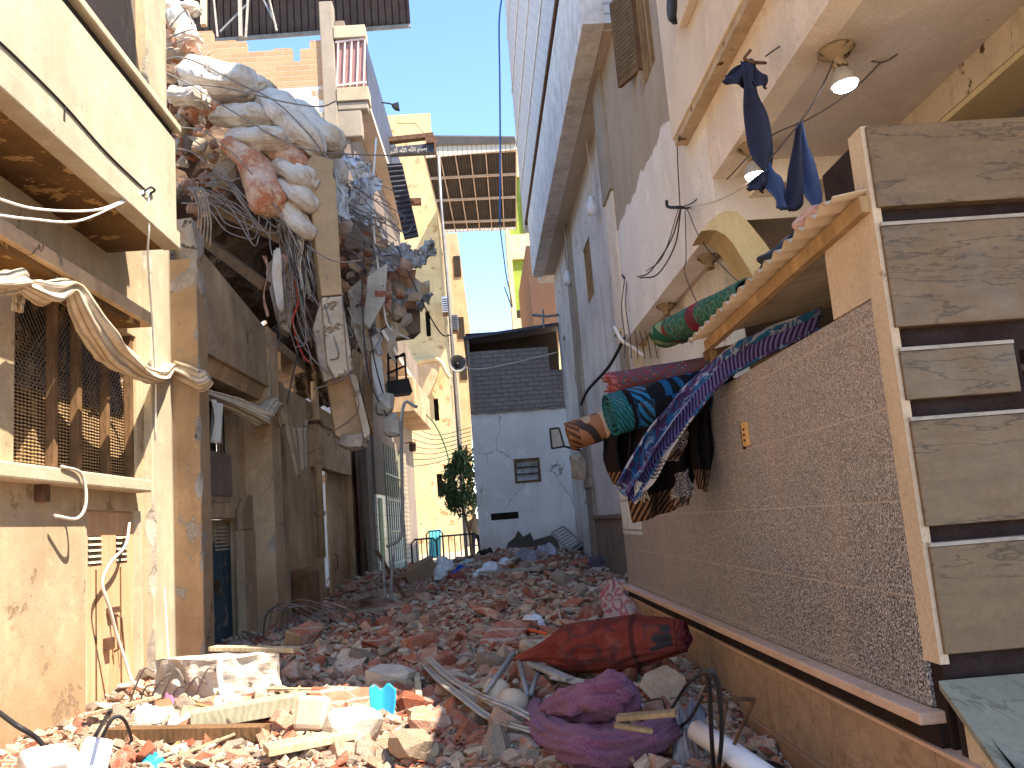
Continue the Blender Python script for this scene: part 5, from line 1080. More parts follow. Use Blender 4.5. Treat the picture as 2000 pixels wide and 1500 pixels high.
MB().box(2.34,2.41,13.5,18.6,-.2,1.52).box(2.31,2.41,13.5,18.6,1.52,1.6).build('grey_dado',m_greyup,hq,bevel=.01)
MB().box(1.81,2.41,10.735,22.85,8.13,8.35).build('overhang_soffit',m_ceil,hq)
m_st=MB(); m_st.panel(xwn(1.80),10.72,22.9,8.10,9.75,th=.3); m_st.build('stucco_band',m_stucco,hq)
MB().box(1.82,2.1,10.74,10.9,9.752,9.978).build('groove_end',m_stucco,hq)
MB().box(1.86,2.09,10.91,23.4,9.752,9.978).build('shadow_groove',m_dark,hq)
MB().tube([(1.80,10.72,9.86),(1.80,23.5,9.86)],.05,8).build('rusty_edge_pipe',m_rust,hq)
mb=MB(); mb.panel(xwn(1.80),10.72,24.7,9.98,19.6,[(13.2,14,11.4,12.6)],.3); mb.panel(yw(10.73),2.102,8,8.1,19.6,th=.2,rim=False); mb.box(2.103,8,10.95,24.6,8.4,19.5); mb.build('brick_storeys',m_brickb,hq)
mb=MB()
for z in (11.2,12.7,14.4,16.2,18): mb.box(1.778,1.8,10.72,24.7,z,z+.14)
mb.build('brick_ledges',m_stucco,hq)
mb=MB().tube(YY([(1040,615,22.7),(1070,618,22.6),(1110,612,22.5)]),.04,6).tube(YY([(1060,605,22.6),(1062,640,22.6)]),.03,6); S('wall_bracket','grey pipe bracket on the whitewashed wall above the shed roof','bracket',mb,m_metal)
a=pX(1086,855,2.05); 
t=T('wall_lantern','small white lantern box on the whitewashed wall beside the brown carpet roll','lantern',pY(1085,860,15)); P=[pY(u,v,15) for u,v in ((1074,838),(1092,836),(1102,872),(1078,876))]
MB().prism(P,(0,.25,0)).build('glass_box',m_bulb,t,bevel=.01); mb=MB(); [mb.beam(P[i],P[(i+1)%4],.025,.03) for i in range(4)]; mb.tube([P[2],pY(1135,880,15.2)],.02,6); mb.build('frame',m_black,t)
S('ragged_hole','dark ragged hole with hanging fragments below the lantern','debris',MB().rock(pY(1128,905,15.2),(.30,.25,.55),random.Random(9),n=50,boxy=.4).lump(.1,5,2),m_conc)
# ================= corrugated canopy and carpets =================
P1=pX(1382,676,1.70); P2=pX(1692,398,1.70); dC=(P2-P1)
tc=T('corrugated_canopy','corrugated metal canopy with a timber edge beam leaning over the granite wall','canopy',(P1+P2)/2)
MB().beam(P1,P2,.05,.075).build('edge_beam',wood('orange_timber',(.50,.33,.17)),tc,bevel=.004)
n=N('corrugated_sheet',.5,.35); p=n.pos(); n.col(n.mix(n.st(n.noise(p,2.5,6),.35,.7),(.58,.49,.36),(.40,.30,.19))); n.b.inputs['Metallic'].default_value=.1; m_corr=n.m
def cs(a,b):
    q=P1.lerp(P2,a); w_=b*1.7-.14; return q+V((w_,0,.065+w_*.17+.018*math.sin(a*2*math.pi*17)))
MB().grid(cs,280,6).build('sheet',m_corr,tc,smooth=True,solid=.004)
MB().beam(P1+V((-.02,.02,-.07)),P1+V((1.6,.03,.20)),.06,.07).build('end_rafter',m_plankd,tc)
MB().beam(P1+V((.03,.01,-.04)),V((P1.x+.05,P1.y-.02,2.42)),.05,.05).build('post',m_planks,tc)
MB().beam(P1+V((.25,.05,-.05)),P1+V((1.6,.05,.14)),.035,.035).build('cross_rail',m_plankl,tc)
# junk along canopy edge
JK=[((1455,580),(1480,545),.07,m_black,'crumpled black plastic lying on the canopy edge above the green carpet roll',5.6),
((1510,500),(1545,470),.09,m_black,'black cloth bundle on the canopy edge below the ribbons',4.9),
((1520,505),(1550,480),.05,m_sheetg,'grey plastic bag beside the black cloth bundle on the canopy',4.8),
((1570,430),(1600,415),.07,m_sackp,'brown wrinkled paper on the canopy edge',4.5),
((1640,410),(1690,340),.08,m_sheetg,'grey torn rag heaped against the stone pillar on the canopy',4.0),
((1610,440),(1640,425),.05,m_tan,'tan board end on the canopy beside the stone pillar',4.2),
((1480,540),(1505,520),.05,m_sheet,'pale plastic scrap on the canopy edge',5.2)]
for i,(a,b,r,m_,l,Y) in enumerate(JK): S('canopy_junk',l,'junk',sackm(pY(*a,Y),pY(*b,Y),r,i+40,.6,0,20,22).lump(.05,9,i),m_,smooth=True)
# carpets
def carpet(name,base,c2,c3,bands=(),motif=5.,rep=1.0,dirt=(.2,.14,.1)):
    n=N(name,.97,.05); p=n.obj(); uv=n.sep(n.uv()); u=n.ma('ADD',n.ma('MULTIPLY',uv[0],rep),n.ma('MULTIPLY',n.noise(p,7,3),.05)); v=n.ma('ADD',uv[1],n.ma('MULTIPLY',n.ma('SUBTRACT',n.noise(p,5,3),.5),.03))
    q=n.comb(n.ma('MULTIPLY',u,motif),n.ma('MULTIPLY',v,motif),0)
    d=n.vor(q,1,'F1','Distance',.3); k=n.ma('SINE',n.ma('MULTIPLY',d,19)); c=n.mix(n.st(k,.1,.35),base,c2); e=n.vor(q,2.2,'F1','Distance',.7); c=n.mix(n.st(e,.20,.24,1,0),c,c3)
    for (v0,v1,ca,cb,fr) in bands:
        m=n.ma('MULTIPLY',n.st(v,v0-.004,v0),n.st(v,v1,v1+.004,1,0)); s=n.st(n.ma('SINE',n.ma('MULTIPLY',n.ma('ADD',u,n.ma('MULTIPLY',v,.6)),fr)),-.1,.1); c=n.mix(m,c,n.mix(s,ca,cb))
    c=n.mix(n.st(n.noise(p,4,5),.5,.75,0,.35),c,dirt); n.col(c); n.bump(n.noise(p,130,2),.5,.004); return n.m
def roll(a,b,r,turns=2.6,r0=.35,sq=.85,nu=90,nv=24,seed=0,phase=0,sag=0,ragged=0):
    a=V(a);b=V(b);d=(b-a).normalized(); x=d.cross(V((0,0,1))).normalized(); z=x.cross(d)
    def fn(s,t):
        an=phase+s*turns*2*math.pi; rr=r*lerp(r0,1,s)+.012*noise.noise(V((an,t*3,seed))); rr*=1-.12*abs(math.sin(an*.5+seed))*(1-s)
        return a.lerp(b,t)+x*math.cos(an)*rr+z*math.sin(an)*rr*sq+V((0,0,-sag*math.sin(t*math.pi)))+d*(ragged*noise.noise(V((an*1.3,t,seed)))*(1-t))
    return MB().grid(fn,nu,nv)
m_cb=carpet('blue_black_carpet',(.010,.011,.015),(.012,.075,.17),(.010,.03,.06),[(0,.13,(.02,.13,.15),(.01,.055,.07),300),(.13,.16,(.008,.008,.01),(.01,.01,.012),10),(.18,.30,(.02,.14,.28),(.01,.02,.035),140)],3.2,1.3)
m_cm=carpet('maroon_pattern_carpet',(.17,.045,.05),(.07,.07,.10),(.26,.13,.12),[(0,.05,(.3,.1,.1),(.2,.05,.06),90)],9,2.)
m_cbr=carpet('tan_brown_carpet',(.26,.125,.065),(.04,.03,.03),(.36,.25,.17),[(0,.09,(.22,.10,.05),(.07,.035,.02),160),(.30,.42,(.50,.38,.28),(.42,.30,.21),30)],2.6,1.0)
m_cg=carpet('green_red_carpet',(.03,.10,.07),(.07,.15,.115),(.13,.03,.035),[(0,.05,(.02,.08,.05),(.16,.22,.12),90),(.05,.16,(.02,.09,.06),(.18,.26,.15),40),(.16,.20,(.16,.03,.03),(.03,.08,.05),60),(.45,.55,(.20,.03,.05),(.12,.03,.04),30)],13,1.3)
S('carpet_roll','blue and black carpet roll with a teal open end sticking out over the granite wall','carpet',roll(pY(1190,808,6.25),pY(1420,748,6.35),.18,3.2,.25,.95,120,30,1,-1.2),m_cb,smooth=True,solid=.013)
S('carpet_roll','maroon patterned carpet roll lying above the blue roll','carpet',roll(pY(1190,752,6.75),pY(1430,715,6.6),.14,2.6,.3,.75,90,26,2,0,ragged=.12),m_cm,smooth=True,solid=.013)
S('carpet_roll','tan and brown carpet roll, the one reaching furthest left over the alley','carpet',roll(pY(1110,855,7.0),pY(1330,785,6.95),.165,2.2,.45,.72,90,30,3,.6),m_cbr,smooth=True,solid=.015)
S('carpet_roll','green carpet roll with red stripes lying on the corrugated canopy end','carpet',roll(pY(1300,655,6.9),pY(1470,575,5.7),.17,2.6,.3,.75,90,30,4,0),m_cg,smooth=True,solid=.014)
n=N('purple_blue_striped_rug',.97,.05); uv=n.sep(n.uv()); p=n.obj(); a=uv[0]; b=uv[1]
q=n.comb(n.ma('MULTIPLY',a,3.2),n.ma('MULTIPLY',b,11),0); c=n.mix(n.st(n.noise(q,1.1,4,.5,1.4),.47,.50),(.016,.085,.20),(.055,.032,.095)); c=n.mix(n.st(n.ma('ABSOLUTE',n.ma('SUBTRACT',n.noise(q,.9,3,.5,1.2),.47)),.012,.02,1,0),c,(.20,.24,.36))
c=n.mix(n.ma('MULTIPLY',n.st(a,.14,.16,1,0),n.st(n.noise(q,.8,2),.5,.52)),c,(.30,.31,.35))
c=n.mix(n.ma('MULTIPLY',n.st(a,.58,.60),n.st(a,.82,.84,1,0)),c,n.mix(n.st(n.ma('SINE',n.ma('MULTIPLY',b,330)),-.1,.1),(.10,.085,.24),(.02,.015,.04)))
c=n.mix(n.st(n.ma('ABSOLUTE',n.ma('SUBTRACT',a,.58)),.010,.016,1,0),c,(.30,.32,.38)); pb=n.ma('MULTIPLY',n.st(a,.86,.88),n.st(b,.55,.57)); dots=n.st(n.vor(n.comb(n.ma('MULTIPLY',a,22),n.ma('MULTIPLY',b,60),0),1,'F1','Distance',0),.30,.38,1,0); c=n.mix(pb,c,n.mix(n.st(n.ma('SINE',n.ma('MULTIPLY',b,38)),.0,.1),n.mix(dots,(.02,.018,.025),(.42,.38,.33)),(.40,.36,.31)))
n.col(c); n.bump(n.noise(p,120,2),.5,.004); m_pr=n.m
top=crom(YY([(1600,612,5.0),(1500,648,5.35),(1420,688,5.8),(1350,745,6.0),(1290,812,6.05),(1235,890,6.1),(1203,950,6.15)]),8)
bot=crom(YY([(1600,640,4.75),(1500,690,5.1),(1430,728,5.5),(1372,790,5.8),(1320,860,5.85),(1275,935,5.9),(1240,978,5.95)]),8)
def dr(a,b):
    i=b*(len(top)-1); k=min(len(top)-2,int(i)); f=i-k; p=top[k].lerp(top[k+1],f); q=bot[k].lerp(bot[k+1],f); return p.lerp(q,a)+V((0,-.06*math.sin(a*math.pi*4+b*2)*(.4+.6*b)-.03*math.sin(a*13+b*9),.035*math.sin(a*math.pi*4)+.02*noise.noise(V((a*4,b*9,1)))))
S('striped_rug','purple and blue striped rug draped over the granite wall with its tip hanging','carpet',MB().grid(dr,36,90),m_pr,smooth=True,solid=.012)
n=N('shade_darkened_rug',.97,.05); uv=n.sep(n.uv()); p=n.obj(); m_=n.ma('MULTIPLY',n.st(uv[1],.80,.81),n.st(n.ma('SINE',n.ma('MULTIPLY',n.ma('ADD',uv[0],uv[1]),90)),-.1,.1)); c=n.mix(m_,(.012,.010,.010),(.16,.085,.045)); n.col(c); n.bump(n.noise(p,90,3),.5,.006); m_dr=n.m  # near-black base puts the shade under the carpet rolls into the colour
def hang(q,Y,lab,m_,amp=.05,dy=(0,0,0,0),fr=14):
    P=[pY(u,v,Y+d) for (u,v),d in zip(q,dy)]
    S('hanging_rug',lab,'carpet',MB().grid(lambda a,b:P[0].lerp(P[1],a).lerp(P[3].lerp(P[2],a),b)+V((.02*math.sin(b*7+a*4),amp*math.sin(a*fr+b*2),0)),40,30),m_,smooth=True,solid=.014)
hang(((1225,790),(1382,765),(1348,985),(1236,1022)),6.5,'patterned rug, shade painted in as black, hanging straight down under the carpet rolls',m_dr,.09)
hang(((1168,825),(1262,790),(1264,960),(1200,945)),6.85,'rug with shade painted in as black, bulging out behind the striped rug tip',m_dr,.10)
hang(((1345,760),(1395,755),(1385,960),(1362,955)),6.3,'narrow rug strip with shade painted in as black, against the end of the granite wall',m_dr,.03)
m_hs=carpet('dotted_rug_edge',(.03,.025,.03),(.45,.40,.36),(.10,.06,.13),[(.75,.98,(.20,.12,.08),(.03,.02,.02),60)],11,.5)
hang(((1330,830),(1350,800),(1330,900),(1300,900)),6.2,'purple rug corner with pale dots hanging beside the striped rug',m_hs,.02)
hang(((1318,925),(1350,915),(1348,985),(1315,990)),6.25,'dotted brown rug end hanging lowest on the right',m_hs,.02)
mb=MB()
for i in range(14):
    a=pY(1238+i*1.6,935+i*.8,6.0); mb.tube([a,a+V((.01*math.sin(i),-.01,-.05)),a+V((.03*math.sin(i*2),0,-.09-.02*(i%3)))],.004,4)
S('rug_fringe','short pale fringe at the tip of the striped rug','fringe',mb,m_wire)
# ================= ground and rubble =================
def GZ(y): return .34*sst(12,27,y)
def HZ(x,y):
    h=.06+.22*sst(4.6,7.5,y)*sst(-4.2,-2.6,x)+.05*sst(-3.2,-4,x)
    h+=.33*math.exp(-((x-.7)/1.9)**2)*sst(8,12.5,y)*(1-sst(21,26,y))
    h-=.20*sst(-1.2,-2.4,x)*sst(13,17,y)*(1-sst(20,24,y))
    h+=.05*sst(18,21,y)*math.exp(-((x-1.2)/1.2)**2)*(1-sst(22.5,24,y))
    h*=1-sst(23.5,27,y)*.95
    h+=(.10*noise.noise(V((x*1.1,y*.9,3)))+.05*noise.noise(V((x*3,y*2.6,7)))+.025*noise.noise(V((x*8,y*8,1))))*(1-sst(23,26,y))
    k=sst(1.25,.7,math.hypot((x+2.0)/1.1,(y-17.6)/2.6)); h=lerp(h,.06,k)
    return GZ(y)+max(h,0)
n=N('street_dust',.95,.15); p=n.pos(); c=n.mix(n.st(n.noise(p,.8,7,.65),.35,.65),(.34,.25,.17),(.46,.36,.26)); c=n.mix(n.st(n.noise(p,6,6,.7),.5,.65,0,.5),c,(.24,.15,.10)); n.col(c); n.bump(n.noise(p,14,6,.7),.5,.02); m_street=n.m
mb=MB(); ys=[-60,-4,4,12]+[12+i*1.25 for i in range(1,13)]+[40,80,200,900]
for a,b in zip(ys,ys[1:]): mb.quad((-900 if b>40 or a<-10 else -60,a,GZ(a)-.02),(900 if b>40 or a<-10 else 60,a,GZ(a)-.02),(900 if b>40 or a<-10 else 60,b,GZ(b)-.02),(-900 if b>40 or a<-10 else -60,b,GZ(b)-.02))
K(mb.build('ground',m_street),'structure')
n=N('crushed_rubble',.95,.1); p=n.pos(); q=n.mix(.05,p,n.noise(p,9,3)); e=n.vor(p,26,'F1','Color'); s=n.sep(e)
c=n.ramp(s[0],[(0,(.20,.06,.035)),(.30,(.36,.13,.08)),(.48,(.44,.27,.18)),(.64,(.50,.39,.28)),(.82,(.62,.56,.48)),(1,(.30,.25,.21))],'CONSTANT')
c=n.mix(n.st(n.noise(p,2.2,6,.6),.48,.66,0,.55),c,(.40,.27,.18)); d=n.vor(p,26,'F1','Distance'); c=n.mix(n.st(d,.45,.8,0,.55),c,(.10,.06,.04)); n.col(c); n.bump(n.ma('ADD',n.ma('MULTIPLY',d,-1),n.ma('MULTIPLY',n.noise(p,50,4),.5)),.9,.03); m_crush=n.m
mb=MB(); nx=90; yl=[]; y=1.5
while y<27: yl.append(y); y+=.045+.0065*y
def rg_(a,b):
    i=b*(len(yl)-1); yv=yl[int(round(i))]; x=lerp(-3.99,min(1.71 if yv<10.9 else 2.39,2.39),a)
    return V((x,yv,HZ(x,yv)))
mb.grid(rg_,nx,len(yl)-1); K(mb.build('rubble_bed',m_crush),'stuff')
def hit(u,v):
    d=ray(u,v); t=3.
    p=CAM.copy()
    dn=d.normalized()
    while t<32:
        p=CAM+dn*t
        if p.z<HZ(p.x,p.y): return p
        t+=.04 if t<12 else .1
    return None
# small fragments : one stuff object
RG=random.Random(21)
SH_=[]
for i in range(26):
    m=MB().rock((0,0,0),(1,RG.uniform(.5,.95),RG.uniform(.25,.7)),RG,n=RG.randrange(9,15),boxy=RG.uniform(.5,1)); SH_.append((m.v,m.f))
def okxy(x,y): return -3.95<x<(1.62 if y<10.9 else 2.3) and not(x<-1.2 and 15.2<y<20.5 and x>-2.9)
mb=MB(); vv=[];ff=[];mm=[]
cnt=0
while cnt<22000:
    if RG.random()<.62:
        p=hit(RG.uniform(150,1600),RG.uniform(1075,1500))
        if not p: continue
        x,y=p.x,p.y
    else: x,y=RG.uniform(-3.9,2.3),3+23*RG.random()**1.4
    if not okxy(x,y): continue
    cnt+=1; s=RG.choice((.018,.024,.03,.036,.045,.055,.075,.10))*RG.uniform(.7,1.3)*(1+.045*y); M_=rotm(RG.uniform(-.6,.6),RG.uniform(-.6,.6),RG.uniform(0,6.3))
    c=V((x,y,HZ(x,y)+s*.12)); v,f=RG.choice(SH_); o=len(vv); vv+=[c+M_@(q*s) for q in v]; ff+=[[o+k for k in t] for t in f]
    near=sst(9,5,y)*sst(.2,-1.5,x); w=RG.random(); w=w+.18*near if w>.3 else w
    mi=0 if w<.22 else 1 if w<.46 else 2 if w<.72 else 3 if w<.88 else 4; mm+=[mi]*len(f)
mb.v=vv;mb.f=ff;mb.m=mm;mb.uv=[None]*len(ff)
K(mb.build('rubble_fragments',(m_red,m_pink,m_tan,m_wht,m_gry)),'stuff')
# individual bricks / chunks
protos={}
def piece(kind,mi,mats,dims,boxy,nn,seed):
    r=random.Random(seed); m=MB()
    if kind=='brick': m.obox((0,0,0),(dims[0]*r.uniform(.4,1),dims[1],dims[2]),None,.09,r) if r.random()<.45 else m.rock((0,0,0),(dims[0]*r.uniform(.5,1),dims[1],dims[2]),r,n=22,boxy=.93)
    else: m.rock((0,0,0),tuple(d*r.uniform(.6,1.1) for d in dims),r,n=nn,boxy=boxy)
    o=m.build(kind+'_piece',mats[mi],origin=(0,0,0),bevel=.006 if kind=='brick' else 0); COL.objects.unlink(o); return o
LBS=[]
for i in range(34):
    while True:
        p=hit(RG.uniform(250,1300),RG.uniform(1150,1490))
        if p and okxy(p.x,p.y): break
    a=RG.uniform(0,3.14); L_=RG.uniform(.15,.45)*(1+.03*p.y); d=V((math.cos(a),math.sin(a),RG.uniform(-.15,.35)))*L_
    zn='near' if p.y<7.5 else 'far'
    S('wood_splinter','thin pale wood splinter in the nearer rubble' if zn=='near' else 'thin pale wood splinter in the farther rubble','splinter',MB().beam(p+V((0,0,.05))-d/2,p+V((0,0,.06))+d/2,RG.uniform(.015,.05),.014),(m_plankw,m_plankl,m_planks)[i%3],'wood splinters in the '+zn+' rubble')
lib={'brick':[piece('brick',i%4,(m_red,m_redh,m_pink,m_pink),(.27,.14,.10),0,0,i) for i in range(24)],
 'mortar':[piece('mortar',i%2,(m_tan,m_pink),(.26,.2,.15),.5,20,50+i) for i in range(12)],
 'plaster':[piece('plaster',0,(m_wht,),(.30,.22,.05),.9,16,80+i) for i in range(12)],
 'concrete':[piece('concrete',0,(m_gry,),(.30,.24,.17),.5,26,110+i) for i in range(10)]}
zone=lambda p:'near' if p.y<6.6 else 'middle' if p.y<11 else 'far'
LB={'brick':{'near':'broken red brick lying in the rubble nearest the camera','middle':'broken red brick in the middle of the alley rubble','far':'broken red brick on the far rubble heap before the shed'},
'mortar':{'near':'tan mortar lump in the rubble nearest the camera','middle':'tan mortar lump in the middle of the alley rubble','far':'tan mortar lump on the far rubble heap before the shed'},
'plaster':{'near':'white plaster slab in the rubble nearest the camera','middle':'white plaster slab in the middle of the alley rubble','far':'white plaster slab on the far rubble heap before the shed'},
'concrete':{'near':'grey concrete chunk in the rubble nearest the camera','middle':'grey concrete chunk in the middle of the alley rubble','far':'grey concrete chunk on the far rubble heap before the shed'}}
NEED={'brick':220,'mortar':70,'plaster':60,'concrete':60}
for k,cn in NEED.items():
    c_=0
    while c_<cn:
        if RG.random()<.45: u,v=RG.uniform(180,1350),RG.uniform(1300,1500)
        else: u,v=RG.uniform(430,1300),RG.uniform(1075,1330)
        p=hit(u,v)
        if not p or not okxy(p.x,p.y): continue
        c_+=1; src=RG.choice(lib[k]); o=src.copy(); COL.objects.link(o); s=RG.uniform(.5,1.2)*(1 if p.y<8 else 1.15 if p.y<13 else 1.35); o.scale=(s,s,s)
        fl=.9 if k!='plaster' else .35
        o.location=p+V((0,0,.035*s)); o.rotation_euler=(RG.uniform(-fl,fl),RG.uniform(-fl,fl),RG.uniform(0,6.3)); z=zone(p)
        tag(o,LB[k][z],'brick' if k=='brick' else 'rubble piece',k+' pieces in the '+z+' rubble')
# ================= things in the rubble =================
def zz(u,v,z): return pZ(u,v,z)
def gp(u,v,dz=0):
    p=hit(u,v) or pZ(u,v,.2); return p+V((0,0,dz))
A,B,C_=zz(428,1289,.62),zz(303,1289,.62),zz(545,1276,.62); D=B+C_-A
t=T('concrete_slab','big broken concrete slab end with bars in it, lying at the foot of the pillar','slab',(A+D)/2)
dn=V((0,0,-.34)); m=MB(); 
def sb(a,b,c): return A+(B-A)*a+(C_-A)*b+dn*c
m.grid(lambda a,b:sb(a,b,0)+V((0,0,.02*noise.noise(sb(a,b,0)*6))),20,16)
m.grid(lambda a,b:sb(a,0,b)+V((.05*noise.noise(sb(a,0,b)*7),.06*noise.noise(sb(a,0,b)*8),.02*noise.noise(sb(a,0,b)*9))),24,10); m.grid(lambda a,b:sb(0,a,b)+V((.05*noise.noise(sb(0,a,b)*7),.05*noise.noise(sb(0,a,b)*8),0)),24,10)
m.quad(sb(1,0,0),sb(1,1,0),sb(1,1,1),sb(1,0,1)).quad(sb(0,1,0),sb(1,1,0),sb(1,1,1),sb(0,1,1)).quad(sb(0,0,1),sb(1,0,1),sb(1,1,1),sb(0,1,1)); m.build('slab',m_concl,t)
for i in range(7):
    a=i/6; S('steel_bar','bar poking out of the near face of the broken concrete slab','steel bar',MB().tube([sb(a,-.02,.3+.3*(i%2)),sb(a+.06,-.12,.2+.2*(i%3)),sb(a+.2,-.14,.7),sb(a+.32,-.10,1.05)],.009,5,k=5),m_rebar,'bars on the broken slab')
S('knotted_rag','white knotted strip hanging on the corner of the broken concrete slab','rag',MB().tube([sb(0,.05,0)+V((0,-.04,.03)),sb(0,.03,.3)+V((0,-.06,0)),sb(0,.06,.9)+V((.02,-.08,0)),sb(0,.09,1.2)+V((.05,-.1,0))],[.02,.03,.02,.03],8,k=5,jit=.4),m_sheet,smooth=True)
def plank(a,b,w,h,m_,lab,za=None,zb=None,name='plank',cat='plank',dz=.05):
    p=zz(*a,za) if za is not None else gp(*a,dz); q=zz(*b,zb) if zb is not None else gp(*b,dz); return S(name,lab,cat,MB().beam(p,q,w,h),m_,bevel=.004)
plank((415,1266),(580,1269),.12,.04,m_plankl,'long pale plank lying behind the broken concrete slab',.66,.62)
plank((487,1358),(612,1360),.05,.03,m_plankl,'pale narrow lath lying in front of the broken concrete slab')
plank((545,1352),(610,1378),.05,.02,m_plankl,'short lath crossing the pale narrow lath')
plank((375,1440),(600,1400),.20,.12,wood('mossy_timber',(.44,.41,.28),.7),'thick weathered beam with a pale mossy face in the sunlit front rubble',dz=.12)
plank((215,1452),(520,1448),.12,.10,m_plankd,'dark rough beam half buried in the sunlit front rubble',dz=.06)
plank((520,1497),(690,1462),.20,.05,m_plankl,'bright splintered plank at the bottom edge of the photo',dz=.1)
plank((170,1420),(310,1385),.10,.03,m_plankl,'pale board against the foot of the double doors',dz=.1)
plank((1205,1402),(1320,1392),.10,.025,m_planks,'tan board across the purple blanket right side',.50,.52)
plank((1200,1416),(1275,1428),.06,.02,m_planks,'broken tan splinter on the purple blanket',.50,.46)
plank((1040,1330),(1115,1365),.09,.03,m_plankw,'splintered grey plank under the maroon rug',dz=.14)
plank((820,1385),(815,1340),.05,.03,m_plankl,'upright splinter of pale wood left of the metal strips',dz=.10)
plank((995,1126),(1080,1066),.12,.05,m_plankw,'long grey timber leaning up the far heap towards the shed',dz=.25)
plank((942,1131),(1062,1124),.25,.05,m_plankw,'wide white board lying flat on the far heap',dz=.12)
plank((700,1208),(800,1196),.06,.04,m_plankw,'white lath lying at the shaded left edge of the rubble',dz=.1)
plank((1000,1400),(985,1470),.02,.02,m_planks,'thin stick stuck in the rubble before the metal strips',dz=.08)
# white frames left middle
for i,(a,b,w,l) in enumerate((((735,1075),(792,1168),.09,'dark slanting board of the broken door frame'),((768,1085),(762,1178),.06,'upright white lath of the broken door frame'),((748,1090),(752,1165),.05,'second upright lath left of the white one'),((765,1168),(808,1192),.12,'white board lying at the foot of the broken frame'),((730,1148),(760,1135),.05,'short white crosspiece by the green gate'))):
    p=pY(*a,19-.3*i); q=pY(*b,18.6-.3*i); S('broken_lath',l,'plank',MB().beam(p,q,w,.04),(m_plankd,m_plankw,m_plankw,m_plankw,m_plankw)[i],bevel=.004)
p=gp(818,1138); t=S('muddy_panel','muddy brown panel tipped on edge beside the barriers','panel',MB().prism([pY(u,v,20.5) for u,v in ((788,1120),(832,1098),(845,1132),(800,1142))],(.1,.5,.15)),m_brown2,bevel=.02)
n=N('wet_mud',.18,.5); pp=n.pos(); n.col(n.mix(n.st(n.noise(pp,2,6),.35,.65),(.16,.075,.04),(.25,.13,.08))); n.put(n.b.inputs['Roughness'],n.st(n.noise(pp,1.5,4),.4,.6,.12,.7)); n.bump(n.noise(pp,7,4),.15,.01)
c0=V((-2.0,17.6,GZ(17.6)+.075)); mb=MB(); N_=48
mb.add([c0+V((0,0,.012))]+[c0+V((math.cos(t*2*math.pi/N_)*.95*(1+.3*noise.noise(V((t*.4,3,0)))),math.sin(t*2*math.pi/N_)*2.2*(1+.3*noise.noise(V((t*.4,8,0)))),.01+GZ(17.6+2.2*math.sin(t*2*math.pi/N_))-GZ(17.6))) for t in range(N_)],[(0,1+i,1+(i+1)%N_) for i in range(N_)])
K(mb.build('wet_mud',n.m),'structure')
# plastered brick block
p=gp(598,1262,.2); t=T('brick_block','plastered block of bonded bricks standing tilted left of the rubble centre','block',p)
Mq=rotm(R(14),R(16),R(-32)); p=gp(598,1258,.10); MB().rock(p,(.30,.40,.27),random.Random(77),Mq,60,.93).build('masonry',bricks('bonded_brick',(.33,.11,.065),(.42,.17,.11),(.42,.32,.24),obj=True,dust=(.46,.34,.25),wob=.06),t); MB().obox(p+Mq@V((-.02,-.20,-.01)),(.27,.02,.24),Mq,.12).build('plaster_skin',m_tan,t)
# larger fallen wall pieces
RG=random.Random(404); mbk=bricks('fallen_wall_brick',(.34,.10,.06),(.43,.17,.10),(.45,.34,.26),obj=True,dust=(.48,.37,.28),wob=.06)
for i in range(22):
    while True:
        p=gp(RG.uniform(560,1200),RG.uniform(1110,1400))
        if okxy(p.x,p.y): break
    sz=RG.uniform(.28,.6)*(1 if p.y<9 else 1.35); fl=i%3==2
    S('wall_fragment',('fallen brick wall fragment in the alley rubble','fallen brick wall fragment in the alley rubble','flat fallen plaster slab in the alley rubble')[i%3],'wall fragment',MB().rock(p+V((0,0,.03)),(sz,sz*RG.uniform(.5,.9),.07 if fl else .13),RG,rotm(RG.uniform(-.4,.4),RG.uniform(-.4,.4),RG.uniform(0,6)),26,.93),(mbk,mbk,m_wht)[i%3],'fallen slabs in the alley rubble' if fl else 'fallen wall fragments in the alley rubble')
for i in range(7):
    u=500+i*12; S('steel_bar','bar loop arching out of the rubble beside the plastered block','steel bar',MB().tube([gp(u,1255-i*4,0),gp(u+14,1250-i*3,.32+.05*(i%3)),gp(u+55+i*6,1235,.34),gp(u+110+i*8,1228,.02)],.011,5,k=6),m_rebar,'bars beside the plastered block',smooth=True)
S('steel_bar','pair of bars curving from the blue door towards the plastered block','steel bar',MB().tube([gp(425,1215,.25),gp(455,1245,.18),gp(500,1258,.12),gp(545,1262,.05)],.011,5,k=6),m_rebar,smooth=True)
# pale block, blue shell, chunk
p=gp(612,1440,.16); S('foam_block','cream rounded foam block standing in the sunlit front rubble','block',MB().obox(p,(.24,.10,.22),rotm(R(-18),R(4),R(-12)),.05),m_cream,bevel=.035)
p=gp(750,1405,.12); S('blue_shell','torn sky blue plastic piece standing on edge in the front rubble','plastic piece',MB().grid(lambda a,b:p+V(((a-.5)*.20*(1-.3*b*b),.05*math.sin(a*3.1)-.03*b,(.5-b)*.22+.02*math.sin(a*11)*(1-b)+.03*(abs(a-.6)<.12)*b)),14,12),m_blue,smooth=True,solid=.008)
p=gp(690,1452,.10); S('concrete_chunk','large pitted grey chunk with a white top left of the blue plastic','concrete chunk',MB().rock(p,(.42,.3,.26),random.Random(6),rotm(.2,.1,.5),n=60,boxy=.45).lump(.03,7,3),m_concl)
p=gp(765,1345,.1); S('concrete_chunk','flat grey and white slab piece behind the blue plastic','concrete chunk',MB().rock(p,(.44,.24,.16),random.Random(16),rotm(.3,.1,-.15),n=40,boxy=.85),m_concl)
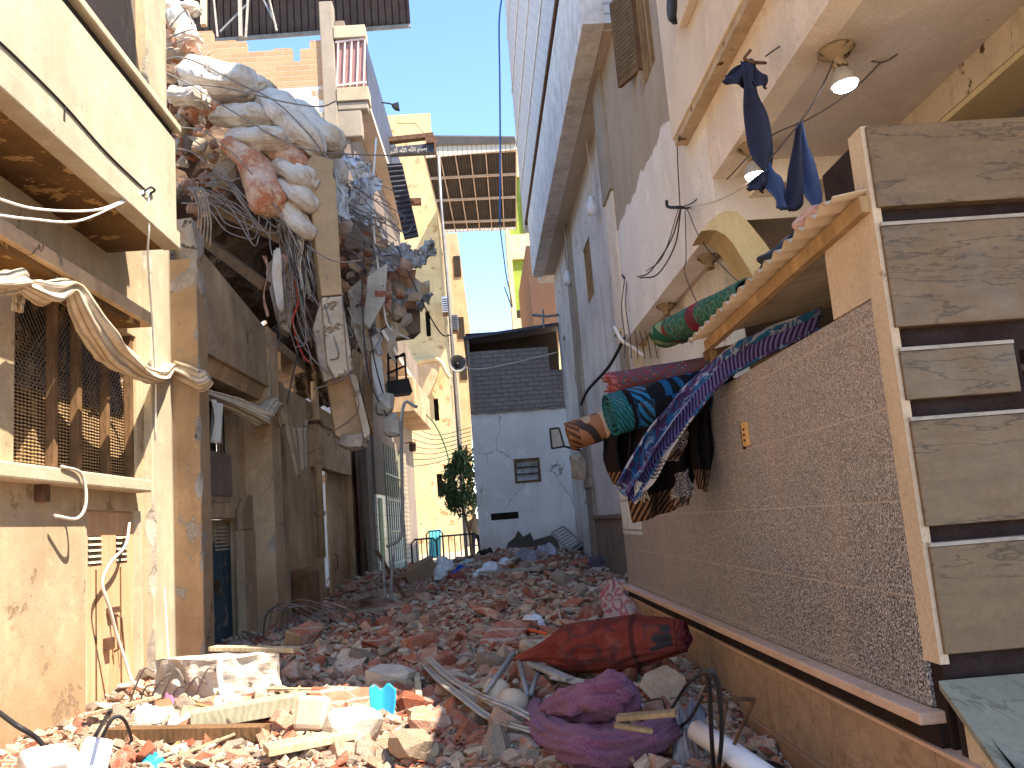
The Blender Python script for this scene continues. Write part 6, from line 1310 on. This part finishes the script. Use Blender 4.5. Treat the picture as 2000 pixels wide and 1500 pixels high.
p=gp(800,1395,.08); S('brick_chunk','large dark red brick chunk right of the blue plastic','brick',MB().rock(p,(.26,.2,.18),random.Random(17),rotm(.3,.2,.6),n=26,boxy=.85),m_red)
p=gp(840,1432,.07); S('brick_chunk','big brick slab with white mortar top before the metal strips','brick',MB().rock(p,(.34,.22,.14),random.Random(18),rotm(.1,.1,.2),n=26,boxy=.85),m_pink)
p=gp(805,1485,.1); S('mortar_boulder','bright orange tinged boulder at the bottom edge of the photo','boulder',MB().rock(p,(.36,.26,.22),random.Random(19),rotm(.1,.3,.9),n=40,boxy=.4).lump(.02,9,1),m_tan)
p=gp(1300,1372,.12); S('stone_plate','flat pinkish stone plate leaning beside the granite wall','stone',MB().rock(p,(.34,.30,.10),random.Random(23),rotm(R(35),R(-18),.4),n=30,boxy=.75),m_tan)
for i,(u,v) in enumerate(((1250,1312),(1285,1318),(1262,1335),(1305,1340),(1235,1345))):
    p=gp(u,v,.08); S('brick_piece','dark red brick piece piled below the right end of the maroon rug','brick',MB().rock(p,(.24,.15,.11),random.Random(60+i),rotm(.5*i,.3*i,i),n=24,boxy=.9),m_red,'bricks below the maroon rug')
# curved metal trims
def trim(pts,lab): 
    P=crom([gp(u,v,d) for u,v,d in pts],8); m=MB()
    for o in (-.022,.022): m.tube([q+V((o,o*.5,0)) for q in P],.012,5,fl=.7)
    m.tube([q-V((0,0,.008)) for q in P],[.03]*len(P),4,fl=.2); return S('metal_trim',lab,'metal strip',m,flat('grey_aluminium',(.46,.43,.39),.45,.25,5,.1,.4,dirt=(.3,.22,.15),dt=.55))
trim(((832,1325,.12),(860,1362,.14),(905,1400,.14),(965,1440,.12),(1050,1462,.10),(1140,1490,.06)),'long curved double metal strip, the one ending at the bottom right of the blanket')
trim(((838,1320,.16),(880,1368,.18),(940,1408,.18),(1000,1425,.15),(1060,1452,.13)),'shorter curved metal strip lying across the white drums')
for (a,b,l,r_) in (((1015,1322,.15),(1032,1388,.1),'rusty upright pipe stuck before the maroon rug tip',.022),((1052,1350,.12),(1038,1385,.1),'short grey pipe end beside the rusty upright pipe',.02),((950,1410,.2),(1010,1362,.32),'grey tube lying over the white drums',.022)):
    S('pipe_piece',l,'pipe',MB().tube([gp(*a),gp(*b)],r_,10),m_metal,smooth=True)
for u,v,r_,l in ((968,1368,.10,'rear white plastic drum behind the metal strips'),(1000,1392,.115,'front white plastic drum under the grey tube')):
    p=gp(u,v+10,.06); MM=rotm(R(-38),R(25),0); S('plastic_drum',l,'drum',MB().lathe([(0,.12),(r_*.6,.125),(r_*.9,.10),(r_,.05),(r_*.98,-.1),(r_*.9,-.16),(0,-.16)],p,26,MM),m_cream,smooth=True)
S('orange_pipe','thin orange pipe lying behind the maroon rug tip','pipe',MB().tube([gp(985,1232,.1),gp(1020,1244,.1),gp(1068,1258,.1)],.018,8,k=4),flat('orange_plastic',(.62,.10,.03),.5,.2,4,0),smooth=True)
# maroon rug
n=N('maroon_rug',.95,.05); uv=n.sep(n.uv()); p=n.obj(); v=uv[1]; u=uv[0]
c=n.mix(n.st(n.noise(p,3,5),.35,.65),(.135,.026,.019),(.21,.046,.032)); q=n.comb(n.ma('MULTIPLY',u,9),n.ma('MULTIPLY',v,6),0); d=n.vor(q,1,'F1','Distance',.6); k=n.st(n.ma('SINE',n.ma('MULTIPLY',d,14)),.5,.7); reg=n.ma('MULTIPLY',n.st(v,.35,.38),n.st(v,.70,.74,1,0)); c=n.mix(n.ma('MULTIPLY',n.ma('MULTIPLY',k,reg),.75),c,(.07,.03,.03))
for a_,b_ in ((.78,.80),(1.12,1.14)): c=n.mix(n.ma('MULTIPLY',n.st(v,a_-.01,a_),n.st(v,b_,b_+.01,1,0)),c,(.07,.02,.02))
reg2=n.ma('MULTIPLY',n.ma('MULTIPLY',n.st(v,.86,.87),n.st(v,1.06,1.07,1,0)),n.ma('MULTIPLY',n.st(u,.04,.05),n.st(u,.24,.25,1,0))); c=n.mix(n.ma('MULTIPLY',reg2,n.st(n.noise(q,.9,2),.45,.5)),c,(.045,.04,.045))
c=n.mix(n.st(v,1.18,1.2),c,(.10,.018,.025)); c=n.mix(n.st(n.noise(p,5,6,.7),.52,.7,0,.4),c,(.25,.13,.09)); n.col(c); n.bump(n.ma('ADD',n.noise(p,150,2),n.noise(p,8,3)),.5,.008); m_mar=n.m
ax_=[pY(1006,1286,7.35),pY(1060,1275,7.25),pY(1110,1270,7.15),pY(1170,1263,7.0),pY(1230,1252,6.9),pY(1285,1247,6.82),pY(1322,1244,6.78),pY(1340,1243,6.75)]
AX=crom(ax_,10); RR=[.05,.13,.205,.225,.215,.17,.13,.115]
def rr_(t):
    f=t*(len(RR)-1); k=min(len(RR)-2,int(f)); return lerp(RR[k],RR[k+1],f-k)
def mr(s_,t):
    k=min(len(AX)-2,int(t*(len(AX)-1))); c=AX[k].lerp(AX[k+1],t*(len(AX)-1)-k); d=(AX[k+1]-AX[k]).normalized(); x=d.cross(V((0,0,1))).normalized(); z=x.cross(d)
    an=R(-60)+R(25)*t+s_*1.85*2*math.pi; w=V((math.cos(an)*1.3,math.sin(an)*1.3,t*2.4)); q=rr_(t)*lerp(.80,1.03,s_)*(1+.16*noise.noise(w)+.10*(.5-2*abs(noise.noise(w*1.9)))+.03*noise.noise(w*5))
    sq=lerp(.35,.9,sst(0,.35,t)); return c+x*math.cos(an)*q+z*math.sin(an)*q*sq+d*(.05*noise.noise(V((an,0,0)))*(1 if t>.9 else 0))
mb=MB(); mb.grid(mr,150,70); mb.uv=[[((a*1.85)%1.0001,b*1.3) for a,b in u] for u in mb.uv]
S('maroon_rug','big maroon patterned rug rolled to a pointed bundle across the alley rubble','carpet',mb,m_mar,smooth=True,solid=.014)
n=N('pink_floral_rug',.95,.05); uv=n.uv(); p=n.obj(); d=n.vor(n.map(uv,(5,5,5)),1,'F1','Distance',.8); c=n.mix(n.st(n.ma('SINE',n.ma('MULTIPLY',d,16)),0,.3),(.50,.34,.26),(.42,.12,.11)); c=n.mix(n.st(n.noise(p,3,5),.5,.7,0,.6),c,(.5,.42,.34)); n.col(c); n.bump(n.noise(p,110,2),.4,.006)
def mound(q,hgt,amp,seed,nu=30,nv=26):
    P=[gp(u,v) for u,v in q]
    def fn(a,b):
        s=P[0].lerp(P[1],a).lerp(P[3].lerp(P[2],a),b); e=(math.sin(a*math.pi)*math.sin(b*math.pi))**.45
        return V((s.x,s.y,max(HZ(s.x,s.y)-.03,s.z-.05)+hgt*e+amp*e*(noise.noise(V((a*4,b*4,seed)))+.6*noise.noise(V((a*10,b*9,seed))))+.0))
    return MB().grid(fn,nu,nv)
S('pink_rug','faded pink floral rug crumpled behind the maroon rug by the granite wall','carpet',mound(((1175,1215),(1290,1222),(1230,1152),(1168,1160)),.22,.07,3),n.m,smooth=True,solid=.02)
S('white_sheet','white crumpled sheet stretched over the rubble beside the pink rug','plastic sheet',mound(((1015,1232),(1075,1240),(1060,1205),(1020,1205)),.10,.06,4),m_sheet,smooth=True,solid=.01)
S('white_sheet','white rag at the top of the pink rug by the granite wall','plastic sheet',mound(((1165,1165),(1215,1170),(1225,1138),(1180,1138)),.12,.07,5),m_sheet,smooth=True,solid=.01)
# purple blanket
n=N('purple_fleece',.98,.05); p=n.obj(); b=n.noise(p,75,4,.7); c=n.mix(n.st(b,.35,.65),(.15,.032,.08),(.34,.09,.19)); c=n.mix(n.st(n.noise(p,5,7,.7),.5,.66,0,.45),c,(.26,.10,.13)); n.col(c); n.bump(n.ma('ADD',b,n.noise(p,22,5)),1.,.025); n.b.inputs['Sheen Weight'].default_value=.3
def fold(path,rs,nn,fl,seed):
    P=crom([zz(*w) for w in path],14); m=MB(); m.tube(P,rs,nn,fl=fl); vs=[]; o=V((seed*3.1,seed,0))
    for i,v in enumerate(m.v):
        j=min(i//nn,len(P)-1); c=P[j]; an=(i%nn)*2*math.pi/nn; w=V((math.cos(an)*1.7,math.sin(an)*1.7,j*.035))+o
        g=.18*noise.noise(w*.9)+.36*(.5-2.2*abs(noise.noise(w*1.3)))+.16*(.5-2*abs(noise.noise(w*3.1)))+.05*math.sin(j*.55+an*2)
        vs.append(c+(v-c)*(1+g))
    m.v=vs; return m
mb=MB()
for q in (fold(((1046,1372,.30),(1052,1405,.26),(1085,1440,.22),(1140,1458,.24),(1200,1462,.23),(1260,1448,.24),(1300,1428,.26),(1318,1412,.24)),[.04,.085,.12,.13,.12,.11,.09,.03],40,.85,1),
  fold(((1055,1392,.28),(1090,1384,.34),(1140,1372,.40),(1190,1362,.44),(1222,1372,.40),(1232,1395,.34)),[.05,.10,.15,.16,.12,.05],40,.85,2),
  fold(((1120,1392,.28),(1152,1400,.29),(1178,1418,.26),(1215,1440,.24)),[.05,.10,.10,.06],34,.9,3),
  fold(((1125,1360,.42),(1165,1345,.48),(1205,1340,.50),(1226,1362,.46)),[.04,.09,.10,.05],34,.8,4)): mb.add(q.v,q.f)
S('purple_blanket','purple fleece blanket thrown in a ring on the front rubble','blanket',mb,n.m,smooth=True)
# pvc pipe, cloth, cables right
S('plastic_pipe','thick white plastic pipe lying against the wall foot at the bottom right','pipe',MB().tube([zz(1362,1428,.34),zz(1425,1468,.30),zz(1500,1520,.25)],.062,24),m_pvc,smooth=True)
S('grey_rag','dirty grey cloth hanging beside the white plastic pipe','rag',mound(((1310,1500),(1372,1500),(1345,1420),(1315,1430)),.22,.08,7),flat('dirty_cloth',(.36,.31,.29),.9,.3,5,.3,dirt=(.22,.16,.12),dt=.5),smooth=True,solid=.012)
S('blue_grey_rag','blue grey rag behind the upper end of the white plastic pipe','rag',mound(((1335,1425),(1385,1425),(1375,1390),(1340,1390)),.14,.06,8),flat('blue_grey_cloth',(.20,.21,.25),.9,.3,5,.3),smooth=True,solid=.012)
S('plastic_bag','small white bag by the right end of the purple blanket','bag',mound(((1225,1398),(1262,1395),(1255,1372),(1230,1375)),.10,.04,9),m_sheet,smooth=True,solid=.006)
for i,(pts,m_,r_,l) in enumerate((
 (((1395,1520,.1),(1390,1440,.45),(1385,1340,.85),(1378,1312,.95),(1400,1330,.9),(1410,1430,.5),(1400,1530,.1)),m_black,.012,'black cable loop standing tall against the marble dado'),
 (((1305,1395,.3),(1340,1340,.5),(1375,1315,.8),(1385,1330,.8),(1350,1400,.4),(1320,1425,.2)),m_black,.010,'black cable bow left of the tall loop'),
 (((1400,1535,.1),(1412,1420,.5),(1418,1370,.62),(1400,1365,.66),(1375,1355,.7)),m_rust,.010,'rusty bent bar beside the tall cable loop'),
 (((1405,1525,.05),(1440,1440,.4),(1470,1372,.6),(1462,1366,.62),(1380,1368,.65)),m_rust,.010,'rusty bar bent in a hook against the marble dado'),
 (((1410,1520,.1),(1450,1490,.25),(1500,1490,.2),(1530,1500,.15)),m_black,.014,'black ribbed cable over the lower end of the plastic pipe'),
 (((1250,1372,.3),(1290,1365,.4),(1298,1380,.35),(1300,1392,.3)),m_wired,.006,'thin dark wire bent over the stone plate'))):
    S('cable' if m_ is m_black else 'steel_bar',l,'cable' if m_ is m_black else 'steel bar',MB().tube([zz(u,v,z) for u,v,z in pts],r_,7,k=7),m_,smooth=True)
# left foreground
S('plastic_roll','white plastic roll end lying at the bottom left corner','roll',MB().tube([zz(48,1492,.35),zz(120,1478,.33)],.085,24),m_pvc,smooth=True)
S('white_bucket','white bucket lying among cables at the bottom left','bucket',MB().lathe([(0,.13),(.075,.135),(.09,.12),(.105,-.12),(.115,-.125),(.11,-.14)],zz(182,1486,.28),26,rotm(R(-20),R(10),0)),m_pvc,smooth=True)
S('cream_pot','cream pot between the white roll and the bucket','pot',MB().lathe([(0,.08),(.05,.085),(.065,.05),(.08,-.05),(.05,-.09),(0,-.1)],zz(132,1490,.28),22),m_cream,smooth=True)
for pts,l,r_ in (([(-20,1378,.6),(30,1415,.5),(80,1450,.35),(118,1520,.1)],'thick black cable sweeping in at the bottom left corner',.018),([(148,1515,.1),(185,1440,.4),(216,1388,.62)],'straight black cable end standing above the bucket',.014),([(175,1515,.1),(195,1450,.35),(222,1402,.5),(245,1410,.45),(262,1460,.2)],'arched black cable right of the bucket',.012)):
    S('cable',l,'cable',MB().tube([zz(u,v,z) for u,v,z in pts],r_,7,k=7),m_black,smooth=True)
S('pink_rag','small purple pink rag in the sunlit rubble below the concrete slab','rag',mound(((300,1405),(365,1405),(360,1380),(310,1380)),.10,.05,11),flat('pink_purple_cloth',(.40,.13,.24),.9,.3,6,.3,dirt=(.6,.5,.42),dt=.55),smooth=True,solid=.01)
for i,(q,l) in enumerate((( ((250,1440),(330,1445),(320,1400),(255,1400)),'bright white cloth heap below the double doors'),(((400,1400),(480,1400),(475,1365),(410,1368)),'white tangled cloth strips below the concrete slab corner'),(((320,1440),(400,1445),(390,1412),(330,1410)),'white plastic bag in front of the mossy beam'))):
    S('white_rag',l,'rag',mound(q,.12,.08,20+i),m_sheet,smooth=True,solid=.008)
S('blue_scrap','sky blue plastic scrap at the bottom edge near the bucket','plastic piece',mound(((270,1500),(330,1500),(322,1480),(278,1482)),.08,.03,31),m_blue,smooth=True,solid=.006)
# far rubbish
def heap(u0,u1,vt,vb,seed,cr=.35):
    P=gp((u0+u1)/2,vb); k=(P-CAM).dot(Fv)/F_PX; w=(u1-u0)*k/2; h=(vb-vt)*k; o=V((seed*4.3,seed*1.7,0))
    def fn(a,b):
        t=a*2*math.pi; f=b*math.pi*.5; d=V((math.cos(f)*math.cos(t),math.cos(f)*math.sin(t),math.sin(f)))
        g=1+cr*(noise.noise(d*1.6+o)+.7*(.5-2*abs(noise.noise(d*2.6+o)))*.6+.5*(.4-2*abs(noise.noise(d*5+o)))*.6)
        return P+V((d.x*w*1.1*g,d.y*w*.9*g+w*.5,(d.z*1.05)*h*g-.08))
    return MB().grid(fn,48,22)
for i,(q,m_,nm,l,ct) in enumerate((
 ((850,886,1080,1124),m_sheet,'white_bag','tall white bag leaning in front of the barriers','bag'),
 ((930,980,1098,1124),m_sheet,'white_bag','white bag at the left foot of the far heap','bag'),
 ((972,1008,1086,1108),m_sheet,'white_bundle','white box shaped bundle in front of the shed','bundle'),
 ((884,922,1100,1120),flat('blue_bag',(.03,.07,.42),.5,.3,4,.2),'blue_bag','bright blue bag between the white bags','bag'),
 ((872,915,1112,1134),flat('maroon_cloth',(.26,.07,.06),.9,.3,4,.2),'maroon_bundle','maroon cloth bundle in front of the blue bag','bundle'),
 ((895,930,1088,1102),flat('pale_turquoise_bag',(.45,.60,.62),.6,.2,4,.2),'pale_bag','pale turquoise bag behind the blue bag','bag'),
 ((1005,1052,1066,1098),flat('grey_violet_cloth',(.30,.27,.30),.95,.4,4,.3),'cloth_bundle','grey violet quilt bundle against the shed wall','bundle'),
 ((1048,1090,1060,1084),flat('grey_cloth',(.42,.40,.42),.95,.4,4,.3),'cloth_bundle','pale grey cloth heap under the slatted panel','bundle'),
 ((1150,1190,1080,1110),flat('slate_pillow',(.12,.105,.13),.95,.4,4,.3),'dark_pillow','dark grey pillow bundle at the foot of the grey dado','pillow'),
 ((1045,1095,1085,1108),m_red,'brick_heap','heap of red bricks fused together below the slatted panel','brick heap'),
 ((932,965,1066,1085),m_dark,'dark_bundle','dark bundle at the left corner of the shed','bundle'))):
    S(nm,l,ct,heap(*q,40+i),m_,smooth=True)
S('tipped_board','dark tipped panel at the shed corner behind the slatted panel','board',MB().prism([pY(u,v,21.8) for u,v in ((1115,1078),(1155,1050),(1158,1080),(1125,1098))],(.1,.4,.1)),m_black,bevel=.01)
# cables along the near house
XB=-3.19
def lw(pts,lab,r=.008,m_=None,name='electric_wire'): return S(name,lab,'wire',MB().tube([pX(u,v,x) for u,v,x in pts],r,5,k=7),m_ or m_wired,smooth=True)
lw([(-30,55,XB),(40,120,XB),(125,205,XB),(210,300,XB),(285,372,XB)],'black cable running along the cream balcony face',.010,m_black)
lw([(127,206,XB),(126,240,XB),(129,280,XB)],'short black cable tail dropping down the balcony face',.008,m_black)
lw([(-20,383,-3.3),(70,408,-3.3),(180,411,-3.25),(240,392,-3.2),(283,372,XB)],'upper white cord swinging from the balcony corner to the left edge',.011,m_wirew)
lw([(-20,418,-3.3),(60,428,-3.3),(150,432,-3.25),(230,400,-3.2),(286,374,XB)],'lower white cord swinging from the balcony corner to the left edge',.011,m_wirew)
lw([(290,370,XB),(291,450,-3.2),(289,500,-3.3),(297,620,-3.5),(304,740,-3.6),(303,860,-3.7)],'white cord hanging down from the balcony corner past the cloth knot',.012,m_wirew)
lw([(283,372,XB+.02),(295,366,XB+.05),(302,372,XB+.02),(290,380,XB)],'knotted wire end at the balcony corner',.012,m_black)
lw([(250,395,XB),(275,385,XB),(283,374,XB)],'loose black strap at the balcony corner',.010,m_black)
lw([(253,1022,-3.93),(245,1065,-3.86),(215,1100,-3.84),(200,1140,-3.86),(215,1190,-3.82),(228,1240,-3.80),(245,1290,-3.75),(262,1335,-3.65),(300,1350,-3.3)],'pale hose hanging from the louvre over the double doors to the rubble',.018,m_wire,'pale_hose')
lw([(322,1150,-3.5),(326,1230,-3.4),(330,1300,-3.2),(332,1400,-2.9),(340,1475,-2.6)],'thin white cord hanging by the pillar down to the front rubble',.007,m_wirew)
# ---------- camera, light, world ----------
cd=bpy.data.cameras.new('camera'); cam=bpy.data.objects.new('camera',cd); COL.objects.link(cam)
M4=Matrix((RC,UC,-Fv)).transposed().to_4x4(); M4.translation=CAM; cam.matrix_world=M4
cd.sensor_fit='HORIZONTAL'; cd.sensor_width=36; cd.lens=36*F_PX/2000; cd.clip_start=.05; cd.clip_end=2000; sc.camera=cam
EL,AZ=R(58),R(35)
L=V((math.cos(EL)*math.cos(AZ),-math.cos(EL)*math.sin(AZ),math.sin(EL)))
sd=bpy.data.lights.new('sun','SUN'); sd.energy=3.9; sd.angle=R(.5); sd.color=(1,.89,.74)
so=bpy.data.objects.new('sun',sd); COL.objects.link(so); so.rotation_euler=(-L).to_track_quat('-Z','Y').to_euler(); so.location=(20,-10,30)
w=bpy.data.worlds.new('World'); sc.world=w; w.use_nodes=True
sk=w.node_tree.nodes.new('ShaderNodeTexSky'); sk.sky_type='NISHITA'; sk.sun_disc=False; sk.sun_elevation=EL; sk.sun_rotation=math.atan2(L.x,L.y); sk.air_density=1.0; sk.dust_density=.0; sk.ozone_density=2.6
bg=w.node_tree.nodes['Background']; hs_=w.node_tree.nodes.new('ShaderNodeHueSaturation'); hs_.inputs['Saturation'].default_value=1.06; w.node_tree.links.new(sk.outputs[0],hs_.inputs['Color']); w.node_tree.links.new(hs_.outputs[0],bg.inputs[0]); bg.inputs[1].default_value=.12
vs=sc.view_settings; vs.view_transform='Standard'; vs.look='None'; vs.gamma=1; vs.exposure=2.0
sc.cycles.max_bounces=8; sc.cycles.diffuse_bounces=5
